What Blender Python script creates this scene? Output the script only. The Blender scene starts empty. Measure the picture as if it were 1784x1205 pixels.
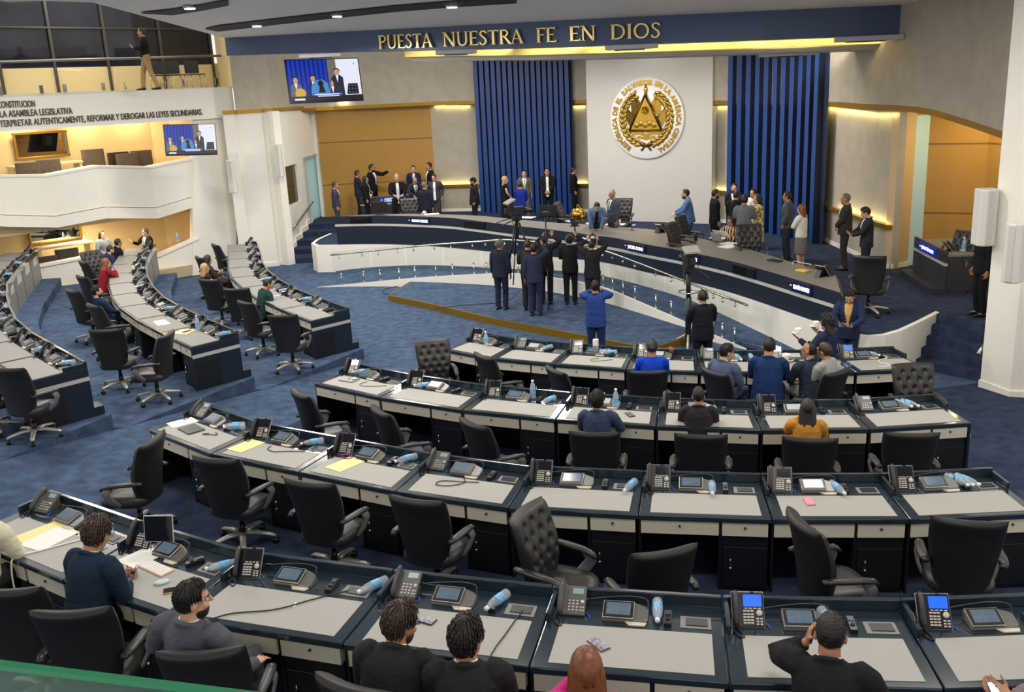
import bpy, bmesh, math, random
import numpy as np
from mathutils import Vector, Matrix, Euler
random.seed(7)
SC = bpy.context.scene
COL = SC.collection
PI = math.pi
# ---------------------------------------------------------------- camera
IW, IH, FPX = 1784.0, 1205.0, 1643.0
PITCH, ROLL, HCAM = 0.268, -0.0477, 5.1
_f = Vector((0, math.cos(PITCH), -math.sin(PITCH)))
_r0 = Vector((1, 0, 0)); _u0 = _r0.cross(_f)
_r = math.cos(ROLL)*_r0 + math.sin(ROLL)*_u0
_u = -math.sin(ROLL)*_r0 + math.cos(ROLL)*_u0
EYE = Vector((0, 0, HCAM))
cam_data = bpy.data.cameras.new('camera')
cam = bpy.data.objects.new('camera', cam_data); COL.objects.link(cam)
cam_data.sensor_width = 36.0
cam_data.lens = FPX/IW*36.0
cam_data.clip_end = 300; cam_data.clip_start = 0.05
cam.matrix_world = Matrix(((_r.x, _u.x, -_f.x, 0), (_r.y, _u.y, -_f.y, 0), (_r.z, _u.z, -_f.z, HCAM), (0, 0, 0, 1)))
SC.camera = cam

def ray(px, py):
    return _f + (px-IW/2)/FPX*_r - (py-IH/2)/FPX*_u
def at(px, py, z):                      # pixel -> point on the horizontal plane z
    d = ray(px, py); return EYE + d*((z-HCAM)/d.z)
def vp(px, py, A, B):                   # pixel -> point on the vertical plane over the plan line AB
    d = ray(px, py); n = Vector((B[1]-A[1], -(B[0]-A[0]), 0))
    return EYE + d*((Vector((A[0], A[1], 0))-EYE).dot(n)/d.dot(n))
def cyl(px, py, c, R):                  # pixel -> far point on the vertical cylinder
    d = ray(px, py); ox, oy = -c[0], -c[1]
    a = d.x*d.x+d.y*d.y; b = 2*(ox*d.x+oy*d.y); q = ox*ox+oy*oy-R*R
    t = (-b+math.sqrt(max(0, b*b-4*a*q)))/(2*a); return EYE + d*t
def azim(p):                            # heading (deg) of the line of sight to p, 0 = +Y
    return math.degrees(math.atan2(-p[0], p[1]))

# ---------------------------------------------------------------- view, world, lamps
SC.view_settings.view_transform = 'Standard'
SC.view_settings.look = 'None'
SC.view_settings.exposure = 0.13
SC.view_settings.gamma = 1.0
SC.view_settings.use_curve_mapping = False
W = bpy.data.worlds.new('ambient_fill'); SC.world = W; W.use_nodes = True
W.node_tree.nodes['Background'].inputs[0].default_value = (1.0, 0.95, 0.88, 1)
W.node_tree.nodes['Background'].inputs[1].default_value = 0.95  # added even glow in place of light bounced round the hall

def lamp(name, loc, size, energy, col=(1, .95, .87), direction=(0, 0, -1), spread=None, sy=None):
    d = bpy.data.lights.new(name, 'AREA'); d.energy = energy; d.color = col
    d.shape = 'RECTANGLE'; d.size = size; d.size_y = sy or size
    if spread: d.spread = spread
    o = bpy.data.objects.new(name, d); COL.objects.link(o); o.location = loc
    o.rotation_euler = Vector(direction).to_track_quat('-Z', 'Y').to_euler()
    return o
for i, (x, y, z, e) in enumerate([(-4, 6, 6.8, 150), (2, 5, 6.8, 140), (7, 6, 6.6, 120), (-8, 13, 6.8, 260), (-1, 12, 6.7, 240), (5, 11, 6.5, 190),
                                  (-9, 20, 6.7, 380), (-3, 18.5, 6.5, 330), (3, 15.5, 6.3, 220), (1, -1, 6.9, 110), (-5, 24, 6.3, 320)]):
    lamp('ceiling_lamp', (x, y, z), 2.4, e*.78, sy=.5)

# ---------------------------------------------------------------- materials
def lin(c):
    return tuple(((v/255)/12.92 if v/255 <= .04045 else ((v/255+.055)/1.055)**2.4) for v in c)
MATS = {}
def mat(name, rgb, rough=.5, metal=0., noise=0., scale=20., bump=0., bd=.01, coat=0., spec=.5, emit=None, es=1., stretch=None):
    if name in MATS: return MATS[name]
    m = bpy.data.materials.new(name); m.use_nodes = True
    nt = m.node_tree; b = nt.nodes['Principled BSDF']
    c = lin(rgb)
    b.inputs['Base Color'].default_value = (*c, 1); b.inputs['Roughness'].default_value = rough
    b.inputs['Metallic'].default_value = metal; b.inputs['Specular IOR Level'].default_value = spec
    if coat: b.inputs['Coat Weight'].default_value = coat; b.inputs['Coat Roughness'].default_value = .08
    if emit:
        b.inputs['Emission Color'].default_value = (*lin(emit), 1); b.inputs['Emission Strength'].default_value = es
    if noise or bump:
        tc = nt.nodes.new('ShaderNodeTexCoord'); n = nt.nodes.new('ShaderNodeTexNoise')
        n.inputs['Scale'].default_value = scale; n.inputs['Detail'].default_value = 4
        if stretch:
            mp = nt.nodes.new('ShaderNodeMapping'); mp.inputs['Scale'].default_value = stretch
            nt.links.new(tc.outputs['Object'], mp.inputs[0]); nt.links.new(mp.outputs[0], n.inputs['Vector'])
        else: nt.links.new(tc.outputs['Object'], n.inputs['Vector'])
        if noise:
            r = nt.nodes.new('ShaderNodeValToRGB')
            r.color_ramp.elements[0].position = .3; r.color_ramp.elements[1].position = .7
            r.color_ramp.elements[0].color = (*[max(0, v*(1-noise)) for v in c], 1)
            r.color_ramp.elements[1].color = (*[min(1, v*(1+noise)) for v in c], 1)
            nt.links.new(n.outputs['Fac'], r.inputs[0]); nt.links.new(r.outputs[0], b.inputs['Base Color'])
        if bump:
            bn = nt.nodes.new('ShaderNodeBump'); bn.inputs['Strength'].default_value = bump; bn.inputs['Distance'].default_value = bd
            nt.links.new(n.outputs['Fac'], bn.inputs['Height']); nt.links.new(bn.outputs[0], b.inputs['Normal'])
    MATS[name] = m; return m
def glassy(name, rgb, alpha=.25, rough=.05, tint=None):
    if name in MATS: return MATS[name]
    m = bpy.data.materials.new(name); m.use_nodes = True; nt = m.node_tree
    for n in list(nt.nodes): nt.nodes.remove(n)
    out = nt.nodes.new('ShaderNodeOutputMaterial'); mix = nt.nodes.new('ShaderNodeMixShader')
    tr = nt.nodes.new('ShaderNodeBsdfTransparent'); pb = nt.nodes.new('ShaderNodeBsdfPrincipled')
    c = lin(rgb); tr.inputs[0].default_value = (*(tint or [min(1, .55+.45*v/max(c)) for v in c]), 1)
    pb.inputs['Base Color'].default_value = (*c, 1); pb.inputs['Roughness'].default_value = rough
    mix.inputs[0].default_value = alpha
    nt.links.new(tr.outputs[0], mix.inputs[1]); nt.links.new(pb.outputs[0], mix.inputs[2]); nt.links.new(mix.outputs[0], out.inputs[0])
    MATS[name] = m; return m
carpet = mat('blue_carpet', (68, 85, 110), .95, noise=.32, scale=5, bump=.25, spec=.1)
carpet_shaded = mat('blue_carpet_shaded', (48, 58, 80), .95, noise=.3, scale=5, bump=.25, spec=.1)  # same carpet in a darker colour for the areas in shadow
white = mat('white_wall', (238, 234, 224), .6, noise=.015, scale=3)
cream = mat('cream_wall', (236, 214, 165), .65)
concrete = mat('grey_plaster', (172, 164, 150), .7, noise=.08, scale=3)
ochre = mat('ochre_panel', (176, 132, 60), .5, noise=.03, scale=4)
brass = mat('brass_trim', (158, 122, 34), .35, metal=.6)
navy_beam = mat('navy_beam', (62, 80, 118), .4)
lacquer = mat('navy_lacquer', (34, 48, 58), .12, noise=.1, scale=2.5, coat=.6)
navy_front = mat('navy_laminate', (26, 36, 52), .35)
blackwood = mat('black_laminate', (17, 19, 24), .45)
pad_m = mat('grey_pad', (165, 163, 157), .6, noise=.03, scale=30)
pad_dim = mat('grey_pad_dim', (132, 131, 128), .55, noise=.03, scale=30)  # left block pads darkened in colour in place of weaker light there
drawer_m = mat('cream_drawer', (212, 208, 188), .45)
strip_m = mat('pale_strip', (190, 190, 186), .35)
greytop = mat('grey_counter', (122, 118, 112), .45, noise=.05, scale=12)
greylam = mat('grey_laminate', (128, 126, 122), .5, noise=.05, scale=10)
leather = mat('black_leather', (44, 43, 43), .42, noise=.08, scale=40, bump=.08)
leather_sh = mat('black_shell', (27, 28, 30), .5)
armgrey = mat('grey_plastic', (108, 107, 108), .45)
silver = mat('satin_aluminium', (186, 182, 174), .38, metal=.5)
chrome = mat('chrome', (210, 208, 202), .12, metal=1.)
steel = mat('brushed_steel', (165, 160, 150), .25, metal=.95)
blackp = mat('black_plastic', (20, 20, 22), .35)
darkp = mat('charcoal_plastic', (52, 52, 54), .4)
screen_off = mat('dark_screen', (22, 26, 32), .08)
gold = mat('polished_gold', (200, 160, 66), .22, metal=.9, noise=.15, scale=25)
motto_gold = mat('motto_gold', (232, 208, 140), .28, metal=.65)
gold_flat = mat('gold_leaf', (176, 140, 58), .3, metal=.75)
curtain_m = mat('blue_panel_curtain', (24, 62, 128), .4, noise=.12, scale=2, stretch=(6, 6, .4))
glass_m = glassy('clear_glass', (60, 80, 80), .035, .03, (.97, .985, .98))
frost = mat('frosted_glass', (176, 210, 214), .25, emit=(170, 215, 222), es=.12)
paper = mat('white_paper', (238, 237, 232), .8)
manila = mat('yellow_envelope', (240, 226, 160), .75)
ledw = mat('led_white', (255, 250, 240), .5, emit=(255, 248, 235), es=14)
ledy = mat('led_warm', (255, 215, 110), .5, emit=(255, 205, 90), es=4)

# ---------------------------------------------------------------- mesh helpers
class MB:
    def __init__(s): s.v = []; s.f = []; s.m = []; s.s = []
    def add(s, vs, fs, m=0, sm=False):
        o = len(s.v); s.v += [tuple(p) for p in vs]
        s.f += [tuple(i+o for i in f) for f in fs]; s.m += [m]*len(fs); s.s += [sm]*len(fs); return s
    def box(s, c, d, rz=0, m=0, M=None):
        hx, hy, hz = d[0]/2, d[1]/2, d[2]/2
        vs = [Vector((x, y, z)) for x in (-hx, hx) for y in (-hy, hy) for z in (-hz, hz)]
        R = M if M is not None else Matrix.Rotation(rz, 3, 'Z'); c = Vector(c)
        return s.add([R@p+c for p in vs], [(0, 1, 3, 2), (4, 6, 7, 5), (0, 4, 5, 1), (2, 3, 7, 6), (0, 2, 6, 4), (1, 5, 7, 3)], m)
    def prism(s, pts, z0, z1, m=0):
        n = len(pts)
        a = sum(pts[i][0]*pts[(i+1) % n][1]-pts[(i+1) % n][0]*pts[i][1] for i in range(n))
        if a < 0: pts = pts[::-1]
        f0 = z0 if callable(z0) else (lambda p: z0); f1 = z1 if callable(z1) else (lambda p: z1)
        vs = [(p[0], p[1], f0(p)) for p in pts]+[(p[0], p[1], f1(p)) for p in pts]
        return s.add(vs, [tuple(range(n))[::-1], tuple(range(n, 2*n))]+[(i, (i+1) % n, n+(i+1) % n, n+i) for i in range(n)], m)
    def quad(s, a, b, c, d, m=0): return s.add([a, b, c, d], [(0, 1, 2, 3)], m)
    def wall(s, A, B, z0, z1, t=.1, m=0, side=1):   # vertical slab over plan line AB, thickness to one side
        d = Vector((B[0]-A[0], B[1]-A[1])); n = Vector((-d.y, d.x)).normalized()*t*side
        return s.prism([(A[0], A[1]), (B[0], B[1]), (B[0]+n.x, B[1]+n.y), (A[0]+n.x, A[1]+n.y)], z0, z1, m)
    def strip(s, inner, outer, z0, z1, m=0):        # closed band between two polylines of equal length
        n = len(inner); g = lambda z, i: z[i] if isinstance(z, (list, tuple)) else z
        vs = []
        for i in range(n):
            a, b = inner[i], outer[i]
            vs += [(a[0], a[1], g(z0, i)), (a[0], a[1], g(z1, i)), (b[0], b[1], g(z1, i)), (b[0], b[1], g(z0, i))]
        fs = []
        for i in range(n-1):
            for k in range(4): fs.append((4*i+k, 4*i+(k+1) % 4, 4*i+4+(k+1) % 4, 4*i+4+k))
        fs += [(3, 2, 1, 0), (4*n-4, 4*n-3, 4*n-2, 4*n-1)]
        return s.add(vs, fs, m)
    def rings(s, rs, m=0, cap=True, sm=True, closed=True):
        n = len(rs[0]); vs = [p for r in rs for p in r]; fs = []
        for i in range(len(rs)-1):
            for k in range(n if closed else n-1):
                fs.append((i*n+k, i*n+(k+1) % n, (i+1)*n+(k+1) % n, (i+1)*n+k))
        if cap: fs += [tuple(range(n))[::-1], tuple(range((len(rs)-1)*n, len(rs)*n))]
        return s.add(vs, fs, m, sm)
    def tube(s, pts, r, n=8, m=0, cap=True, flat=1., up=None):
        pts = [Vector(p) for p in pts]; rs = []; N = len(pts)
        if not isinstance(r, (list, tuple)): r = [r]*N
        pv = None
        for i, p in enumerate(pts):
            t = (pts[min(i+1, N-1)]-pts[max(i-1, 0)]).normalized()
            if pv is None:
                ref = Vector(up) if up else (Vector((0, 0, 1)) if abs(t.z) < .9 else Vector((0, 1, 0)))
                a = t.cross(ref).normalized()
            else:
                a = (pv-t*pv.dot(t)).normalized()
            pv = a; b = a.cross(t).normalized()
            rr = r[i]; ra, rb = (rr if isinstance(rr, (list, tuple)) else (rr, rr*flat))
            rs.append([p+a*math.cos(2*PI*k/n)*ra+b*math.sin(2*PI*k/n)*rb for k in range(n)])
        return s.rings(rs, m, cap)
    def lathe(s, prof, c=(0, 0, 0), n=16, m=0, M=None):
        M = M or Matrix.Identity(3); c = Vector(c)
        return s.rings([[M@Vector((r*math.cos(2*PI*k/n), r*math.sin(2*PI*k/n), z))+c for k in range(n)] for r, z in prof], m)
    def ball(s, c, r, n=12, m=0, M=None):
        r = r if isinstance(r, (list, tuple)) else (r, r, r); M = M or Matrix.Identity(3); c = Vector(c)
        rs = []
        for i in range(1, n):
            a = PI*i/n
            rs.append([M@Vector((r[0]*math.sin(a)*math.cos(2*PI*k/n), r[1]*math.sin(a)*math.sin(2*PI*k/n), r[2]*-math.cos(a)))+c for k in range(n)])
        return s.rings(rs, m)
    def mesh(s, name, ms):
        me = bpy.data.meshes.new(name); me.from_pydata(s.v, [], s.f)
        for x in (ms if isinstance(ms, (list, tuple)) else [ms]): me.materials.append(x)
        me.polygons.foreach_set('material_index', s.m); me.polygons.foreach_set('use_smooth', s.s)
        me.update(); return me
    def build(s, name, ms, parent=None, bevel=0., smooth=None, fix=True):
        me = s.mesh(name, ms)
        if fix:
            bm = bmesh.new(); bm.from_mesh(me); bmesh.ops.recalc_face_normals(bm, faces=bm.faces); bm.to_mesh(me); bm.free()
        o = bpy.data.objects.new(name, me); COL.objects.link(o)
        if parent: o.parent = parent
        if bevel:
            b = o.modifiers.new('bevel', 'BEVEL'); b.width = bevel; b.segments = 2; b.limit_method = 'ANGLE'; b.angle_limit = .6
        return o
def tag(o, label=None, cat=None, group=None, kind=None):
    if label: o['label'] = label
    if cat: o['category'] = cat
    if group: o['group'] = group
    if kind: o['kind'] = kind
    return o
def struct(name, mb, m, bevel=0.):
    return tag(mb.build(name, m, bevel=bevel), kind='structure')
def empty(name, loc=(0, 0, 0), rz=0., label=None, cat=None, group=None):
    o = bpy.data.objects.new(name, None); COL.objects.link(o); o.empty_display_size = .1
    o.location = loc; o.rotation_euler = (0, 0, rz); return tag(o, label, cat, group)
def dup(root, loc, rz=0., label=None, cat=None, group=None, tilt=None, scale=None):
    def rec(o, par):
        c = o.copy(); COL.objects.link(c)
        if par: c.parent = par
        for ch in o.children: rec(ch, c)
        return c
    r = rec(root, None); r.location = loc; r.rotation_euler = tilt if tilt else (0, 0, rz)
    if scale: r.scale = (scale,)*3
    return tag(r, label, cat, group)
def text_mesh(body, size, depth=.01, m=None, name='lettering', align='CENTER', parent=None, M=None, spacing=1., bold=0.):
    cu = bpy.data.curves.new(name, 'FONT'); cu.body = body; cu.size = size; cu.extrude = depth; cu.align_x = align; cu.align_y = 'CENTER'
    cu.space_character = spacing; cu.resolution_u = 3; cu.offset = bold
    o = bpy.data.objects.new(name, cu); COL.objects.link(o)
    me = bpy.data.meshes.new_from_object(o.evaluated_get(bpy.context.evaluated_depsgraph_get()))
    bpy.data.objects.remove(o); bpy.data.curves.remove(cu)
    me.materials.clear()
    if m: me.materials.append(m)
    if M is not None: me.transform(M)
    n = bpy.data.objects.new(name, me); COL.objects.link(n)
    if parent: n.parent = parent
    return n
def frame(o, x, y, z):                  # 4x4 from origin and axes
    return Matrix(((x[0], y[0], z[0], o[0]), (x[1], y[1], z[1], o[1]), (x[2], y[2], z[2], o[2]), (0, 0, 0, 1)))
# ================================================================ THE SETTING
def on(px, py, zc): return EYE + ray(px, py)*zc
def sm(pts, k=4):                        # smooth polyline (Catmull-Rom)
    pts = [Vector(p) for p in pts]; out = []
    for i in range(len(pts)-1):
        p0, p1, p2, p3 = pts[max(i-1, 0)], pts[i], pts[i+1], pts[min(i+2, len(pts)-1)]
        for j in range(k):
            t = j/k; out.append(.5*((2*p1)+(p2-p0)*t+(2*p0-5*p1+4*p2-p3)*t*t+(3*p1-p0-3*p2+p3)*t**3))
    return out+[pts[-1]]
STEP, DAIS, STAGE = .22, .82, .15
TIER = {4: 0., 3: STEP, 2: 2*STEP, 1: 3*STEP}
TOP = {k: v+.76 for k, v in TIER.items()}
ROWF = {1: [(-5.05, 7.81), (-3.72, 6.91), (-2.62, 6.26), (-1.28, 5.8), (.01, 5.42), (1.27, 5.15), (2.55, 4.99), (3.82, 4.97)],
        2: [(-4.57, 11.1), (-3.52, 10.16), (-2.37, 9.49), (-1.25, 8.85), (-.11, 8.34), (1.1, 8.05), (2.29, 7.83), (3.49, 7.7), (4.66, 7.7)],
        3: [(-2.98, 13.45), (-1.9, 12.62), (-.71, 11.91), (.51, 11.37), (1.73, 10.95), (2.95, 10.64), (4.21, 10.51), (5.44, 10.56)],
        4: [(-1.15, 15.77), (-.34, 15.09), (.66, 14.58), (1.76, 14.11), (2.85, 13.78), (3.95, 13.54), (5.12, 13.41), (6.22, 13.43)]}
LB = {3: [(-7.38, 27.8), (-6.9, 26.2), (-6.5, 24.85), (-5.95, 23.0), (-4.72, 20.4), (-3.15, 18.08)],
      2: [(-9.89, 26.55), (-9.17, 23.86), (-8.04, 20.91), (-6.72, 18.44), (-4.67, 15.7)],
      1: [(-12.62, 25.32), (-11.34, 21.49), (-10.6, 19.7), (-9.42, 17.5), (-8.23, 15.69), (-6.24, 13.35)]}
# floor of the pit
b = MB(); b.prism([(-24, -4), (14, -4), (14, 42), (-24, 42)], -.3, 0)
struct('floor', b, carpet)
# tiers of the near block, each a carpeted platform
def tier(name, k, front, back, left, right, m):
    mb = MB(); mb.prism([left[0]]+front+[right[0]]+[right[1]]+back[::-1]+[left[1]], 0.002, TIER[k]); struct(name, mb, m)
def off(pts, d, c=(6.7, 27.5)):
    return [(p[0]+d*(c[0]-p[0])/math.hypot(c[0]-p[0], c[1]-p[1]), p[1]+d*(c[1]-p[1])/math.hypot(c[0]-p[0], c[1]-p[1])) for p in pts]
fr = {3: off(ROWF[3], 1.15), 2: off(ROWF[2], 1.15), 1: off(ROWF[1], 1.15)}
fr[0] = [(-7, 4.0), (-3, 2.5), (0, 1.5), (4.2, 1.0)]
LM = {3: (-2.9, 14.75), 2: (-4.4, 12.35), 1: (-5.6, 9.3), 0: (-8, 5)}
RM = {3: (5.75, 11.7), 2: (5.1, 8.9), 1: (4.75, 6.1), 0: (4.6, 1)}
for k in (3, 2, 1):
    tier('floor_tier_%s' % {3: 'low', 2: 'middle', 1: 'high'}[k], k, fr[k], fr[k-1], (LM[k], LM[k-1]), (RM[k], RM[k-1]), carpet_shaded)
b = MB(); b.prism([(-16, 4), (12, .5), (12, -6), (-16, -6)], 0.002, TIER[1]+.001); struct('floor_back', b, carpet_shaded)
# left aisle: a ramp between the two blocks, and the stepped platforms of the left block
A_ = [at(633, 626, 0), at(464, 677, STEP), at(440, 683, STEP), at(222, 743, 2*STEP), at(191, 750, 2*STEP), at(0, 803, 3*STEP), at(-150, 850, 4*STEP)]
q_ = [Vector((*LM[3], 0)), Vector((*LM[2], STEP)), Vector((*LM[1], 2*STEP)), Vector((*LM[0], 3*STEP))]
Mz = [q_[0], q_[1], q_[1]+Vector((-.03, -.05, 0)), q_[2], q_[2]+Vector((-.03, -.05, 0)), q_[3], Vector((-9, 3, 4*STEP))]
b = MB()
for i in range(6):
    b.add([A_[i], Mz[i], Mz[i+1], A_[i+1]]+[Vector((p.x, p.y, 0.001)) for p in (A_[i], Mz[i], Mz[i+1], A_[i+1])],
          [(0, 1, 2, 3), (0, 3, 7, 4), (1, 0, 4, 5), (2, 1, 5, 6), (3, 2, 6, 7)])
struct('floor_ramp_left', b, carpet)
def lin2(p, q, t): return (p[0]+(q[0]-p[0])*t, p[1]+(q[1]-p[1])*t)
Lf = {k: off(LB[k], .45) for k in (3, 2, 1)}
WEDGE = {3: ((633, 607), (464, 677)), 2: ((443, 657), (222, 743)), 1: ((194, 721), (0, 803))}
for k, (wf, wr) in WEDGE.items():
    a, c = at(*wf, TIER[k]), at(*wr, TIER[k])
    nxt = Lf[k-1][:-1]+[tuple(at(*WEDGE[k-1][0], TIER[k-1])[:2])] if k > 1 else off(LB[1], -4.5)[:-1]
    b = MB(); b.prism(Lf[k][:-1]+[(a.x, a.y), (c.x, c.y)]+nxt[::-1], 0.002, TIER[k]); struct('floor_left_%s' % {3: 'low', 2: 'middle', 1: 'high'}[k], b, carpet)
# right aisle ramp
R0 = [Vector((6.5, 14.6, 0)), Vector((*RM[3], STEP)), Vector((*RM[2], 2*STEP)), Vector((*RM[1], 3*STEP)), Vector((*RM[0], 3*STEP+.01))]
R1 = [Vector((7.9, 14.9, 0)), Vector((10.5, 11.7, STEP)), Vector((10.5, 8.9, 2*STEP)), Vector((10.5, 6.1, 3*STEP)), Vector((10.5, 1, 3*STEP+.01))]
b = MB()
for i in range(4):
    q = [R0[i], R1[i], R1[i+1], R0[i+1]]
    b.add(q+[Vector((p.x, p.y, .001)) for p in q], [(0, 1, 2, 3), (0, 3, 7, 4), (1, 0, 4, 5), (2, 1, 5, 6), (3, 2, 6, 7)])
struct('floor_ramp_right', b, carpet_shaded)

# ---- dais, curved white front wall, ramp, stage
CF = sm([(-5.02, 27.85), (-3.7, 27.55), (-1.97, 26.6), (.25, 24.75), (1.3, 24.0), (2.45, 22.95), (3.25, 21.5), (3.95, 20.3), (4.65, 18.8), (5.4, 16.5), (5.65, 15.7)], 4)
CF = [(p.x, p.y) for p in CF]
WCV = off(CF, -.14, (8, 28))
WZ = [DAIS]*len(WCV)
wl = [(-5.7, 30.3), (-5.9, 29.2), (-5.92, 28.4), (-5.7, 27.95)]
wr = [(5.78, 15.3), (5.98, 15.12), (6.25, 15.15), (6.6, 15.38), (7.1, 15.85), (7.75, 16.5)]
OUT = wl+WCV+wr; OZ = DAIS
inn = off(OUT, .1, (3, 30))
b = MB(); b.strip(OUT, inn, 0.001, OZ); struct('wall_dais_front', b, white)
back = [(8.05, 15.55), (9.2, 15.0), (14, 22), (8, 36), (-7, 40), (-7.3, 33.25), (-5.7, 33.25)]
b = MB(); b.prism(inn+back, 0.003, DAIS); struct('floor_dais', b, carpet_shaded)
RF = [at(557, 500, 0), at(650, 491, .12), at(740, 483, .27), at(841, 477.5, .42), at(889, 476, .5), at(965, 484, .5), at(1043, 498, .5),
      at(1093, 516.6, .42), at(1190, 559, .25), at(1250, 586, .12), at(1301, 607, .01)]
RF = sm(RF, 3)
rin = []
for i, p in enumerate(RF):               # matching points on the dais wall
    t = i/(len(RF)-1)*(len(WCV)-1+3)-1.5; j = int(max(0, min(len(WCV)-2, math.floor(t)))); u = max(0, min(1, t-j)); rin.append(lin2(WCV[j], WCV[j+1], u))
b = MB(); b.strip(rin, [(p.x, p.y) for p in RF], 0.001, [max(.004, p.z-.004) for p in RF]); struct('floor_ramp', b, carpet)
rf_o = off([(p.x, p.y) for p in RF], -.06, (8, 28))
b = MB(); b.strip([(p.x, p.y) for p in RF], rf_o, 0.001, [max(.01, p.z+.012) for p in RF]); struct('wall_ramp_front', b, white)
ST = [at(*q, STAGE) for q in [(716, 490), (678, 514), (757, 530), (870, 556), (1000, 580), (1100, 600), (1146, 603), (1195, 587)]]
stf = [(p.x, p.y) for p in [ST[1]]+sm(ST[1:7], 4)[1:]]
bk = [rf_o[i] for i in range(len(rf_o)-5, 5, -1)]
b = MB(); b.prism([(ST[0].x, ST[0].y)]+stf+[(ST[7].x, ST[7].y)]+bk, 0.002, STAGE); struct('floor_stage', b, carpet)
fo = [(ST[0].x, ST[0].y)]+stf+[(ST[7].x, ST[7].y)]
b = MB(); b.strip(fo, off(fo, -.03, (7, 28)), 0.002, STAGE+.006); struct('trim_stage_front', b, brass)
# ---- steps
def steps(name, t0, t1, b0, b1, n, zt, m):
    mb = MB()
    for i in range(n):
        z = zt*(i+1)/n-(.004 if i == n-1 else 0); u0, u1 = i/n, 1.
        mb.prism([lin2(b0, t0, u0), lin2(b1, t1, u0), lin2(b1, t1, 1.02 if i < n-1 else 1.5), lin2(b0, t0, 1.02 if i < n-1 else 1.5)], .003+i*.0005, z)
    struct(name, mb, m)
steps('floor_steps_left', (-7.1, 33.5), (-5.7, 33.5), (-7.1, 29.7), (-5.98, 29.75), 5, DAIS, carpet_shaded)
tl, tr, bl, br = at(1636, 542, DAIS), at(1716, 558, DAIS), at(1597, 641, 0), at(1712, 672, 0)
steps('floor_steps_right', (tl.x, tl.y), (tr.x+.5, tr.y-.35), (bl.x-.12, bl.y+.15), (br.x+.4, br.y-.25), 5, DAIS, carpet_shaded)

# ---- back wall (a cylinder round the dais)
WC, WR = (-4.6, 21.5), 13.25
def arc(px0, px1, R, n=12, py=300):
    a0 = cyl(px0, py, WC, R); a1 = cyl(px1, py, WC, R)
    t0 = math.atan2(a0.y-WC[1], a0.x-WC[0]); t1 = math.atan2(a1.y-WC[1], a1.x-WC[0])
    return [(WC[0]+R*math.cos(t0+(t1-t0)*i/n), WC[1]+R*math.sin(t0+(t1-t0)*i/n)) for i in range(n+1)]
def rad(pts, d): return off(pts, -d, WC)          # outward from the cylinder axis
def band(name, pts, z0, z1, t, m):
    mb = MB(); mb.strip(pts, rad(pts, t), z0, z1); return struct(name, mb, m)
def zat(p, px, py):                      # height seen at pixel (px,py) over plan point p
    d = ray(px, py); return HCAM + d.z*math.hypot(p[0], p[1])/math.hypot(d.x, d.y)
aL = arc(560, 757, WR, 14)
band('wall_back_left', aL, DAIS-.4, 5.3, .15, ochre)
for z in (1.95, 3.45):
    mb = MB(); mb.strip(rad(aL, -.004), rad(aL, .02), z, z+.035); struct('trim_panel_joint', mb, mat('joint', (120, 88, 40), .6))
g0_, g1_ = at(1552, 468, DAIS), at(1581, 463, DAIS); g0_, g1_ = (g0_.x, g0_.y), (g1_.x, g1_.y)
g2_ = vp(1621, 207, g1_, (g1_[0]+.9, g1_[1]+.5)); g2_ = (g2_.x, g2_.y)
aB = arc(757, 1440, WR, 40)+[(8.38, 21.6), g0_]
band('wall_back', aB, DAIS-.4, 6.6, .15, concrete)
dado = arc(765, 1440, WR, 36)+[(8.36, 21.6), (g0_[0]-.04, g0_[1]+.02)]
mb = MB(); mb.strip(rad(dado, -.09), rad(dado, .01), 1.70, 1.79); struct('trim_dado', mb, brass)
mb = MB(); mb.strip(rad(dado, -.025), rad(dado, .01), DAIS, DAIS+.1); struct('baseboard_back', mb, white)
mb = MB(); mb.wall(g0_, g1_, DAIS-.2, 5.4, .2, side=1); struct('wall_pillar', mb, mat('beige_wall', (206, 178, 138), .6))
mb = MB(); mb.wall(g0_, g1_, DAIS, DAIS+.1, .03, side=-1); struct('baseboard_pillar', mb, white)
mb = MB(); mb.wall(g1_, g2_, DAIS, 4.1, .04); struct('window_2', mb, frost)
ro = [g2_, (10.35, 20.4), (10.65, 19.4), (10.6, 18.2), (10.3, 17)]
mb = MB(); mb.strip(ro, off(ro, -.15, (5, 19)), DAIS-.2, 5.4); struct('wall_back_right', mb, ochre)
mb = MB(); mb.wall(g1_, g2_, 4.1, 5.4, .1); struct('wall_over_glass', mb, ochre)
for z in (1.95, 3.45):
    mb = MB(); mb.strip(off(ro, .004, (5, 19)), off(ro, -.02, (5, 19)), z, z+.035); struct('trim_panel_joint', mb, mat('joint', (120, 88, 40), .6))
mb = MB(); mb.strip(off(ro, .02, (5, 19)), off(ro, -.02, (5, 19)), DAIS, DAIS+.1); struct('baseboard_right', mb, white)
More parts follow.
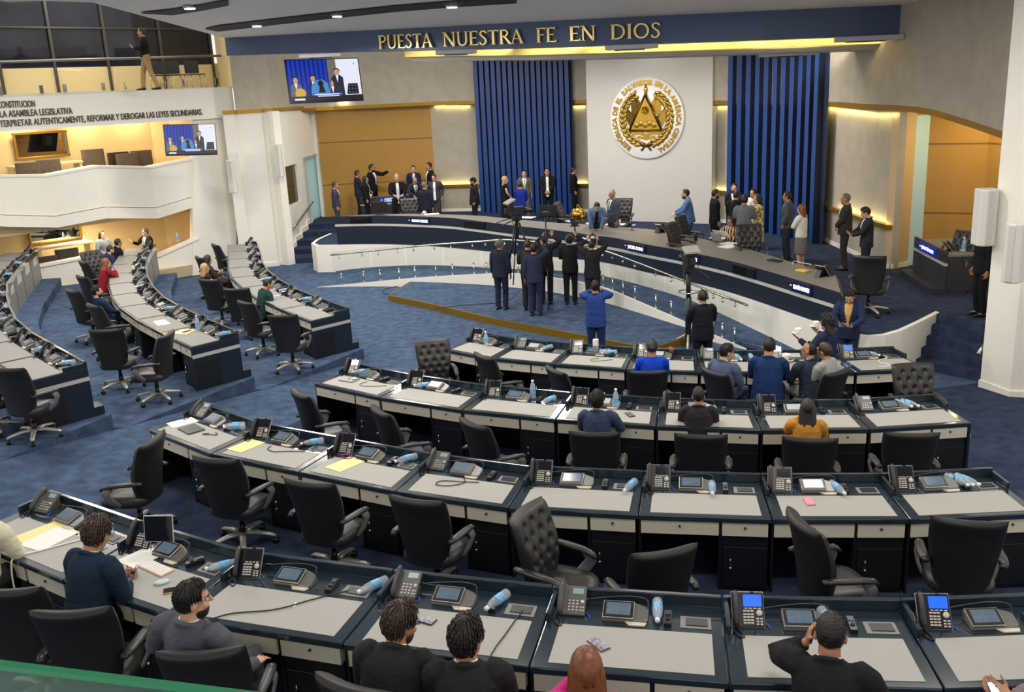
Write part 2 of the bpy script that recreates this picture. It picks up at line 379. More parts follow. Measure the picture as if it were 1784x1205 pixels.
# upper band with brass lower edge
u0_, u1_ = on(409, 180, 28.3), on(480, 193, 30.5)
U = [((u0_.x, u0_.y), 411, 198), ((u1_.x, u1_.y), 480, 193)]
for px, py in ((551, 188), (650, 183), (755, 178), (831, 176), (920, 175), (1020, 175), (1250, 176), (1428, 178), (1500, 182)):
    p = cyl(px, py, WC, WR-.32); U.append(((p.x, p.y), px, py))
for p, px, py in (((8.45, 19.6), 1565, 189), ((8.62, 18.2), 1650, 206), ((8.5, 16.8), 1705, 223), ((8.15, 15.2), 1768, 239)): U.append((p, px, py))
up = [u[0] for u in U]; uz = [zat(*u) for u in U]
ups = [(p.x, p.y) for p in sm([(a, b, c) for (a, b), c in zip(up, uz)], 3)]; uzs = [p.z for p in sm([(a, b, c) for (a, b), c in zip(up, uz)], 3)]
mb = MB(); mb.strip(ups, off(ups, -.5, (0, 0)), uzs, 7.0); struct('wall_upper', mb, concrete)
mb = MB(); mb.strip(off(ups, .015, (0, 0)), off(ups, -.3, (0, 0)), [z-.1 for z in uzs], [z+.02 for z in uzs]); struct('trim_upper', mb, brass)
# ---- curtains of folded blue panel, white centre panel
curtain_shade = mat('pleat_shade_blue', (12, 26, 56), .6)  # pleat recesses coloured dark to stand for the shade in them
def pleats(name, px0, px1, ztop_px, R, n, label, amp=.09, duty=.7):
    a = [q for i, (a_, b_) in enumerate(zip(*(lambda v: (v, v[1:]))(arc(px0, px1, R, n)))) for q in [a_, lin2(a_, b_, duty), lin2(a_, b_, duty+.02), lin2(a_, b_, .98)]]; z1 = 6.3
    line = []
    for i, p in enumerate(a):
        k = i % 4; d = (0, 0, -amp, -amp)[k]; q = off([p], d, WC)[0]; line.append(q)
    mb = MB(); mb.strip(line, rad(line, .03), DAIS, z1)
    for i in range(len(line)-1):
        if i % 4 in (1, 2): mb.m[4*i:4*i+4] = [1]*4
    o = mb.build(name, [curtain_m, curtain_shade])
    return tag(o, label, 'curtain')
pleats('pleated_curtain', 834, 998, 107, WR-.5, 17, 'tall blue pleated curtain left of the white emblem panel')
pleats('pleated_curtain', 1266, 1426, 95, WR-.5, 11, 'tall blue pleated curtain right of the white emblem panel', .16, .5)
pc0, pc1 = cyl(1025, 300, WC, WR-1.55), cyl(1240, 300, WC, WR-.42)
PA, PB = (pc0.x, pc0.y), (pc1.x, pc1.y)
mb = MB(); mb.wall(PA, PB, DAIS-.1, 6.4, .32); struct('wall_emblem_panel', mb, mat('gloss_white', (206, 204, 199), .22, noise=.012, scale=2))
# ---- beam with the motto, cove behind it, ceiling
BP = [on(395, 97, 27), on(520, 93, 25.8), on(660, 90, 24.4), on(780, 87, 23.2), on(892, 84.5, 22.1), on(1020, 80.5, 21.2), on(1150, 76, 20.6), on(1330, 69.5, 20.1), on(1500, 63, 19.8), on(1650, 57.5, 19.6), on(1800, 52, 19.5)]
BT = [zat(p, px, py) for p, (px, py) in zip(BP, [(392, 66), (520, 59), (660, 52), (780, 46), (892, 40), (1020, 33.5), (1150, 27), (1330, 19), (1500, 11.5), (1650, 5), (1800, -1)])]
beam = [(p.x, p.y) for p in BP]; bz = [p.z for p in BP]
ctr = (3, 34)
mb = MB(); mb.strip(beam, off(beam, .5, ctr), bz, [z+.02 for z in BT]); struct('wall_beam', mb, navy_beam)
c0, c1 = off(beam, .45, ctr), off(beam, 1.5, ctr)
n0 = 2
mb = MB(); mb.strip(off(beam, 1.0, ctr)[n0:-1], off(beam, 1.25, ctr)[n0:-1], [z-.13 for z in bz[n0:-1]], [z+.3 for z in bz[n0:-1]]); struct('trim_cove', mb, mat('cove_cream', (242, 222, 150), .6))
mb = MB(); mb.strip(off(beam, 1.26, ctr)[n0:-1], off(beam, 2.6, ctr)[n0:-1], [z-.24 for z in bz[n0:-1]], [z-.12 for z in bz[n0:-1]]); struct('ceiling_soffit', mb, mat('soffit_grey', (176, 172, 166), .6))
mb = MB(); mb.strip(off(beam, .3, ctr), off(beam, 14, ctr), [z+.35 for z in bz], [z+.45 for z in bz]); struct('ceiling_dais', mb, white)
e0 = at(160, 4, 6.95)
far = [Vector((e0.x-6.5, e0.y-14, 7.05)), Vector((-10, -3, 7.1)), Vector((-6, -5, 7.1)), Vector((-4, -6, 7.1)), Vector((-2, -6, 7.1)), Vector((0, -6, 7.1)), Vector((2, -6, 7.1)), Vector((5, -6, 7.0)), Vector((8, -6, 6.9)), Vector((10, -6, 6.9)), Vector((13, -6, 6.9))]
mb = MB(); nb = len(beam)
CE = [[Vector((beam[i][0], beam[i][1], BT[i])).lerp(far[i], k/6)+Vector((0, 0, .12*math.sin(PI*k/6))) for k in range(7)] for i in range(nb)]
CE[0][1] = e0.lerp(CE[0][0], .3); CE[0][2] = e0.copy()
for i in range(nb-1):
    for k in range(6): mb.quad(CE[i][k], CE[i+1][k], CE[i+1][k+1], CE[i][k+1])
lipv = [CE[0][k] for k in range(7)]
for k in range(6): mb.quad(lipv[k], lipv[k+1], lipv[k+1]+Vector((0, 0, .3)), lipv[k]+Vector((0, 0, .3)))
struct('ceiling', mb, mat('white_ceiling', (248, 245, 240), .7))
def ceil_at(px, py, drop=.02):          # point just under the sloping ceiling
    d = ray(px, py); best = None
    for i in range(nb-1):
        for k in range(6):
            for tri in ((CE[i][k], CE[i+1][k], CE[i+1][k+1]), (CE[i][k], CE[i+1][k+1], CE[i][k+1])):
                from mathutils.geometry import intersect_ray_tri
                h = intersect_ray_tri(*tri, d, EYE, True)
                if h: return h-Vector((0, 0, drop))
    return at(px, py, 6.9)
def slot(pts, w):
    P = [ceil_at(*p) for p in pts]; mb = MB()
    L = [p+Vector((0, 0, 0)) for p in P]; n = len(P); vs = []
    for i, p in enumerate(P):
        q = ceil_at(pts[i][0], pts[i][1]-w if i not in (0,) else pts[i][1]-1)
        vs += [p, q, q+Vector((0, 0, -.012)), p+Vector((0, 0, -.012))]
    fs = [(4*i+a, 4*i+(a+1) % 4, 4*i+4+(a+1) % 4, 4*i+4+a) for i in range(n-1) for a in range(4)]
    mb.add(vs, fs+[(0, 1, 2, 3), (4*n-1, 4*n-2, 4*n-3, 4*n-4)]); struct('ceiling_slot', mb, mat('slot_black', (24, 24, 30), .7))
slot([(246, 21), (300, 24), (352, 16), (398, 7)], 10)
slot([(358, 49), (380, 53), (480, 41), (587, 29), (690, 18), (790, 10), (900, 3)], 10)
for px, py in ((330, 9), (447, 41), (587, 23.5), (787, 7)):
    p = ceil_at(px, py, .06); o = empty('ceiling_spotlight', p, label='small bright white ceiling spotlight in the black slot, number %s from the left end' % {330: 'one (highest)', 447: 'two', 587: 'three', 787: 'four'}[px], cat='lamp')
    mb = MB(); mb.lathe([(.001, 0), (.12, 0), (.13, .05), (.001, .05)], n=16); mb.build('housing', silver, o)
    mb = MB(); mb.lathe([(.001, -.012), (.1, -.012), (.1, 0), (.001, 0)], n=16); mb.build('lens', ledw, o)
# beam fixtures
for k, (px, py, zc_, s) in enumerate(((558, 96, 25, .55), (794, 90, 22.6, .5), (1098, 81, 20.6, .6), (1510, 66, 19.5, .75), (1370, 93, 21.6, .7))):
    p = on(px, py, zc_); o = empty('projector', p, rz=.1, label=('white wedge shaped light under the navy beam, ' + ('above left television', 'below the motto word NUESTRA', 'below the motto word DIOS', 'at its right half near the right curtain', 'above the right blue curtain')[k])[:110], cat='lamp')
    mb = MB(); mb.prism([(-s, -.15), (s, -.15), (s*.8, .25), (-s*.8, .25)], -.06, 0.04); mb.build('housing', mat('fixture_grey', (190, 190, 195), .4), o, bevel=.02)
    mb = MB(); mb.box((0, .05, -.07), (s*1.1, .12, .02)); mb.build('lens', darkp, o)
# ---- left walls, door, window
W1a, W1b = (-7.15, 29.6), (-6.75, 34.7)
dz = lambda px, py: vp(px, py, W1a, W1b)
mb = MB(); dl, dr = dz(533, 330), dz(568, 330); wl_, wr_ = dz(491, 320), dz(521, 320)
zt = dz(545, 272).z
za_, zb_w = zat(W1a, 500, 192), zat(W1b, 558, 188)
WTOP = lambda p: za_+(zb_w-za_)*max(0, min(1, (p[1]-29.6)/5.1))
mb.wall(W1a, (wl_.x, wl_.y), 0, WTOP, .2); mb.wall((wr_.x, wr_.y), (dl.x, dl.y), 0, WTOP, .2)
mb.wall((dr.x, dr.y), W1b, 0, WTOP, .2); mb.wall((dl.x, dl.y), (dr.x, dr.y), zt, WTOP, .2)
wz0, wz1 = dz(506, 358).z, dz(506, 288).z
mb.wall((wl_.x, wl_.y), (wr_.x, wr_.y), 0, wz0, .2); mb.wall((wl_.x, wl_.y), (wr_.x, wr_.y), wz1, WTOP, .2)
struct('wall_left', mb, white)
mb = MB(); mb.wall(off([dl[:2]], -.1, (0, 30))[0], off([dr[:2]], -.1, (0, 30))[0], DAIS, zt, .03); struct('door_1', mb, frost)
mb = MB(); mb.wall((wl_.x-.08, wl_.y), (wr_.x-.08, wr_.y), wz0, wz1, .03); struct('window_1', mb, mat('dark_window', (58, 56, 44), .1))
mb = MB()
for q in (dl, dr): mb.wall((q.x, q.y-.05), (q.x, q.y+.06), DAIS, zt, .06, side=-1)
mb.wall((dl.x, dl.y-.05), (dr.x, dr.y+.06), zt, zt+.06, .05, side=-1)
struct('trim_door', mb, mat('door_frame', (176, 180, 172), .4))
WP = [(-7.15, 29.6)]+[(q.x, q.y) for q in (on(489, 330, 29.5), on(488.5, 330, 29.3), on(471, 330, 29.25), on(470.5, 330, 29.1), on(425, 330, 28.9), on(424, 330, 28.7), on(404, 330, 28.6))]
mb = MB()
zc_w = zat(WP[4], 460, 194.5)
for i in range(len(WP)-1): mb.wall(WP[i], WP[i+1], 0, zc_w, .3, side=-1)
struct('wall_left_front', mb, white)
mb = MB()
for i in range(1, len(WP)-1): mb.wall(WP[i], WP[i+1], zc_w-.02, zc_w+.09, .03, side=1)
mb.wall(W1a, W1b, lambda p: WTOP(p)-.02, lambda p: WTOP(p)+.09, .05, side=-1); mb.wall(WP[0], WP[1], zc_w-.02, zc_w+.09, .05, side=1); struct('trim_left', mb, brass)
mb = MB()
for i in range(len(WP)-1): mb.wall(WP[i], WP[i+1], 0, .13, .03, side=1)
for i in range(5): mb.wall((-7.15+.078*(.1+.74*i), 29.7+.74*i), (-7.15+.078*(.1+.74*(i+1)), 29.7+.74*(i+1)), .164*i, .164*(i+1)+.15, .05, side=-1)
struct('baseboard_left', mb, white)
# ---- left side boxes, gallery
GA, GB = (-8.9, 28.9), (-14.0, 23.4)
g = lambda px, py, d=0.: vp(px, py, (GA[0]-d*.68, GA[1]+d*.73), (GB[0]-d*.68, GB[1]+d*.73))
def slab(name, px0, t0, b0, px1, t1, b1, d, th, m):   # wall piece on the box line seen between pixel rows
    a, c = g(px0, t0, d), g(px1, t1, d); a2, c2 = g(px0, b0, d), g(px1, b1, d)
    n = Vector((-.73, .68, 0)).cross(Vector((0, 0, 1))); n = Vector((-.68, .73, 0))*th
    mb = MB(); mb.add([a, c, c2, a2, a+n, c+n, c2+n, a2+n], [(0, 1, 2, 3), (7, 6, 5, 4), (0, 4, 5, 1), (1, 5, 6, 2), (2, 6, 7, 3), (3, 7, 4, 0)])
    return struct(name, mb, m)
gz = g(250, 158).z
mb = MB(); p, q = g(-160, 180), g(404, 152); mb.wall((p.x, p.y), (q.x, q.y), g(200, 217).z, gz+.03, .2, side=1); struct('wall_gallery_front', mb, white)
mb = MB(); P4 = [g(-200, 170, .1), g(400, 152, .1), g(400, 152, 4.), g(-200, 170, 4.)]
mb.prism([(p.x, p.y) for p in P4], gz-.25, gz); struct('floor_gallery', mb, mat('gallery_floor', (190, 172, 138), .5))
slab('wall_gallery_back', -200, 122, 176, 396, 110, 152, 3.2, .1, cream)
# dark window wall above
mb = MB(); a, c = g(-200, 124, 3.2), g(372, 112, 3.2); t_a, t_c = Vector((a.x, a.y, 8.6)), Vector((c.x, c.y, 8.6))
mb.quad(a, c, t_c, t_a); struct('window_3', mb, mat('night_glass', (30, 32, 44), .06, noise=.5, scale=.8))
mb = MB()
for px in (-60, 0, 96, 190, 285, 372):
    p = g(px, 118, 3.15); mb.box((p.x, p.y, gz+2.0), (.07, .07, 4.2), .82)
for z in (gz+1.9, gz+3.0):
    p, q = g(-200, 118, 3.14), g(372, 112, 3.14); mb.tube([(p.x, p.y, z), (q.x, q.y, z)], .035, 6)
struct('window_4', mb, mat('mullion', (74, 72, 70), .5))
mb = MB(); p, q = g(372, 60, 3.2), g(400, 60, .2); mb.wall((p.x, p.y), (q.x, q.y), gz, 8.6, .1); struct('wall_gallery_end', mb, cream)
# middle boxes: zigzag parapet
ZP = [(-120, 297, 366), (0, 306, 375), (84, 305, 377), (170, 289, 361), (262, 291, 362), (336, 276, 340)]
zd = (.0, .5, .55, -.1, .3, .2)
tp = [g(px, t, d) for (px, t, b2), d in zip(ZP, zd)]; bt = [zat(p, px, b2) for p, (px, t, b2) in zip(tp, ZP)]
zt_, zb_ = [p.z for p in tp], bt
pl = [(p.x, p.y) for p in tp]; po = [(x-.14, y+.15) for x, y in pl]
mb = MB(); mb.strip(pl, po, zb_, zt_); mb.strip([(x+.02, y-.02) for x, y in pl], [(x-.16, y+.17) for x, y in po], [z-.04 for z in zt_], [z+.02 for z in zt_])
mb.strip([(x+.03, y-.03) for x, y in pl], po, [z-.32 for z in zb_], [z-.02 for z in zb_]); struct('wall_box_parapet', mb, white)
bxz = min(zb_)-.1
P4 = [g(-200, 330, .75), g(330, 320, .75), g(330, 320, 3.), g(-200, 330, 3.)]
mb = MB(); mb.prism([(p.x, p.y) for p in P4], bxz-.2, bxz+.1); struct('floor_box', mb, mat('gallery_floor', (190, 172, 138), .5))
mb = MB()
a, c = g(-200, 260, 2.6), g(268, 260, 2.6); e = g(300, 260, 2.3); e2 = g(345, 250, .25)
for p, q in ((a, c), (c, e), (e, e2)): mb.wall((p.x, p.y), (q.x, q.y), .4, gz-.2, .12)
struct('wall_box_back', mb, cream)
slab('wall_box_end', 336, 200, 480, 412, 200, 470, .12, .2, white)
# lower box: white slanted counter front
LP = [(-60, 470, 520), (72, 462, 500), (150, 447, 492), (275, 445, 478), (345, 414, 470)]
ld = (.2, .5, .2, .45, .1)
tp = [g(px, t, d) for (px, t, b2), d in zip(LP, ld)]; pl = [(p.x, p.y) for p in tp]; po = [(x-.14, y+.15) for x, y in pl]
mb = MB(); mb.strip(pl, po, [.2]*5, [p.z for p in tp]); mb.strip([(x+.03, y-.03) for x, y in pl], [(x-.05, y+.05) for x, y in po], [p.z-.05 for p in tp], [p.z+.01 for p in tp])
struct('wall_lower_parapet', mb, white)
LBX = .34
P4 = [g(-200, 430, .15), g(345, 420, .15), g(345, 420, 3.), g(-200, 430, 3.)]
mb = MB(); mb.prism([(p.x, p.y) for p in P4], .02, LBX); struct('floor_lower_box', mb, mat('gallery_floor', (190, 172, 138), .5))
# ---- right side: column and wall
mb = MB(); mb.prism([(7.62, 14.62), (7.78, 14.0), (8.5, 13.6), (9.6, 14.6), (8.7, 15.2)], 0, 6.6)
mb.prism([(8.5, 13.6), (8.9, 12.9), (12, 12.2), (12, 15), (9.6, 14.6)], 0, 6.6); struct('wall_right', mb, white)
mb = MB(); mb.strip([(7.6, 14.64), (7.76, 13.98), (8.48, 13.57), (8.88, 12.87), (12, 12.17)], [(7.64, 14.6), (7.8, 14.02), (8.52, 13.63), (8.92, 12.93), (12, 12.23)], 0, [.14, .14, .2, .3, .5]); struct('baseboard_right_wall', mb, white)
sr = [at(1768, 722, .1), at(1830, 800, .3)]
mb = MB(); mb.prism([(8.75, 13.2), (12, 12.6), (12, 9), (9.35, 9)], .05, lambda p: .55 if p[1] < 12 else .75); struct('wall_right_stringer', mb, white)
# ================================================================ FURNITURE
ORD = 'first second third fourth fifth sixth seventh eighth ninth tenth eleventh twelfth'.split()
ROWN = {1: 'nearest row', 2: 'second row', 3: 'third row', 4: 'stage row'}
LROWN = {3: "left block's front row", 2: "left block's middle row", 1: "left block's rear row"}
sock_m = mat('socket_black', (30, 30, 32), .4)
DESK = {}
def make_desk(a, b_, c, d, ztop, zfl, label, group, end=False, near=True, key=None, front_m=None, niche=False, pad=None):
    a, b_, c, d = [Vector((p[0], p[1])) for p in (a, b_, c, d)]
    mid = (a+b_)/2; x = (b_-a).normalized(); y = Vector((-x.y, x.x))
    loc = lambda p: Vector(((p-mid).dot(x), (p-mid).dot(y)))
    A, B_, C_, D_ = loc(a), loc(b_), loc(c), loc(d)
    rz = math.atan2(x.y, x.x); h = ztop-zfl
    o = empty('desk', (mid.x, mid.y, zfl), rz, label, 'desk', group)
    P = lambda u, v: (A*(1-u)+B_*u)*(1-v)+(D_*(1-u)+C_*u)*v
    g = .004
    mb = MB(); mb.prism([P(g, 0), P(1-g, 0), P(1-g, 1), P(g, 1)], h-.05, h); mb.build('worktop', lacquer, o, bevel=.008)
    mb = MB(); mb.prism([P(*q) for q in ((.09, .07), (.93, .07), (.93, .58), (.09, .58))] if not pad else [P(*q) for q in ((.03, .05), (.97, .05), (.97, .6), (.03, .6))], h-.002, h+.004); mb.build('writing_pad', pad or pad_m, o)
    mb = MB(); mb.prism([P(g, .955), P(1-g, .955), P(1-g, 1), P(g, 1)], h, h+.09); mb.build('rear_rail', lacquer, o, bevel=.006)
    w = (B_-A).length
    mb = MB(); mb.prism([P(.005, .6), P(.035, .6), P(.035, .96), P(.005, .96)], h, h+.07); mb.build('side_fin', lacquer, o, bevel=.008)
    if end:
        mb = MB(); mb.prism([P(.97, .6), P(.998, .6), P(.998, .96), P(.97, .96)], h, h+.07); mb.build('side_fin', lacquer, o, bevel=.008)
    y0 = .02
    for u0, u1 in ((.02, .61), (.635, .975)):
        mb = MB(); mb.prism([P(u0, y0), P(u1, y0), P(u1, .1), P(u0, .1)], h-.19, h-.062); dr = mb.build('drawer', drawer_m, o)
        p = P(u0+(u1-u0)*.5, y0); mb = MB(); mb.lathe([(.012, 0), (.012, .012), (.001, .013)], (p.x, p.y, h-.105), 8, M=Matrix.Rotation(PI/2, 3, 'X')); mb.build('lock', darkp, dr)
    mb = MB(); mb.prism([P(.0, .03), P(.018, .03), P(.018, .97), P(0, .97)], .0, h-.05); mb.build('side_panel', blackwood, o)
    mb = MB(); mb.prism([P(.612, .04), P(.632, .04), P(.632, .6), P(.612, .6)], .0, h-.05); mb.build('side_panel', blackwood, o)
    mb = MB(); mb.prism([P(.635, .05), P(.98, .05), P(.98, .6), P(.635, .6)], .0, h-.2); cb = mb.build('cabinet', blackwood, o)
    mb = MB(); mb.prism([P(.645, .033), P(.97, .033), P(.97, .05), P(.645, .05)], .04, h-.31); dd = mb.build('cabinet_door', blackwood, o, bevel=.004)
    p = P(.70, .03)
    mb = MB(); mb.tube([(p.x, p.y-.012, h-.42), (p.x, p.y-.012, h-.48)], .008, 6); mb.ball((p.x, p.y-.012, h-.52), .016, 6); mb.build('handle', chrome, dd)
    mb = MB(); mb.prism([P(.0, .93), P(1, .93), P(1, .965), P(0, .965)], .0, h-.05); mb.build('front_panel', front_m or navy_front, o)
    mb = MB(); q = [P(.76, .64), P(.93, .64), P(.93, .8), P(.76, .8)]; mb.prism(q, h-.002, h+.005); pl = mb.build('socket_plate', greylam, o)
    mb = MB(); mb.prism([P(.79, .67), P(.91, .67), P(.91, .77), P(.79, .77)], h+.004, h+.012); mb.build('sockets', sock_m, pl)
    if end:
        mb = MB(); mb.prism([P(.982, .005), P(1.004, .005), P(1.004, .995), P(.982, .995)], 0, h-.03); e = mb.build('end_panel', navy_front, o)
        mb = MB(); mb.prism([P(1.003, .004), P(1.008, .004), P(1.008, .996), P(1.003, .996)], h-.2, h-.14); mb.build('pale_band', strip_m, e)
        mb = MB(); mb.prism([P(1.002, .05), P(1.006, .05), P(1.006, .55), P(1.002, .55)], .02, h-.28); mb.build('inset_panel', blackwood, e)
        mb = MB(); mb.prism([P(.8, 1.0), P(1.0, 1.0), P(1.0, 1.16), P(.8, 1.16)], 0, .13); mb.build('plinth', navy_front, o)
    if niche:
        mb = MB(); p, q = P(.3, 1.0), P(.7, 1.0); mb.prism([P(.28, .966), P(.72, .966), P(.72, .985), P(.28, .985)], h-.26, h-.06); mb.build('name_niche', strip_m, o)
    if key: DESK[key] = (o, P, h, rz, mid, x, y)
    return o
def dpt(key, u, v, dz=0.):              # point on a desk top in world space
    o, P, h, rz, mid, x, y = DESK[key]; p = P(u, v); q = mid+x*p.x+y*p.y
    return Vector((q.x, q.y, o.location.z+h+dz))
def drz(key): return DESK[key][3]
DEPTH = {4: .98, 3: .86, 2: .86, 1: .92}
for k in (1, 2, 3, 4):
    f_ = ROWF[k]; r_ = off(f_, DEPTH[k], (4.5, 24)); n = len(f_)-1
    for i in range(n):
        make_desk(f_[i], f_[i+1], r_[i+1], r_[i], TOP[k], TIER[k],
                  'navy desk with grey pad and cream drawers, %s from left in the %s' % (ORD[i], ROWN[k]),
                  'desks of the near block', key=(k, i), end=(i == n-1 and k != 1))
def resample(pts, w):
    pts = [Vector(p) for p in pts]; L = [0]
    for i in range(1, len(pts)): L.append(L[-1]+(pts[i]-pts[i-1]).length)
    n = max(1, round(L[-1]/w)); out = []
    for k in range(n+1):
        s = L[-1]*k/n; i = max(j for j in range(len(L)) if L[j] <= s+1e-6); i = min(i, len(pts)-2)
        out.append(pts[i].lerp(pts[i+1], (s-L[i])/(L[i+1]-L[i])))
    return [(p.x, p.y) for p in out]
LN = {}
for k in (3, 2, 1):
    s_ = sm([Vector((*p, 0)) for p in LB[k]], 4)
    r_ = resample([(p.x, p.y) for p in s_], 1.36); f_ = off(r_, -.9); n = len(r_)-1; LN[k] = n
    for i in range(n):                  # first = farthest from the aisle
        make_desk(f_[i], f_[i+1], r_[i+1], r_[i], TOP[k], TIER[k],
                  'desk in the %s, %s one counting from the aisle end' % (LROWN[k], ORD[n-1-i]), 'desks of the left block',
                  key=('L%d' % k, n-1-i), end=(i == n-1), front_m=greylam if k < 3 or i < n-2 else None, niche=(k == 1), pad=pad_dim)
# ---------------------------------------------------------------- chairs
def make_chair():
    o = empty('office_chair', (0, 0, 0))
    def sheet(front):
        nu, nv = 40, 38; rows = []
        for j in range(nv+1):
            v = j/nv; row = []
            for i in range(nu+1):
                u = i/nu*2-1
                hw = .205+.085*math.sin(min(1, v*1.15)*PI*.5)
                edge = 1-abs(u)**6; top = 1-max(0, (v-.88)/.12)**3
                z = .43+.70*v
                yb = -.20-.12*v**1.6+.03*math.sin(v*PI)-.02*math.cos(u*PI/2)*1.0+.035*u*u
                th = (.075+.03*math.sin(min(1, v*1.3)*PI))*max(.0, edge*top)**.5
                y = yb+(th if front else -th*.55-.012*edge*top)
                if front and .14 < v < .97:
                    d = 0
                    for r in range(5):
                        vv = .26+r*.15; off_ = .0 if r % 2 else .26
                        for cu in ((-.52, 0, .52) if r % 2 == 0 else (-.74, -.26, .26, .74)):
                            q = ((u-cu)*.28)**2+((v-vv)*.70)**2; d += math.exp(-q/.0008)
                    y -= .042*min(1.1, d)-.004
                row.append((u*hw, y, z))
            rows.append(row)
        return rows
    F_, B_ = sheet(True), sheet(False); mb = MB()
    for R in (F_, B_):
        nu = len(R[0]); vs = [p for r in R for p in r]
        mb.add(vs, [(j*nu+i, j*nu+i+1, (j+1)*nu+i+1, (j+1)*nu+i) for j in range(len(R)-1) for i in range(nu-1)], 0 if R is F_ else 1, True)
    for A, B2, mm in ((F_[0], B_[0], 1), (F_[-1], B_[-1], 0), ([r[0] for r in F_], [r[0] for r in B_], 0), ([r[-1] for r in F_], [r[-1] for r in B_], 0)):
        n = len(A); mb.add(A+B2, [(i, i+1, n+i+1, n+i) for i in range(n-1)], mm, True)
    bk = mb.build('backrest', [leather, leather_sh], o)
    mb = MB()
    for r in range(5):
        vv = .26+r*.15
        for cu in ((-.52, 0, .52) if r % 2 == 0 else (-.74, -.26, .26, .74)):
            j = round(vv*38); i = round((cu+1)/2*40); p = F_[j][i]; mb.ball((p[0], p[1]+.004, p[2]), .015, 5)
    mb.build('buttons', leather_sh, bk)
    n = 14; rings_ = []
    def rr(hw, hd, z, cy):
        out = []
        for k in range(32):
            t = 2*PI*k/32; c, s = math.cos(t), math.sin(t)
            out.append((hw*math.copysign(abs(c)**.55, c), cy+hd*math.copysign(abs(s)**.55, s), z-(.035*max(0, s)**3)))
        return out
    for hw, hd, z in ((.18, .17, .385), (.255, .26, .39), (.28, .29, .425), (.28, .29, .47), (.26, .27, .51), (.18, .19, .53), (.06, .06, .535)):
        rings_.append(rr(hw, hd, z, .05))
    mb = MB(); mb.rings(rings_); mb.build('seat', leather, o)
    for s in (-1, 1):
        mb = MB(); mb.tube([(s*.29, -.25, .70), (s*.305, -.18, .705), (s*.31, -.05, .695), (s*.31, .1, .68), (s*.30, .2, .655), (s*.295, .235, .62)], [(.03, .02), (.04, .024), (.045, .025), (.042, .024), (.036, .022), (.02, .016)], 10, up=(0, 0, 1))
        ap = mb.build('armrest', mat('arm_black', (46, 46, 47), .38), o)
        mb = MB(); mb.tube([(s*.31, .13, .67), (s*.325, .17, .58), (s*.31, .12, .50), (s*.28, .06, .43), (s*.22, .03, .40)], [(.055, .016)]*3+[(.045, .016), (.03, .014)], 8, up=(1, 0, 0)); mb.build('arm_support', armgrey, ap)
    mb = MB(); mb.lathe([(.001, .1), (.035, .1), (.035, .25), (.028, .25), (.028, .36), (.09, .37), (.09, .4), (.001, .4)], n=14); mb.tube([(.1, .05, .37), (.24, .09, .36)], .008, 6); mb.build('gas_column', blackp, o)
    for i in range(5):
        a = 2*PI*i/5+.3; ca, sa = math.cos(a), math.sin(a)
        mb = MB(); mb.tube([(.03*ca, .03*sa, .13), (.16*ca, .16*sa, .135), (.32*ca, .32*sa, .105), (.365*ca, .365*sa, .085)], [(.042, .03), (.036, .024), (.03, .019), (.022, .013)], 8, up=(0, 0, 1)); lg = mb.build('leg', silver, o)
        mb = MB(); M = Matrix.Rotation(a, 3, 'Z')@Matrix.Rotation(PI/2, 3, 'X')
        for t in (-.016, .016): mb.lathe([(.001, -.009), (.03, -.009), (.03, .009), (.001, .009)], Vector((.352*ca-t*sa, .352*sa+t*ca, .031)), 12, M=M)
        mb.tube([(.352*ca, .352*sa, .03), (.352*ca, .352*sa, .085)], .012, 6)
        mb.build('caster', blackp, lg)
    return o
CHAIR = make_chair(); _used = []
def chair(px, py, hgt, zf, head, label, group='office chairs', s=1.):
    """head: where the sitter faces, degrees clockwise from straight away (+Y of the sight line); hgt: 'b' anchor is back-top centre"""
    hz = {'b': 1.13, 's': .5, 'f': .06}[hgt]
    p = at(px, py, zf+hz*s); rz = math.radians(azim(p)-head)
    oy = {'b': -.31, 's': .05, 'f': 0.}[hgt]*s
    q = Vector((p.x+math.sin(rz)*oy, p.y-math.cos(rz)*oy, zf))
    if not _used:
        _used.append(1); CHAIR.location = q; CHAIR.rotation_euler = (0, 0, rz); CHAIR.scale = (s,)*3; return tag(CHAIR, label, 'chair', group)
    return dup(CHAIR, q, rz, label, 'chair', group, scale=s)
# ================================================================ PEOPLE
_ts = bpy.data.scenes.new('workbench')
def blob(mb, voxel, smooth=2, fac=.5):  # weld the pieces of a body into one continuous surface
    me = mb.mesh('tmp', [])
    o = bpy.data.objects.new('tmp', me); _ts.collection.objects.link(o)
    r = o.modifiers.new('r', 'REMESH'); r.mode = 'VOXEL'; r.voxel_size = voxel; r.use_smooth_shade = True
    s = o.modifiers.new('s', 'SMOOTH'); s.iterations = smooth; s.factor = fac
    with bpy.context.temp_override(scene=_ts, view_layer=_ts.view_layers[0]): dg = bpy.context.evaluated_depsgraph_get()
    out = bpy.data.meshes.new_from_object(o.evaluated_get(dg))
    bpy.data.objects.remove(o); bpy.data.meshes.remove(me)
    return out
def put(me, name, m, parent):
    me.name = name; me.materials.clear(); me.materials.append(m)
    o = bpy.data.objects.new(name, me); COL.objects.link(o); o.parent = parent; return o
def split(me, test):                    # faces by class -> list of meshes
    n = len(me.polygons); co = np.empty(len(me.vertices)*3); me.vertices.foreach_get('co', co); co = co.reshape(-1, 3)
    cls = {}
    for p in me.polygons: cls.setdefault(test(p.center), []).append(tuple(p.vertices))
    out = {}
    for c, fs in cls.items():
        a = np.array(fs) if all(len(f) == 4 for f in fs) else None
        ids = sorted({i for f in fs for i in f}); mp = {v: k for k, v in enumerate(ids)}
        q = bpy.data.meshes.new('c'); q.from_pydata(co[ids].tolist(), [], [[mp[i] for i in f] for f in fs])
        q.polygons.foreach_set('use_smooth', [True]*len(fs)); q.update(); out[c] = q
    return out
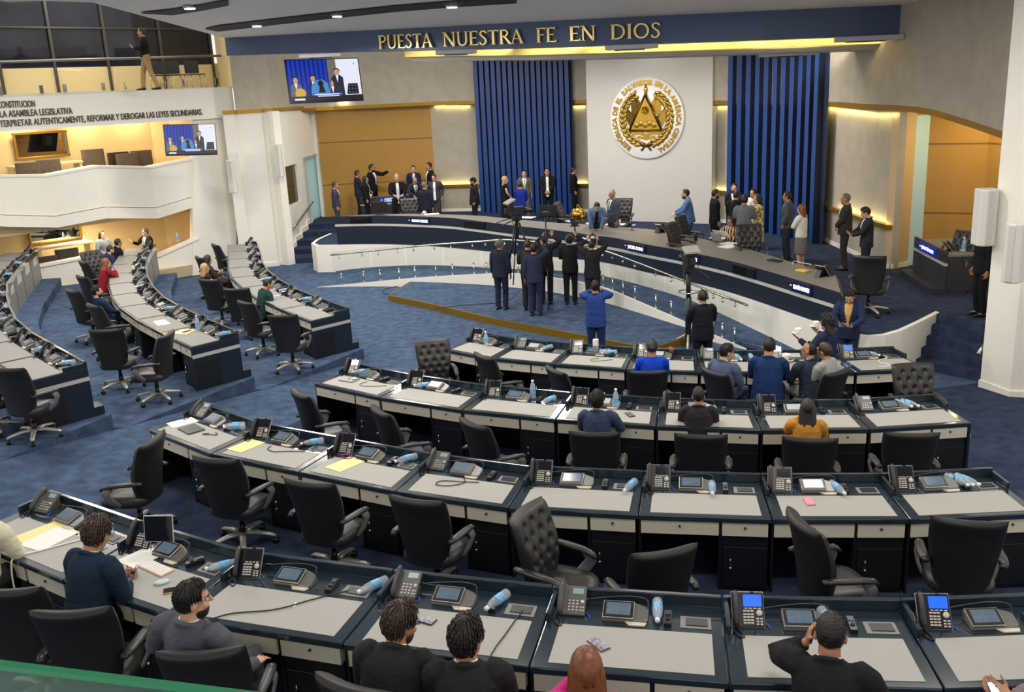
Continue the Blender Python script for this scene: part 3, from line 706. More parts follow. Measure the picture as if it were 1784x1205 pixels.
SKIN = {'l': mat('skin_light', (204, 158, 128), .5, noise=.04, scale=30), 'm': mat('skin_tan', (176, 126, 96), .5, noise=.04, scale=30), 'd': mat('skin_brown', (146, 98, 72), .5, noise=.04, scale=30)}
HAIR = {'k': mat('hair_black', (26, 22, 20), .42, noise=.4, scale=60, stretch=(3, 3, .6), bump=.5), 'b': mat('hair_brown', (58, 40, 30), .45, noise=.3, scale=60, stretch=(3, 3, .6)),
        'g': mat('hair_grey', (98, 94, 90), .5, noise=.25, scale=60), 'y': mat('hair_blonde', (176, 142, 94), .4, noise=.25, scale=50, stretch=(3, 3, .5)), 'r': mat('hair_auburn', (118, 66, 38), .4, noise=.25, scale=50, stretch=(3, 3, .5))}
lip_m = mat('lips', (150, 84, 74), .5); eye_w = mat('eye_white', (220, 216, 210), .2); iris_m = mat('iris_dark', (34, 24, 20), .2); shoe_m = mat('black_shoe', (22, 21, 21), .3)
def cloth(rgb, rough=.85):
    return mat('cloth_%d_%d_%d' % rgb, rgb, rough, noise=.12, scale=11, bump=.55, bd=.02, spec=.2, stretch=(1, 1, 1.8))
def pattern_cloth(kind):
    m = mat('cloth_'+kind, (200, 180, 150), .8)
    nt = m.node_tree; b = nt.nodes['Principled BSDF']; tc = nt.nodes.new('ShaderNodeTexCoord')
    if kind == 'stripe': n = nt.nodes.new('ShaderNodeTexWave'); n.inputs['Scale'].default_value = 4.5; n.inputs['Distortion'].default_value = 4; cs = ((40, 26, 20), (214, 180, 140), .45)
    else: n = nt.nodes.new('ShaderNodeTexNoise'); n.inputs['Scale'].default_value = 14; cs = ((150, 128, 40), (222, 212, 170), .47)
    r = nt.nodes.new('ShaderNodeValToRGB'); r.color_ramp.elements[0].position = cs[2]; r.color_ramp.elements[1].position = cs[2]+.06
    r.color_ramp.elements[0].color = (*lin(cs[0]), 1); r.color_ramp.elements[1].color = (*lin(cs[1]), 1)
    nt.links.new(tc.outputs['Object'], n.inputs['Vector']); nt.links.new(n.outputs['Fac'], r.inputs[0]); nt.links.new(r.outputs[0], b.inputs['Base Color']); return m
# wrist target rel. to the shoulder line centre (x out, y fwd, z), elbow hint, hand direction, palm normal, finger curl
ARM = {
 'down': ((.24, .05, -.55), (.4, -1, 0), (0, .12, -1), (-1, .1, 0), .5),
 'clasp': ((.045, .20, -.44), (1, -.5, -.3), (-.85, .15, -.5), (-.1, -1, .1), .7),
 'cross': ((-.04, .20, -.27), (1, .1, -.6), (-1, .1, .1), (0, -1, 0), .5),
 'phone': ((.075, .29, -.24), (.7, -.3, -.9), (-.45, .75, .45), (-.35, -.45, .8), .9),
 'phone_low': ((.09, .33, -.33), (1, -.2, -.7), (-.45, .8, .3), (-.35, -.35, .85), .9),
 'raise': ((.12, .30, .24), (1, .1, -.3), (-.1, .25, 1), (-.5, .8, 0), .8),
 'reach': ((.22, .50, .05), (.6, 0, -1), (0, 1, .1), (0, 0, -1), .4),
 'reach_high': ((.16, .42, .20), (1, 0, -.6), (0, .7, .7), (-.6, .5, 0), .9),
 'pocket': ((.235, .04, -.50), (.7, -1, 0), (-.25, .25, -1), (-1, 0, 0), .7),
 'hip': ((.20, .02, -.42), (1, -.9, .2), (-.6, .5, -.6), (0, 0, -1), .6),
 'desk': ((.13, .40, -.28), (.55, -.3, -.8), (-.45, .9, -.1), (0, -.1, -1), .35),
 'desk_wide': ((.24, .36, -.30), (.7, -.3, -.6), (-.4, .9, -.1), (0, 0, -1), .35),
 'lap': ((.15, .24, -.42), (1, -.5, -.3), (-.5, .8, -.3), (0, -.1, -1), .5),
 'ear': ((.125, .12, .08), (1, .3, -.8), (-.25, -.1, 1), (-1, .1, -.1), .6),
 'chin': ((.06, .21, .02), (.8, .2, -1), (-.3, -.3, .9), (-.2, -1, 0), .9),
 'face': ((.075, .22, .06), (1, 0, -.5), (-.35, .2, 1), (-.6, -.5, 0), .9),
 'far': ((.05, .44, -.20), (1, -.2, -.8), (-.4, .8, .35), (-.35, -.45, .8), .9),
 'gesture': ((.28, .34, -.10), (.8, -.1, -1), (.2, .8, .6), (-.3, -.3, 1), .2),
 'paper': ((.16, .33, -.20), (1, -.2, -.7), (-.2, .75, .6), (-1, 0, .3), .7),
 'write': ((.10, .36, -.46), (1, .1, .3), (-.4, .8, -.6), (-.2, -.2, -1), .6),
 'arm_rest': ((.27, .25, -.36), (.6, -1, 0), (-.1, 1, -.2), (0, 0, -1), .3),
 'back': ((.05, -.16, -.42), (1, -.6, 0), (-.9, -.1, -.3), (0, 1, 0), .6),
 'chair_top': ((.20, .36, -.30), (.8, -.4, -.6), (-.2, .9, -.4), (0, 0, -1), .5),
}
def bone(S, Wt, hint, l1=.285, l2=.255):
    d = Wt-S; L = min(d.length, l1+l2-.004); d.normalize(); Wt = S+d*L
    a = (l1*l1-l2*l2+L*L)/(2*L); h = math.sqrt(max(0, l1*l1-a*a)); hv = hint-d*hint.dot(d); hv.normalize()
    return S+d*a+hv*h, Wt
def hand(mb, Wp, d, n, side, curl, fr, voxel):
    d = d.normalized(); n = (n-d*n.dot(d)).normalized(); x = d.cross(n)*side      # x points to the thumb side
    if x.length < .1: x = Vector((1, 0, 0))
    x.normalize(); tips = []
    mb.tube([Wp-d*.02, Wp+d*.02, Wp+d*.055, Wp+d*.088], [(.024, .02), (.032, .017), (.041, .016), (.038, .013)], 10, up=n)
    for k, (off_, ln, spread) in enumerate(((.031, .072, .16), (.0105, .082, .05), (-.0105, .076, -.06), (-.031, .06, -.18))):
        p = Wp+d*.082+x*off_; v = (d+x*spread).normalized(); pts = [p]; c = curl*(.75+.13*k)
        for s_ in range(3):
            ang = c*(.55+.35*s_); v = (v*math.cos(ang)+n*math.sin(ang)).normalized(); p = p+v*ln*(.42, .33, .25)[s_]; pts.append(p)
        mb.tube(pts, [fr*1.05, fr, fr*.95, fr*.8], 7)
    p = Wp+d*.03+x*.03; v = (x*.8+d*.65+n*.25).normalized(); q = p+v*.035; v2 = (x*.25+d*.9+n*(.35+.3*curl)).normalized(); r = q+v2*.03; t = r+(v2+n*.25*curl).normalized()*.024
    mb.tube([Wp+d*.02+x*.012, p, q, r, t], [fr*1.3, fr*1.35, fr*1.2, fr*1.05, fr*.85], 7)
    return Wp+d*.075+n*.028, x, d, n
HELD = {}
def person(px, py, fz, head_dir, label, pose='stand', lean=0, twist=0, side_lean=0, hy=0, hp=0, L='down', R='down', skin='m', hair='k', style='short',
           top='suit', c=(34, 36, 46), legs=None, shirt=(225, 225, 225), tie=None, s=.95, near=False, group=None, beard=False, glasses=False, open_=False, stance=.0,
           fat=1.1, pat=None, key=None, zhead=None, zc=None, headphones=False, hat=False, shift=0, lap=False):
    female = top in ('dress', 'blouse', 'jacket_w')
    c = tuple(c); legs = legs or c
    pz = .93 if pose == 'stand' else .53
    vox = .0075 if near else .0125
    T = Matrix.Translation((0, 0, pz))@Matrix.Rotation(math.radians(-twist), 4, 'Z')@Matrix.Rotation(math.radians(side_lean), 4, 'Y')@Matrix.Rotation(math.radians(-lean), 4, 'X')
    t = lambda x, y, z: T@Vector((x, y, z))          # torso frame, z from the pelvis
    w = (.92 if female else 1.)
    # head frame
    hb = t(0, .015, .562); HM = T.to_3x3()@Matrix.Rotation(math.radians(lean*.75), 3, 'X')@Matrix.Rotation(math.radians(-hy), 3, 'Z')@Matrix.Rotation(math.radians(-hp), 3, 'X')
    Hc = hb+HM@Vector((0, .012, .075))
    hd = lambda x, y, z: Hc+HM@Vector((x, y, z))
    rt = empty('person', (0, 0, 0), 0, label, 'person', group)
    S = {sd: t(sd*.178*w, 0, .475) for sd in (-1, 1)}
    # ---- arms
    arms = {}
    for sd, nm in ((-1, L), (1, R)):
        a = ARM[nm] if isinstance(nm, str) else nm
        m3 = T.to_3x3(); vv = lambda q: m3@Vector((q[0]*sd, q[1], q[2]))
        tgt = t(a[0][0]*sd, a[0][1], a[0][2]+.475)
        E, Wt = bone(S[sd], tgt, vv(a[1])); arms[sd] = (E, Wt, vv(a[2]), vv(a[3]), a[4])
    # ---- legs
    J = {}
    for sd in (-1, 1):
        if pose == 'stand':
            J[sd] = (Vector((sd*.09, 0, .90)), Vector((sd*(.10+stance*.4), .025+sd*shift*.5, .49)), Vector((sd*(.10+stance), -.02+sd*shift, .085)))
        else:
            J[sd] = (Vector((sd*.09, .0, .55)), Vector((sd*.13, .43, .54)), Vector((sd*.13, .40+.0*sd, .085)))
    bd = MB(); fr = .0076 if near else .0096
    bd.tube([t(0, 0, -.06), t(0, 0, .05), t(0, 0, .18), t(0, .01, .32), t(0, .005, .43), t(0, 0, .50)], [(.15*w, .10), (.155*w*fat, .105*fat), (.135*w*fat, .10*fat), (.15*w, .105), (.15*w, .09), (.08, .06)], 14, up=T.to_3x3()@Vector((0, 1, 0)))
    bd.tube([t(0, -.01, .47), t(0, 0, .545), hd(0, -.015, -.02)], [.068, .060, .058], 12)
    bd.ball(hd(0, -.012, .028), (.077, .097, .103), 14, M=HM); bd.ball(hd(0, .02, -.045), (.061, .07, .082), 12, M=HM); bd.ball(hd(0, .062, -.098), (.03, .026, .024), 8, M=HM)
    bd.tube([hd(0, .088, .025), hd(0, .104, -.01), hd(0, .112, -.028)], [.010, .012, .017], 8); bd.ball(hd(0, .074, .034), (.052, .02, .014), 8, M=HM)
    for sd in (-1, 1):
        bd.ball(hd(sd*.078, -.008, -.008), (.011, .021, .032), 8, M=HM); bd.ball(hd(sd*.036, .066, -.03), (.026, .022, .022), 8, M=HM)
        E, Wt, d, n, cu = arms[sd]
        bd.tube([S[sd]+T.to_3x3()@Vector((-sd*.03, 0, -.03)), S[sd].lerp(E, .4), E, E.lerp(Wt, .35), Wt], [.042, .044, .038, .038, .025], 10)
        HELD[(key, sd)] = hand(bd, Wt, d, n, sd, cu, fr, vox)
        h, k, a_ = J[sd]; bd.tube([h, h.lerp(k, .5), k, k.lerp(a_, .35), a_], [.082, .07, .05, .052, .036], 10); bd.tube([a_, a_+Vector((0, .06, -.045)), a_+Vector((0, .16, -.06))], [.036, .036, .026], 8)
    body = put(blob(bd, vox, 2), 'body', SKIN[skin], rt)
    # ---- face
    mb = MB()
    for sd in (-1, 1): mb.ball(hd(sd*.031, .079, .008), (.014, .010, .008), 8, 0, HM); mb.ball(hd(sd*.031, .086, .008), (.006, .005, .006), 6, 1, HM)
    mb.build('eyes', [eye_w, iris_m], body)
    mb = MB(); mb.ball(hd(0, .087, -.064), (.024, .008, .008), 8, 0, HM); mb.build('mouth', lip_m, body)
    hm = HAIR[hair]
    if style != 'bald':
        mb = MB()
        for sd in (-1, 1): mb.tube([hd(sd*.014, .092, .03), hd(sd*.032, .09, .036), hd(sd*.052, .076, .03)], [.003, .0045, .003], 5)
        mb.build('eyebrows', hm, body)
    # ---- hair
    mb = MB(); NA, NP = 36, 12
    if style not in ('bald',):
        rs = []; rnd = random.Random(int(px*7+py)); tk = {'short': 1.10, 'crop': 1.05, 'balding': 1.045, 'long': 1.13, 'bun': 1.09, 'curly': 1.2, 'wave': 1.17}.get(style, 1.1)
        jit = [[rnd.uniform(-1, 1) for _ in range(NA)] for _ in range(NP+2)]
        for i in range(NP+2):
            rg = []
            for k in range(NA):
                ph = 2*PI*k/NA; fy = math.cos(ph)               # fy=1 front
                zl = .052+.02*max(0, fy)**2 if fy > .55 else (.0 if fy > .0 else -.09+.05*max(0, fy+.5))
                if style == 'balding': zl = .115 if fy > .2 else (.09 if fy > -.2 else -.07)
                if style in ('long', 'bun', 'curly') and fy < .5: zl = -.05
                zl = max(-.098, min(.12, zl)); th = math.acos(max(-.98, min(.98, zl/.112)))
                a = th*min(i, NP)/NP; q = tk*(1+(.05 if style == 'curly' else .026)*jit[i][k]*(1 if 0 < i < NP else 0)); q = .93 if i > NP else q
                if style in ('short', 'wave') and fy > .2 and i < NP-1: q += .06*(i/NP)
                if style in ('short', 'crop') and fy < .4: q -= .045*(i/NP)
                rg.append(hd(.077*q*math.sin(a)*math.sin(ph), -.012+.097*q*math.sin(a)*math.cos(ph), .028+.103*q*math.cos(a)))
            rs.append(rg)
        rs[0] = [hd(0, -.012, .028+.103*tk)+ (p-rs[0][0])*0 + HM@Vector((.002*math.sin(2*PI*k/NA), .002*math.cos(2*PI*k/NA), 0)) for k, p in enumerate(rs[0])]
        mb.rings(rs, cap=True)
        if near and style not in ('long', 'bun'):            # locks of hair laid over the cap
            lk = {'wave': (.044, .0062), 'crop': (.013, .0028), 'balding': (.015, .003), 'curly': (.05, .013)}.get(style, (.032, .0045))
            for i in range(1, NP):
                for k in range(0, NA, 1 if i > 4 else 2):
                    p0 = rs[i][k]; p1 = rs[min(i+1, NP)][k]; dr = (p1-p0)
                    if dr.length < 1e-4: continue
                    sw = HM@Vector((rnd.uniform(-.5, .5)+.4, -.35, 0)); dr = (dr.normalized()+sw*.55).normalized(); n_ = (p0-hd(0, -.012, .01)).normalized()
                    mb.tube([p0-n_*.003, p0+dr*lk[0]*.5+n_*lk[1]*.45, p0+dr*lk[0]-n_*.004], [lk[1]*.7, lk[1]*.85, lk[1]*.25], 5)
    if style in ('long', 'curly'):
        ln = -.36 if style == 'long' else -.24; rs = []; rnd = random.Random(int(px)); kr = [rnd.uniform(-1, 1) for _ in range(40)]
        for i in range(9):
            f = i/8; z = .10+(ln-.10)*f; g = 1+(.14*rnd.uniform(-.6, 1) if style == 'curly' else 0)
            ww = (.060, .088, .096, .099, .102, .104, .100, .090, .070)[i]*g; dd = (.05, .078, .078, .068, .058, .05, .045, .04, .03)[i]*g; yc = (-.02, -.028, -.034, -.042, -.05, -.056, -.06, -.06, -.06)[i]
            down = HM@Vector((0, yc, max(z, -.06)))+(T.to_3x3()@Vector((0, -.03*min(1, max(0, -.06-z)*8), min(0, z+.06))))
            rs.append([Hc+down+HM@Vector((ww*math.sin(2*PI*k/40)*(1+.07*kr[k]), dd*math.cos(2*PI*k/40)*(1+.10*kr[k]), 0)) for k in range(40)])
        mb.rings(rs)
    if style == 'bun': mb.ball(hd(0, -.115, .03), (.042, .04, .042), 10)
    if mb.v: mb.build('hair', hm, rt)
    if beard:
        mb = MB(); mb.ball(hd(0, .022, -.072), (.0645, .073, .062), 12, 0, HM); mb.build('beard', hm, body)
    if glasses:
        mb = MB()
        for sd in (-1, 1):
            mb.tube([hd(sd*.032+.022*math.cos(k*PI/6), .1, .008+.016*math.sin(k*PI/6)) for k in range(13)], .0022, 5); mb.tube([hd(sd*.054, .098, .012), hd(sd*.08, .0, .012)], .002, 5)
        mb.tube([hd(-.01, .102, .012), hd(.01, .102, .012)], .002, 5); mb.build('glasses', blackp, rt)
    if hat:
        mb = MB(); mb.ball(hd(0, -.008, .055), (.088, .106, .088), 12, 0, HM); mb.rings([[hd(.07*math.cos(a)*q, .07+.075*math.sin(a)*q, .06-.012*q) for a in [PI*k/8 for k in range(9)]+[0]] for q in (.2, 1)], cap=True); mb.build('flat_cap', cloth((30, 30, 32)), rt)
    if headphones:
        mb = MB(); mb.tube([hd(.095*math.cos(PI*k/12), -.01, .01+.14*math.sin(PI*k/12)) for k in range(13)], .009, 6)
        for sd in (-1, 1): mb.ball(hd(sd*.094, -.01, -.005), (.018, .036, .04), 8, M=HM)
        mb.build('headphones', mat('headset_grey', (110, 108, 106), .4), rt)
    # ---- clothes
    cv = .0115 if near else .016
    jm = cloth(c) if not pat else pattern_cloth(pat); up_ = T.to_3x3()@Vector((0, 1, 0))
    jk = MB(); sh = top in ('suit', 'jacket_w', 'blouse', 'dress', 'shirt')
    bx, by = .172*w*fat, .125*fat
    hem = -.13 if top == 'suit' else (-.06 if top == 'jacket_w' else -.03)
    if pose == 'stand':
        lo = [(0, .005, hem, bx*1.02, by*1.08), (0, .005, hem*.5, bx*1.02, by*1.06)]
    else:
        lo = [(0, .02, -.10, bx*1.05, by*1.1), (0, .01, -.03, bx*1.04, by*1.12)]
    pr = lo+[(0, .005, .06, bx, by*1.02), (0, 0, .18, bx*.93, by*.96), (0, .01, .32, .186*w, .142), (0, .0, .41, .190*w, .128), (0, -.008, .462, .162*w, .106), (0, -.012, .505, .105*w, .08), (0, -.012, .53, .068, .066)]
    jk.tube([t(x, y, z) for x, y, z, _, _ in pr], [(a, b) for *_, a, b in pr], 18, up=up_)
    sl = {'dress': .0, 'blouse': 1.}.get(top, 1.)
    for sd in (-1, 1):
        E, Wt, d, n, cu = arms[sd]; jk.ball(S[sd]+(T.to_3x3()@Vector((-sd*.022, -.002, -.018))), (.070, .070, .066), 10)
        if sl:
            we = Wt.lerp(E, .06); jk.tube([S[sd]+(T.to_3x3()@Vector((-sd*.04, 0, -.012))), S[sd].lerp(E, .25), S[sd].lerp(E, .7), E, E.lerp(we, .45), we], [.078, .077, .067, .060, .054, .044], 12)
        else: jk.tube([S[sd], S[sd].lerp(E, .3)], [.07, .06], 10)
    if top == 'suit': jk.tube([t(.078*math.sin(a), -.015-.07*math.cos(a), .535-.035*(1-math.cos(a))/2*1.6) for a in [-2.2+4.4*k/10 for k in range(11)]], [.012]+[.017]*9+[.012], 8)
    me = blob(jk, cv, 3); Ti = T.inverted()
    vt = .11 if not open_ else -.2
    def test(p):
        q = Ti@p
        if top in ('suit', 'jacket_w') and q.y > .02 and q.z > vt and abs(q.x) < .14:
            wd = .062*min(1, max(0, (q.z-vt)/.30))+.006 if not open_ else .042
            if q.z < .5 and abs(q.x) < wd: return 2 if (tie and abs(q.x) < .017+.008*(q.z < .35) and q.z < .47) else 1
        return 0
    parts = split(me, test); bpy.data.meshes.remove(me)
    nm = {'suit': 'suit_jacket', 'jacket_w': 'jacket', 'blouse': 'blouse', 'dress': 'dress_top', 'shirt': 'shirt'}[top]
    if 0 in parts: put(parts[0], nm, jm, rt)
    if 1 in parts: put(parts[1], 'shirt_front', cloth(tuple(shirt)), rt)
    if 2 in parts: put(parts[2], 'tie', cloth(tuple(tie)), rt)
    if top in ('suit', 'shirt'):
        mb = MB(); rs = []
        for q, z in ((.066, .49), (.066, .535), (.056, .537)): rs.append([t(q*math.sin(2*PI*k/18), -.004+q*1.05*math.cos(2*PI*k/18), z-.03*max(0, math.cos(2*PI*k/18))) for k in range(18)])
        mb.rings(rs, cap=False); mb.build('collar', cloth(tuple(shirt) if top == 'suit' else c), rt)
    lm = cloth(tuple(legs)) if pat != 'floral' else pattern_cloth(pat); lg = MB()
    if top in ('dress',) or (female and legs == 'x') or lap:
        if pose == 'stand':
            L_ = .18 if top == 'dress' else .46
            lg.tube([Vector((0, 0, pz+.08)), Vector((0, 0, pz-.08)), Vector((0, 0, .6)), Vector((0, .01, L_))], [(.155, .12), (.185, .14), (.19, .15), (.185, .15) if top != 'dress' else (.235, .2)], 18)
        else: lg.tube([Vector((0, .0, .56)), Vector((0, .22, .56)), Vector((0, .46, .54))], [(.19, .1), (.2, .1), (.19, .085)], 14)
        put(blob(lg, cv, 3), 'skirt', lm, rt)
    else:
        for sd in (-1, 1):
            h, k, a_ = J[sd]; lg.tube([h+Vector((0, 0, .06)) if pose == 'stand' else h+Vector((-.02*sd, -.03, .0)), h.lerp(k, .35), k, k.lerp(a_, .5), a_+Vector((0, 0, -.01))], [.105*min(1.1, fat), .094, .073, .068, .066], 12)
        lg.tube([Vector((0, -.0, pz-.10)), Vector((0, 0, pz-.02)), Vector((0, 0, pz+.10))], [(.14*fat, .11*fat), (.16*fat, .118*fat), (.15*fat, .108*fat)], 14)
        put(blob(lg, cv, 3), 'trousers', lm, rt)
    for sd in (-1, 1):
        a_ = J[sd][2]; mb = MB(); mb.tube([a_+Vector((0, -.075, -.05)), a_+Vector((0, -.03, -.045)), a_+Vector((0, .06, -.05)), a_+Vector((0, .15, -.058)), a_+Vector((0, .19, -.064))], [(.03, .03), (.042, .04), (.044, .036), (.042, .026), (.02, .016)], 10, up=(0, 0, 1)); mb.build('shoe', shoe_m, rt)
    # ---- stand or seat the figure so that its head shows at the pixel
    if zc:                               # a figure of its own height at a known distance
        q = on(px, py, zc); zhead = None; s = (q.z-fz)/Hc.z
    zh = Hc.z*s; hw = at(px, py, fz+(zh if zhead is None else zhead)); rz = math.radians(azim(hw)-head_dir)
    o2 = Matrix.Rotation(rz, 3, 'Z')@Vector((Hc.x*s, Hc.y*s, 0))
    rt.location = (hw.x-o2.x, hw.y-o2.y, fz if zhead is None else fz+zhead-zh); rt.rotation_euler = (0, 0, rz); rt.scale = (s,)*3
    rt['_'] = 0; del rt['_']
    Mw = Matrix.Translation(rt.location)@Matrix.Rotation(rz, 4, 'Z')@Matrix.Scale(s, 4)
    for sd in (-1, 1):
        p, x, d, n = HELD[(key, sd)]; m3 = Mw.to_3x3().normalized(); HELD[(key, sd)] = (Mw@p, m3@x, m3@d, m3@n)
    return rt
# ================================================================ DAIS FURNITURE, SIGNS, CAMERAS
def fit_text(body, L, R, cap, m, name, parent=None, depth=.012, bold=.012, out=None, label=None, cat=None):
    L, R = Vector(L), Vector(R); x = (R-L); w = x.length; x.normalize(); z = Vector((0, 0, 1)); n = x.cross(z).normalized()
    t = text_mesh(body, 1., .5, m, name, 'LEFT', bold=bold); me = t.data
    co = np.empty(len(me.vertices)*3); me.vertices.foreach_get('co', co); co = co.reshape(-1, 3)
    mn, mx = co.min(0), co.max(0); hs = cap/(.69)
    M = Matrix.Translation(L)@frame((0, 0, 0), x, z, n)@Matrix.Diagonal((w/(mx[0]-mn[0]), hs, depth*2, 1))@Matrix.Translation((-mn[0], .345, 0))
    t.parent = parent; me.transform(M if parent is None else parent.matrix_basis.inverted()@M)
    if label: tag(t, label, cat)
    return t
CZ = 1.65
def czx(px): return 1.66-.21*max(0., min(1., (px-800)/240.))
def colpx(q, z=1.5): v = Vector((q[0], q[1], z))-EYE; return IW/2+FPX*v.dot(_r)/v.dot(_f)
ZT = [czx(colpx(q)) for q in CF]
CB = [off([q], .8+.7*max(0, min(1, (i-10)/10)), (9.5, 29))[0] for i, q in enumerate(CF)]
counter = empty('dais_counter', (CF[20][0], CF[20][1], DAIS), 0, 'long curved dark navy counter with grey top and pale band on the dais', 'counter')
def cbuild(mb, name, m, bevel=0.):
    mb.v = [(x-CF[20][0], y-CF[20][1], z-DAIS) for x, y, z in mb.v]; return mb.build(name, m, counter, bevel)
mb = MB(); mb.strip(CF, off(CF, .06, (8, 30)), DAIS, [z-.06 for z in ZT]); cbuild(mb, 'front_panel', navy_front)
mb = MB(); mb.strip(off(CF, -.03, (8, 30)), off(CF, .05, (8, 30)), [z-.30 for z in ZT], [z-.235 for z in ZT]); cbuild(mb, 'pale_band', strip_m)
mb = MB(); mb.strip(off(CF, -.02, (8, 30)), off(CF, .02, (8, 30)), [z-.235 for z in ZT], ZT); cbuild(mb, 'upper_fascia', navy_front)
mb = MB(); mb.strip(off(CF, .0, (8, 30)), CB, [z-.05 for z in ZT], ZT); cbuild(mb, 'countertop', greytop)
for e, nm in ((0, 'end_panel'), (-1, 'end_panel')):
    mb = MB(); mb.wall(CF[e], CB[e], DAIS, ZT[e]-.05, .05, side=1 if e == 0 else -1); cbuild(mb, nm, mat('grey_end', (58, 58, 62), .45))
    mb = MB(); mb.wall(CF[e], CB[e], ZT[e]-.30, ZT[e]-.235, .07, side=1 if e == 0 else -1); cbuild(mb, 'pale_band', strip_m)
def cseg(px):                            # counter front segment under an image column
    best = None
    for i in range(len(CF)-1):
        p = [FPX*((Vector((*q, CZ))-EYE).dot(_r))/((Vector((*q, CZ))-EYE).dot(_f))+IW/2 for q in (CF[i], CF[i+1])]
        if min(p) <= px <= max(p)+.01: best = i
    return best if best is not None else (0 if px < 900 else len(CF)-2)
sign_m = mat('sign_navy', (14, 18, 52), .3, emit=(16, 22, 80), es=.25); sign_b = mat('sign_blue', (20, 40, 130), .3, emit=(18, 38, 150), es=.5)
sign_w = mat('sign_white', (235, 240, 255), .4, emit=(225, 235, 255), es=1.0)
def cplate(px0, px1, body, label, dark=False):
    i = cseg((px0+px1)/2); A, B = off([CF[i]], -.03, (8, 30))[0], off([CF[i+1]], -.03, (8, 30))[0]
    p0 = vp(px0, 400, A, B); p1 = vp(px1, 400, A, B); x = Vector((p1.x-p0.x, p1.y-p0.y, 0)); w = x.length; x.normalize()
    mid = Vector(((p0.x+p1.x)/2, (p0.y+p1.y)/2, czx((px0+px1)/2)-.125)); o = empty('name_plate' if not dark else 'sunken_display', mid, math.atan2(x.y, x.x), label, 'sign' if not dark else 'display')
    mb = MB(); mb.box((0, -.005, 0), (w, .04, .19)); mb.build('plate', sign_m if not dark else screen_off, o, bevel=.004)
    mb = MB(); mb.box((0, -.02, .10), (w, .03, .012)); mb.build('frame', darkp, o)
    if body:
        t = text_mesh(body, .1, .004, sign_w, 'lettering', 'CENTER', o, bold=.002); me = t.data
        co = np.empty(len(me.vertices)*3); me.vertices.foreach_get('co', co); co = co.reshape(-1, 3); s_ = w*.74/(co[:, 0].max()-co[:, 0].min())
        me.transform(Matrix.Translation((w*.06, -.032, 0))@Matrix.Rotation(PI/2, 4, 'X')@Matrix.Diagonal((s_, 1.05, 1, 1)))
        mb = MB(); mb.tube([(-w*.44+.02*math.cos(PI*k/6), -.03, .0+.022*math.sin(PI*k/6)) for k in range(7)], .005, 4); mb.build('emblem_mark', sign_w, o)
cplate(713, 750, 'REYNALDO CARDOZA', 'navy lit name plate under the coffee cup at the left part of the counter')
cplate(1003, 1034, 'ERNESTO CASTRO', 'navy lit name plate below the man signing papers')
cplate(1089, 1124, 'JAZZEL ROSAS', 'navy lit name plate below the tiny blue and white flag')
cplate(1183, 1219, 'ELISA ROSALES', 'navy lit name plate left of the woman reading papers')
cplate(1381, 1419, 'SERAFÍN ORANTES', 'navy lit name plate at the right end of the long counter')
cplate(612, 650, None, 'dark empty display recess at the far left of the counter front', True)
cplate(809, 845, None, 'dark empty display recess left of the tripod camera', True)
cplate(1279, 1318, None, 'dark empty display recess right of the woman reading papers', True)
# things on the counter
def box_thing(name, p, dims, m, label, cat, rz=0., bevel=.004, group=None):
    mb = MB(); mb.box((0, 0, dims[2]/2), dims); o = mb.build(name, m, bevel=bevel); o.location = p; o.rotation_euler = (0, 0, rz); return tag(o, label, cat, group)
def ct(px, py): return at(px, py, czx(px)+.001)
for px, py, dx, dy, lb, rz in ((752, 373, .42, .24, 'white papers near the coffee cup on the counter', .2), (916, 379, .5, .3, 'white papers behind the tripod camera', -.5), (996, 385, .3, .24, 'papers left of the golden bell', .4),
                               (1036, 389, .45, .3, 'paper being signed on the counter', .1), (1072, 391, .5, .3, 'white papers in front of the balding man', -.4), (1176, 404, .4, .25, 'papers by the leaned on leather chair', -.8),
                               (1252, 415, .4, .22, 'folded papers left of the grey laptop', -.9), (1276, 425, .5, .3, 'white papers under the striped woman', -.9), (1268, 430, .34, .3, 'loose white sheet at the front edge of the counter', -1.0)):
    box_thing('paper_stack', ct(px, py), (dx, dy, .012), paper, lb, 'paper', rz, 0)
def lathe_thing(name, p, prof, m, label, cat, n=16, group=None):
    mb = MB(); mb.lathe(prof, n=n); o = mb.build(name, m); o.location = p; return tag(o, label, cat, group)
china = mat('white_china', (232, 230, 222), .25)
def cup(p, label):
    o = empty('coffee_cup', p, .4, label, 'cup')
    mb = MB(); mb.lathe([(.001, .0), (.05, .0), (.085, .014), (.086, .018), (.05, .008), (.001, .008)], n=18); mb.build('saucer', china, o)
    mb = MB(); mb.lathe([(.001, .01), (.028, .01), (.042, .05), (.045, .075), (.041, .075), (.036, .05), (.001, .02)], n=18); mb.build('bowl', china, o)
    mb = MB(); mb.tube([(.04, 0, .065), (.066, 0, .06), (.066, 0, .035), (.036, 0, .03)], .005, 6); mb.build('handle', china, o)
    return o
CUP = cup(ct(739, 372), 'white cup and saucer on the left part of the counter')
o = empty('golden_bell', ct(1008, 386), 0, 'ornate golden globe shaped bell standing beside the signing man', 'bell')
mb = MB(); mb.lathe([(.001, 0), (.12, 0), (.13, .03), (.06, .06), (.001, .06)], n=18); mb.build('base', gold, o)
mb = MB(); mb.lathe([(.05, .05), (.16, .09), (.2, .18), (.19, .27), (.12, .35), (.03, .38)], n=20)
for k in range(10): a = 2*PI*k/10; mb.tube([(.17*math.cos(a), .17*math.sin(a), .09), (.212*math.cos(a), .212*math.sin(a), .19), (.13*math.cos(a), .13*math.sin(a), .35)], .012, 5)
mb.build('globe', gold, o)
mb = MB(); mb.tube([(.04*math.cos(k*PI/6), 0, .4+.05*math.sin(k*PI/6)) for k in range(13)], .012, 6); mb.build('handle', gold, o)
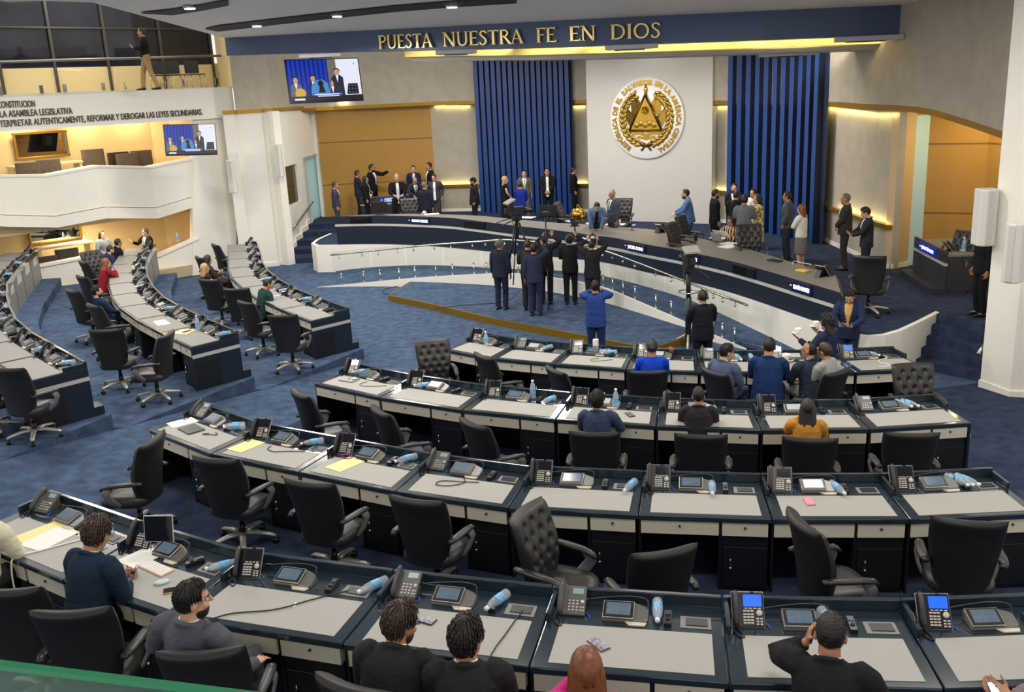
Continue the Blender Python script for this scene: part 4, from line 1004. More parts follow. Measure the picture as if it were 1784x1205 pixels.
def monitor(p, rz, label):
    o = empty('desk_monitor', p, rz, label, 'monitor')
    mb = MB(); mb.box((0, 0, .22), (.5, .035, .32)); mb.build('display', blackp, o, bevel=.006)
    mb = MB(); mb.box((0, .03, .12), (.3, .04, .1)); mb.box((0, .05, .01), (.24, .16, .015)); mb.tube([(0, .05, .01), (0, .03, .16)], .02, 8); mb.build('stand', darkp, o)
    return o
monitor(ct(662, 374), math.radians(-12), 'black monitor seen from behind on the left end of the counter')
monitor(ct(956, 381), math.radians(-25), 'low black monitor beside the edge on chair on the counter')
def laptop(p, rz, label, open_=True, m=None, s=1.):
    o = empty('laptop', p, rz, label, 'laptop'); m = m or mat('laptop_grey', (92, 96, 98), .35, metal=.5)
    mb = MB(); mb.box((0, 0, .009), (.33*s, .23*s, .016)); mb.build('base', m, o, bevel=.005)
    if open_:
        mb = MB(); mb.box((0, -.15*s, .12*s), (.33*s, .008, .22*s), M=Matrix.Rotation(.35, 3, 'X')); mb.build('lid', mat('laptop_lid', (150, 152, 150), .35, metal=.3), o, bevel=.004)
    else:
        mb = MB(); mb.ball((0, 0, .019), (.02, .024, .0015), 8); mb.build('lid_mark', mat('laptop_mark', (60, 64, 64), .3), o)
    return o
laptop(ct(1256, 420), math.radians(-60), 'grey laptop seen from behind in front of the striped woman')
lathe_thing('tumbler', ct(1212, 419), [(.001, 0), (.04, 0), (.045, .16), (.04, .2), (.001, .2)], mat('dark_steel', (66, 70, 76), .25, metal=.7), 'dark steel tumbler above the name plate left of the striped woman', 'tumbler')
lathe_thing('paper_cup', ct(1078, 394), [(.001, 0), (.04, 0), (.055, .17), (.001, .17)], china, 'tall white cup at the balding man', 'cup')
lathe_thing('tumbler', ct(1069, 394), [(.001, 0), (.04, 0), (.045, .15), (.001, .16)], mat('dark_steel', (66, 70, 76), .25, metal=.7), 'dark tumbler next to the tall white cup', 'tumbler')
o = empty('table_flag', ct(1101, 401), .5, 'tiny blue and white flag on a stand on the counter', 'flag')
mb = MB(); mb.lathe([(.001, 0), (.04, 0), (.03, .02), (.001, .02)], n=12); mb.build('stand', blackp, o)
mb = MB(); mb.tube([(0, 0, 0), (0, 0, .26)], .005, 6); mb.build('pole', blackp, o)
for k, m_ in enumerate((mat('flag_blue', (40, 62, 150), .7), paper, mat('flag_blue', (40, 62, 150), .7))):
    mb = MB(); mb.box((.05+.005*k, 0, .18-.05*k), (.1, .004+.02, .05)); mb.build('stripe', m_, o)
p = ct(1390, 472); box_thing('yellow_cloth', ct(1398, 473), (.24, .16, .04), mat('yellow_cloth', (214, 172, 52), .7), 'crumpled yellow wrapper at the right end of the counter', 'wrapper', -.9, .015)
for px, py, lb, c_ in ((1420, 466, 'dark patterned pouch at the right end of the counter', (74, 64, 58)), (1350, 455, 'small black box at the edge of the counter right of the empty recess', (28, 26, 26))):
    box_thing('pouch', ct(px, py), (.3, .16, .03), mat('pouch_%d' % px, c_, .6, noise=.3, scale=60), lb, 'pouch', -1.0, .01)
def cable(pts, r, m, label):
    mb = MB(); mb.tube(sm(pts, 5), r, 6); return tag(mb.build('cable', m), label, 'cable')
whitec = mat('white_cable', (232, 230, 224), .5); blackc = mat('black_cable', (30, 30, 32), .5)
cable([ct(x, y)+Vector((0, 0, .008)) for x, y in ((1380, 461), (1384, 455), (1395, 458), (1412, 461), (1413, 464))], .008, whitec, 'white charging cable looped on the counter right end')
# small desks on the dais
def side_desk(cx, cy, rz, w, d, label, lines, bl):
    o = empty('side_desk', (cx, cy, DAIS), rz, label, 'desk'); h = .82
    gm = mat('graphite_laminate', (52, 52, 56), .45)
    mb = MB(); mb.box((0, -d/2, .27), (w, .05, .54)); mb.build('front_panel', gm, o, bevel=.004)
    mb = MB(); mb.box((0, -d/2-.01, .57), (w+.04, .06, .05)); mb.build('pale_band', strip_m, o)
    mb = MB(); mb.box((0, -d/2, .71), (w, .05, .22)); mb.build('fascia', gm, o, bevel=.004)
    mb = MB(); mb.box((0, .02, .74), (w, d, .04)); mb.build('desktop', greytop, o, bevel=.004)
    for s in (-1, 1): mb = MB(); mb.box((s*(w/2-.03), 0, .36), (.05, d*.92, .72)); mb.build('side_panel', gm, o, bevel=.004)
    mb = MB(); mb.box((0, -d/2-.12, .06), (w+.1, .3, .12)); mb.build('plinth', gm, o, bevel=.005)
    mb = MB(); mb.box((bl, -d/2-.035, .70), (w*.52, .03, .19)); s_ = mb.build('sign', sign_b, o, bevel=.004)
    for k, tx in enumerate(lines):
        t = text_mesh(tx, .1, .003, sign_w, 'lettering', 'CENTER', s_, bold=.002); me = t.data
        co = np.empty(len(me.vertices)*3); me.vertices.foreach_get('co', co); co = co.reshape(-1, 3); q = w*.52*.72/(co[:, 0].max()-co[:, 0].min())
        me.transform(Matrix.Translation((bl+.03, -d/2-.053, .70+(.0 if len(lines) == 1 else .035-.07*k)))@Matrix.Rotation(PI/2, 4, 'X')@Matrix.Diagonal((q, .9 if len(lines) == 1 else .72, 1, 1)))
    mb = MB(); mb.tube([(bl-w*.22+.03*math.cos(PI*k/6), -d/2-.054, .69+.03*math.sin(PI*k/6)) for k in range(7)], .006, 4); mb.build('emblem_mark', sign_w, s_)
    return o
q0, q1 = at(1578, 478, DAIS), at(1632, 512, DAIS); dv = (q1-q0); rz_ = math.atan2(dv.y, dv.x)
nrm = Vector((-math.sin(rz_), math.cos(rz_), 0)); cc = (q0+q1)/2+nrm*.52
JD = side_desk(cc.x, cc.y, rz_, dv.length*.98, .75, 'small grey desk with blue lit sign at the right of the dais', ['JEFE DE TÉCNICOS'], -.05)
jt = lambda x, y: Vector((cc.x, cc.y, DAIS+.762))+Vector((math.cos(rz_), math.sin(rz_), 0))*x+nrm*y
o = empty('espresso_cup', jt(-.05, .12), 0, 'small cup of dark coffee on the right hand dais desk', 'cup')
mb = MB(); mb.lathe([(.001, 0), (.035, 0), (.05, .12), (.044, .12), (.032, .01), (.001, .01)]); mb.build('cup', china, o)
mb = MB(); mb.lathe([(.001, .09), (.043, .09), (.043, .095), (.001, .095)]); mb.build('coffee', mat('coffee', (40, 22, 14), .2), o)
box_thing('folder', jt(.35, .15), (.42, .3, .02), manila, 'cream folder on the right hand dais desk', 'folder', rz_+.2)
p5 = at(672, 362, DAIS+.55)
q0, q1 = at(648, 372, DAIS+.1), at(700, 369, DAIS+.1); dv2 = q1-q0; rz2 = math.atan2(dv2.y, dv2.x); n2 = Vector((-math.sin(rz2), math.cos(rz2), 0))
c5 = at(676, 348, DAIS+.70); c5 = Vector((c5.x, c5.y, 0))+n2*.4
side_desk(c5.x, c5.y, rz2, 1.9, .75, 'small dark desk with blue lit sign in front of the bald man', ['ASESORES', 'LEGISLATIVOS'], .2)
for k, (x_, lb) in enumerate(((.15, 'white cup on the small left dais desk'), (.45, 'stacked white dishes on the small left dais desk'))):
    dup(CUP, Vector((c5.x, c5.y, DAIS+.765))+Vector((math.cos(rz2), math.sin(rz2), 0))*x_+n2*.0, .5*k, lb, 'cup', scale=1.3)
# ---- emblem and mottoes
pdir = Vector((PB[0]-PA[0], PB[1]-PA[1], 0)).normalized(); pn = Vector((pdir.y, -pdir.x, 0))
ec = vp(1127.5, 206, PA, PB); er = 71.5*((ec-EYE).dot(_f))/FPX/1.03
EM = frame(ec, pdir, Vector((0, 0, 1)), pn)
em = empty('state_emblem', (0, 0, 0), 0, 'round white emblem with gold coat of arms and ring of gold lettering', 'emblem'); em.matrix_world = EM
def flat(mb, pts, z0, z1, m=0): mb.prism(pts, z0, z1, m)
mb = MB(); mb.lathe([(.001, .0), (er, .0), (er, .06), (er*.985, .075), (.001, .075)], n=72); mb.build('disc', mat('emblem_white', (244, 243, 240), .35), em)
txt = 'REPÚBLICA DE EL SALVADOR EN LA AMÉRICA CENTRAL'
wd = {'I': .45, ' ': .55, 'M': 1.25, 'Ú': 1., 'E': .85, 'L': .8, 'É': .85}
tot = sum(wd.get(c_, 1.) for c_ in txt); acc = 0
for c_ in txt:
    w_ = wd.get(c_, 1.); a = math.radians(-150+308*(acc+w_/2)/tot); acc += w_
    if c_ == ' ': continue
    t = text_mesh(c_, er*.165, .012, gold_flat, 'letter', 'CENTER', em, bold=.011)
    t.data.transform(Matrix.Rotation(-a, 4, 'Z')@Matrix.Translation((0, er*.865, .085)))
S_ = lambda x, y: (x*er, y*er)
mb = MB()
tri = [S_(-.44, -.29), (S_(.44, -.29)), S_(0, .57)]; flat(mb, tri, .07, .15); mb.build('triangle', gold, em, bevel=.01)
mb = MB()
for i in range(3):
    a, b_ = Vector((*tri[i], .15)), Vector((*tri[(i+1) % 3], .15)); mb.tube([a, b_], .035, 6)
mb.build('triangle_rim', mat('gold_dark', (104, 78, 30), .35, metal=.8), em)
mb = MB(); mb.lathe([(.001, .15), (.13, .15), (.13, .165), (.1, .165), (.1, .155), (.001, .155)], (0, .20*er, 0), 20); mb.tube([(-.035*er, .16*er, .165), (0, .26*er, .17), (.035*er, .16*er, .165)], .02, 5)
for k in range(5): mb.ball(((-.24+.12*k)*er, (-.16+.04*(k % 2))*er, .15), (.08*er, .07*er, .02), 8)
mb.build('relief', gold_flat, em)
for sd in (-1, 1):
    for a, b_, c_, d_ in (((.10, .30), (.30, .62), (.42, .55), (.38, .02)), ((.26, .02), (.55, .30), (.52, -.05), (.44, -.20))):
        mb = MB(); flat(mb, [S_(sd*a[0], a[1]), S_(sd*b_[0], b_[1]), S_(sd*c_[0], c_[1]), S_(sd*d_[0], d_[1])], .07, .10); mb.tube([Vector((sd*.1*er, -.2*er, .1)), Vector((sd*b_[0]*er*1.05, b_[1]*er*1.05, .1))], .02, 5); mb.build('flag', gold_flat if sd > 0 else mat('gold_dark', (104, 78, 30), .35, metal=.8), em)
mb = MB(); mb.tube([(0, .5*er, .1), (0, .83*er, .1)], [.06, .02], 8); mb.ball((0, .70*er, .1), (.05*er, .08*er, .04), 8); mb.build('staff', gold, em)
for sd in (-1, 1):
    mb = MB()
    for k in range(13):
        a = math.radians(28+k*11.0); r_q = er*.64; x_, y_ = sd*r_q*math.sin(a), r_q*math.cos(a)*1.0
        for s_ in (-1, 1):
            M = Matrix.Rotation(-sd*a+(PI/2)*sd+s_*.42+PI*0, 3, 'Z'); mb.ball((x_+s_*.055*er*math.sin(a)*sd, y_+s_*.055*er*math.cos(a), .09), (.045*er, .105*er, .035), 7, M=Matrix.Rotation(-sd*a+PI/2+s_*.4, 3, 'Z'))
    mb.tube([(sd*er*.67*math.sin(math.radians(25+k*12)), er*.67*math.cos(math.radians(25+k*12)), .085) for k in range(13)], .015, 5); mb.build('laurel', gold_flat, em)
mb = MB(); pr_ = [(-.36, -.36), (-.2, -.33), (0, -.42), (.2, -.33), (.36, -.36)]
mb.strip([S_(x, y+.04) for x, y in pr_], [S_(x, y-.05) for x, y in pr_], .07, .1); pr_ = [(-.24, -.44), (0, -.5), (.24, -.44)]; mb.strip([S_(x, y+.03) for x, y in pr_], [S_(x, y-.03) for x, y in pr_], .07, .095); mb.build('ribbon', gold, em)
mb = MB()
for sd in (-1, 1): mb.ball((sd*.09*er, -.64*er, .09), (.1*er, .06*er, .04), 8, M=Matrix.Rotation(sd*.5, 3, 'Z')); mb.ball((sd*.1*er, -.75*er, .09), (.07*er, .03*er, .03), 8, M=Matrix.Rotation(-sd*.8, 3, 'Z'))
mb.ball((0, -.66*er, .1), .05*er, 8); mb.build('bow', mat('gold_dark', (104, 78, 30), .35, metal=.8), em)
# serif motto on the beam
G = {'P': (.62, [([(.15, 0), (.15, 1)], .13), ([(.15, .96), (.38, .96), (.53, .86), (.55, .73), (.5, .6), (.36, .5), (.15, .5)], .09)], [(.15, 0), (.15, 1)]),
     'U': (.76, [([(.15, 1), (.15, .3), (.22, .1), (.38, .03), (.54, .1), (.62, .3), (.62, 1)], .1)], [(.15, 1), (.62, 1)]),
     'E': (.6, [([(.15, 0), (.15, 1)], .13), ([(.15, .965), (.55, .965)], .07), ([(.15, .52), (.48, .52)], .06), ([(.15, .035), (.58, .035)], .07), ([(.54, .86), (.54, 1)], .04), ([(.57, 0), (.57, .15)], .04)], [(.15, 0), (.15, 1)]),
     'S': (.55, [([(.46, .82), (.4, .93), (.27, .97), (.14, .9), (.12, .74), (.24, .59), (.38, .46), (.44, .3), (.4, .12), (.27, .03), (.13, .06), (.07, .2)], .1)], []),
     'T': (.68, [([(.34, 0), (.34, 1)], .13), ([(.03, .965), (.65, .965)], .07), ([(.045, .84), (.045, 1)], .04), ([(.635, .84), (.635, 1)], .04)], [(.34, 0)]),
     'A': (.76, [([(.08, 0), (.37, 1)], .06), ([(.35, 1), (.66, 0)], .13), ([(.18, .34), (.55, .34)], .05)], [(.08, 0), (.66, 0)]),
     'N': (.82, [([(.14, 0), (.14, 1)], .07), ([(.12, 1), (.68, 0)], .13), ([(.68, 0), (.68, 1)], .07)], [(.14, 0), (.1, 1), (.68, 1)]),
     'R': (.7, [([(.15, 0), (.15, 1)], .13), ([(.15, .96), (.38, .96), (.51, .87), (.53, .75), (.48, .62), (.36, .52), (.15, .52)], .09), ([(.34, .52), (.66, .02)], .12)], [(.15, 0), (.15, 1), (.66, 0)]),
     'F': (.56, [([(.15, 0), (.15, 1)], .13), ([(.15, .965), (.54, .965)], .07), ([(.15, .52), (.46, .52)], .06), ([(.53, .86), (.53, 1)], .04)], [(.15, 0), (.15, 1)]),
     'D': (.8, [([(.15, 0), (.15, 1)], .13), ([(.15, .96), (.4, .95), (.6, .83), (.69, .6), (.68, .35), (.56, .13), (.38, .04), (.15, .04)], .1)], [(.15, 0), (.15, 1)]),
     'I': (.32, [([(.16, 0), (.16, 1)], .13)], [(.16, 0), (.16, 1)]),
     'O': (.86, [([(.43+.33*math.cos(2*PI*k/20), .5+.46*math.sin(2*PI*k/20)) for k in range(21)], .11)], [])}
bo = off(beam, -.03, ctr)
def beam_pt(px, py):
    for i in range(len(bo)-1):
        a, b_ = bo[i], bo[i+1]; q = [FPX*((Vector((*v, 6))-EYE).dot(_r))/((Vector((*v, 6))-EYE).dot(_f))+IW/2 for v in (a, b_)]
        if q[0]-3 <= px <= q[1]+3: return vp(px, py, a, b_)
mo = empty('motto_sign', (0, 0, 0), 0, 'gold serif letters PUESTA NUESTRA FE EN DIOS on the navy beam', 'sign')
for word, x0, x1 in (('PUESTA', 662, 756), ('NUESTRA', 774, 914), ('FE', 936, 971), ('EN', 993, 1040), ('DIOS', 1064, 1153)):
    tw = sum(G[c_][0] for c_ in word); x_ = x0
    for c_ in word:
        w_, strokes, ser = G[c_]; pw = (x1-x0)*w_/tw
        bl_, br_ = beam_pt(x_, 85.5-(x_-668)*.0415), beam_pt(x_+pw, 85.5-(x_+pw-668)*.0415); tp_ = beam_pt(x_, 61.5-(x_-668)*.0465)
        X = (br_-bl_); Z = Vector((0, 0, tp_.z-bl_.z)); N_ = X.normalized().cross(Vector((0, 0, 1))); x_ += pw
        mb = MB()
        def rib(pl, w2):
            n_ = len(pl); L_, R_ = [], []
            for i in range(n_):
                a, b_ = Vector(pl[max(0, i-1)]), Vector(pl[min(n_-1, i+1)]); d = (b_-a).normalized(); q = Vector((-d.y, d.x))*w2/2; p = Vector(pl[i]); L_.append(p+q); R_.append(p-q)
            mb.strip([tuple(p) for p in L_], [tuple(p) for p in R_], 0, 1)
        for pl, w2 in strokes: rib(pl, w2)
        for sx, sy in ser: rib([(sx-.12, .02 if sy == 0 else .98), (sx+.12, .02 if sy == 0 else .98)], .04)
        mb.v = [tuple(bl_+X*(v[0]/w_)+Z*v[1]+N_*(v[2]*.06)) for v in mb.v]; mb.build('letter', motto_gold, mo)
# raised lettering on the gallery front
lt_m = mat('letter_bronze', (84, 72, 60), .5)
for body, L_, R_, lb in (('CONSTITUCION', (-3, 188.5), (62, 186.5), 'bronze letters of the top line, word CONSTITUCION, on the white gallery front'),
                         ('LA ASAMBLEA LEGISLATIVA', (1, 205), (127, 198.5), 'bronze letters LA ASAMBLEA LEGISLATIVA on the white gallery front'),
                         ('INTERPRETAR AUTENTICAMENTE, REFORMAR Y DEROGAR LAS LEYES SECUNDARIAS.', (-10, 222.5), (353, 200), 'bronze letters of the bottom line on the white gallery front')):
    a, b_ = g(L_[0], L_[1], -.02), g(R_[0], R_[1], -.02); fit_text(body, a, b_, 11*((a-EYE).dot(_f))/FPX, lt_m, 'lettering', label=lb, cat='sign')
# ---- televisions
def pic(P, parent, seed):
    E_ = lambda n, c_, s=.95: mat('tv_'+n, (8, 8, 10), .4, emit=c_, es=s)
    ms = [E_('blue', (12, 34, 128)), E_('blue2', (20, 62, 186)), E_('grey', (112, 104, 100)), E_('white', (226, 230, 244)), E_('suit', (34, 40, 54)), E_('skin', (196, 148, 124)), E_('denim', (66, 136, 200)), E_('gold', (206, 164, 66)), E_('dark', (14, 16, 28)), E_('cap', (60, 92, 200)), E_('hair', (20, 18, 20)), E_('steel', (92, 98, 108))]
    mb = MB(); lay = [0.]
    def poly(pts, m):
        lay[0] += .0006; mb.add([P(x, y)+P.n*lay[0] for x, y in pts], [tuple(range(len(pts)))], m)
    R_ = lambda x0, y0, x1, y1, m: poly([(x0, y0), (x1, y0), (x1, y1), (x0, y1)], m)
    Ell = lambda x, y, a, b_, m: poly([(x+a*math.cos(2*PI*k/14), y+b_*math.sin(2*PI*k/14)) for k in range(14)], m)
    R_(0, 0, .56, 1, 0)
    for k in range(9): R_(.02+k*.062, .2, .045+k*.062, 1, 1)
    R_(.56, .1, .68, 1, 2); R_(.68, .1, 1, 1, 3)
    def man(x, top_, w_, m, hw=.035):
        poly([(x-w_, .12), (x+w_, .12), (x+w_*.95, top_-.22), (x+w_*.4, top_-.15), (x-w_*.4, top_-.15), (x-w_*.95, top_-.22)], m); Ell(x, top_-.062, hw*1.06, .078, 10); Ell(x, top_-.088, hw*.93, .074, 5)
        poly([(x-.02, top_-.16), (x+.02, top_-.16), (x, top_-.34)], 3)
    man(.10, .60, .08, 11); man(.34, .63, .07, 4)
    poly([(.30, .18), (.56, .18), (.54, .42), (.47, .52), (.38, .50), (.31, .38)], 6); Ell(.44, .42, .04, .08, 10); poly([(.40, .2), (.5, .2), (.47, .36), (.42, .36)], 8)
    man(.68, .77, .085, 4, .042); man(.6, .5, .03, 8, .02)
    poly([(.79, .14), (.96, .14), (.955, .40), (.82, .40)], 8)
    for r_q in range(3):
        for k in range(3): Ell(.83+.045*k, .19+.08*r_q, .01, .018, 11)
    Ell(.15, .20, .075, .12, 7); R_(0, 0, 1, .125, 8); R_(.06, .03, .2, .075, 3); R_(.30, .125, .72, .185, 9); R_(.34, .145, .68, .168, 3); R_(.38, .105, .68, .125, 3); Ell(.93, .88, .006, .02, 8)
    return mb.build('picture', ms, parent, fix=False)
def tv(corners, zcs, label):
    TL, TR, BR, BL = [on(px, py, z) for (px, py), z in zip(corners, zcs)]
    c_ = (TL+TR+BR+BL)/4; x = ((TR-TL)+(BR-BL))/2; z = ((TL-BL)+(TR-BR))/2; w_, h_ = x.length, z.length; x.normalize(); z = (z-x*z.dot(x)).normalized(); n_ = x.cross(z)
    o = empty('television', c_, 0, label, 'television'); o.matrix_world = frame(c_, x, -n_, z)
    mb = MB(); mb.box((0, .03, 0), (w_, .06, h_)); mb.build('casing', blackp, o, bevel=.006)
    class PP:
        n = Vector((0, -1, 0))
        def __call__(s, u, v): return Vector(((u-.5)*w_*.972, -.0015, (v-.5)*h_*.955))
    pic(PP(), o, 1)
    mb = MB(); mb.box((0, .16, 0), (.3, .2, .3)); mb.build('bracket', darkp, o)
    return o
tv([(497, 103), (626, 101), (632, 174), (503, 181)], (26.5, 27.2, 27.2, 26.5), 'television on the upper wall left of the left curtain')
tv([(1641, 71), (1704, 75), (1704, 200), (1641, 187)], (18.9, 17.2, 17.2, 18.9), 'television seen at a sharp angle high on the right wall')
tv([(282, 217), (373, 215), (381, 269), (290, 271)], (25.2, 25.6, 25.6, 25.2), 'television at the end of the middle side box under the gallery')
# ---- wall loudspeakers
def wall_speaker(corners, zcs, label, depth=.22):
    TL, TR, BR, BL = [on(px, py, z) for (px, py), z in zip(corners, zcs)]
    c_ = (TL+TR+BR+BL)/4; x = ((TR-TL)+(BR-BL))/2; z = Vector((0, 0, 1)); h_ = ((TL-BL).length+(TR-BR).length)/2; w_ = x.length; x.z = 0; x.normalize(); n_ = x.cross(z)
    o = empty('wall_speaker', c_, 0, label, 'loudspeaker'); o.matrix_world = frame(c_, x, -n_, z)
    mb = MB(); mb.prism([(-w_/2, depth), (w_/2, depth), (w_/2, .0), (w_*.2, -.05), (-w_*.2, -.05), (-w_/2, 0)], -h_/2, h_/2); mb.build('cabinet', mat('speaker_white', (214, 212, 204), .45), o, bevel=.02)
    mb = MB(); mb.box((0, -.055, 0), (w_*.36, .02, h_*.94)); mb.build('grille', mat('grille', (194, 193, 188), .6), o, bevel=.006)
    mb = MB(); mb.box((0, depth+.05, 0), (w_*.4, .12, .12)); mb.tube([(w_*.3, depth, -h_*.2), (w_*.5, depth+.03, -h_*.3), (w_*.2, depth, -h_*.45)], .01, 5); mb.build('bracket', silver, o)
wall_speaker([(476, 251), (489, 252), (493, 308), (480, 309)], (28.6, 28.6, 28.6, 28.6), 'slim white loudspeaker on the left wall beside the dark window')
wall_speaker([(394, 279), (408, 279), (412, 336), (399, 336)], (27.4, 27.4, 27.4, 27.4), 'slim grey loudspeaker on the white wall right of the side boxes', .15)
wall_speaker([(1709, 329), (1740, 331), (1735, 430), (1704, 428)], (14.6, 14.6, 14.6, 14.6), 'white loudspeaker mounted on the column edge, upper of the right pair', .25)
wall_speaker([(1747, 389), (1782, 389), (1776, 494), (1747, 494)], (13.4, 13.2, 13.2, 13.4), 'white loudspeaker low on the column, right of the pair', .2)
# ---- rails
def hrail(P, label, r=.025, n_br=2, w=(-.12, .02, -.07)):
    o = empty('handrail', P[0], 0, label, 'handrail'); P = [Vector(p)-o.location for p in P]
    mb = MB(); mb.tube(P, r, 10); mb.build('tube', steel, o)
    for k in range(n_br):
        p = P[0].lerp(P[-1], (k+.5)/n_br); mb = MB(); mb.tube([p, p+Vector((0, 0, -.06)), p+Vector(w)], .012, 6); mb.ball(p+Vector(w), (.012, .04, .04), 8); mb.build('bracket', chrome, o)
hrail([dz(502, 402)+Vector((.1, 0, 0)), dz(541, 351)+Vector((.1, 0, 0))], 'steel handrail climbing beside the left stairs')
hq = Vector((7.6, 14.75, 0)); ha, hb_ = on(1704, 617, 1), on(1722, 590, 1)
hrail([EYE+(ha-EYE)*(math.hypot(7.58, 14.72)/math.hypot(ha.x, ha.y)), EYE+(hb_-EYE)*(math.hypot(7.78, 15.0)/math.hypot(hb_.x, hb_.y))], 'short steel handrail by the right stairs', .035, 1, (.06, -.06, -.06))
def glass_rail(idx, label, hh=.86):
    pts = [RF[i] for i in idx]; o0 = pts[0].copy(); o = empty('glass_railing', o0, 0, label, 'railing'); pts = [p-o0 for p in pts]
    mb = MB(); mb.tube(sm([p+Vector((0, 0, hh)) for p in pts], 2), .024, 8); mb.build('handrail', steel, o)
    nn = len(pts)
    for i in range(0, nn-1, 2):
        a, b_ = pts[i], pts[min(i+2, nn-1)]
        if (b_-a).length < .2: continue
        d = (b_-a).normalized(); q = d*.03; t_ = Vector((-d.y, d.x, 0))*.006
        A_, B_ = a+q, b_-q; vs = [p+s*t_+Vector((0, 0, h)) for h in (.06, hh+.08) for s in (-1, 1) for p in (A_, B_)]
        mb = MB(); mb.add(vs, [(0, 1, 3, 2), (4, 5, 7, 6), (0, 1, 5, 4), (2, 3, 7, 6), (0, 2, 6, 4), (1, 3, 7, 5)]); mb.build('glass_panel', glass_m, o)
        for f_ in (.22, .78):
            p = a.lerp(b_, f_); mb = MB(); mb.tube([p, p+Vector((0, 0, .30))], .018, 8); mb.ball(p+Vector((0, 0, .30)), .028, 8); mb.ball(p+Vector((0, 0, .03)), .028, 8); mb.build('post', chrome, o)
            mb = MB(); mb.tube([p+Vector((0, 0, hh-.1)), p+Vector((0, 0, hh-.03)), p+Vector((0, 0, hh))], .01, 6); mb.ball(p+Vector((0, 0, hh-.1)), .03, 6); mb.build('rail_bracket', chrome, o)
glass_rail(list(range(1, 16)), 'glass railing with steel handrail along the left half of the curved ramp')
glass_rail(list(range(17, 31)), 'glass railing with steel handrail along the right half of the curved ramp')
gr = empty('gallery_railing', g(200, 160), 0, 'clear glass balustrade with round steel rail along the upper gallery', 'railing'); o0 = gr.location.copy()
mb = MB(); mb.tube([g(-150, 112, -.05)-o0, g(385, 97, -.05)-o0], .035, 10); mb.build('handrail', steel, gr)
for a, b_ in ((-150, -15), (-12, 92), (95, 198), (202, 300), (304, 398)):
    t0, t1, b0, b1 = g(a, 112-(a+150)*.028, -.02), g(b_, 112-(b_+150)*.028, -.02), g(a, 176-(a+150)*.044, -.02), g(b_, 176-(b_+150)*.044, -.02)
    n_ = Vector((-.68, .73, 0))*.012; mb = MB(); mb.add([p-o0 for p in (t0, t1, b1, b0, t0+n_, t1+n_, b1+n_, b0+n_)], [(0, 1, 2, 3), (7, 6, 5, 4), (0, 4, 5, 1), (1, 5, 6, 2), (2, 6, 7, 3), (3, 7, 4, 0)]); mb.build('glass_panel', glass_m, gr)
for px in (2, 73, 114, 181, 220, 283, 319, 378):
    p = g(px, 166-(px)*.048, -.05)-o0; mb = MB(); mb.box(p+Vector((0, 0, .1)), (.09, .05, .2), .8); mb.build('clamp', chrome, gr)
# gallery chairs
def visitor_chair(p, rz, label):
    o = empty('visitor_chair', p, rz, label, 'chair', 'gallery visitor chairs'); bm_ = mat('chair_plastic', (48, 52, 56), .5)
    mb = MB(); mb.box((0, 0, .45), (.46, .44, .03)); mb.build('seat', bm_, o, bevel=.01)
    mb = MB(); mb.box((0, -.23, .68), (.46, .03, .38)); mb.build('backrest', bm_, o, bevel=.01)
    for s in (-1, 1):
        for y in (-.2, .2): mb = MB(); mb.tube([(s*.21, y*.8, .44), (s*.23, y*1.1, 0)], .012, 6); mb.build('leg', chrome, o)
for px, lb in ((281, 'dark visitor chair just behind the walking man on the gallery'), (309, 'dark visitor chair in the middle of the gallery row'), (343, 'dark visitor chair at the right end of the gallery row')):
    p = g(px, 151, 1.6); visitor_chair((p.x, p.y, gz), math.radians(40)+PI, lb)
# box furniture: tufted chairs behind the parapet, tables, mirrors
taupe = mat('taupe_velvet', (104, 92, 76), .85, noise=.1, scale=30)
def tuft_seat(px, py, w_px, d, label, zf, m, rz):
    d += .35; p = g(px, py, d); o = empty('tufted_armchair', (p.x, p.y, zf), rz, label, 'chair', 'tufted chairs of the side boxes'); top = p.z-zf
    mb = MB(); nu, nv = 14, 12; w_ = .62; vs = []
    for j in range(nv+1):
        for i in range(nu+1):
            u, v = i/nu, j/nv; dd = 0
            for r_q in range(4):
                for c_ in ((.2, .5, .8) if r_q % 2 else (.35, .65)): dd += math.exp(-(((u-c_)*.62)**2+((v-.2-.2*r_q)*.6)**2)/.0007)
            vs.append(((u-.5)*w_, .05*(1-(2*u-1)**6)-.035*dd, top-.62+.62*v))
    n1 = nu+1; mb.add(vs, [(j*n1+i, j*n1+i+1, (j+1)*n1+i+1, (j+1)*n1+i) for j in range(nv) for i in range(nu)], 0, True)
    b_ = MB(); b_.box((0, -.06, top-.31), (w_, .12, .62)); b_.build('backrest', m, o, bevel=.02); mb.build('tufted_face', m, o)
    b_ = MB(); b_.box((0, .2, max(.2, top-.62)), (w_, .4, .16)); b_.build('seat', m, o, bevel=.04)
    for s in (-1, 1):
        for y in (0, .36): b_ = MB(); b_.box((s*.26, y, (top-.66)/2), (.05, .05, max(.1, top-.66))); b_.build('leg', blackwood, o)
zb_f = bxz+.1; ra = math.radians(40)
for px, py, d, lb in ((48, 283, 1.1, 'taupe tufted chair below the mirror, left of two in the middle box'), (84, 278, 1.1, 'taupe tufted chair below the mirror, right of two in the middle box'), (161, 260, 1.5, 'taupe tufted chair alone in the centre of the middle box'), (206, 265, 1.9, 'dark tufted chair behind the two at the right of the middle box'), (221, 267, 1.2, 'taupe tufted chair front left of the pair in the middle box'), (246, 262, 1.4, 'taupe tufted chair right of the pair in the middle box')):
    tuft_seat(px, py, 38, d, lb, zb_f, taupe if 'dark' not in lb else mat('dark_velvet', (62, 56, 50), .85), ra+PI)
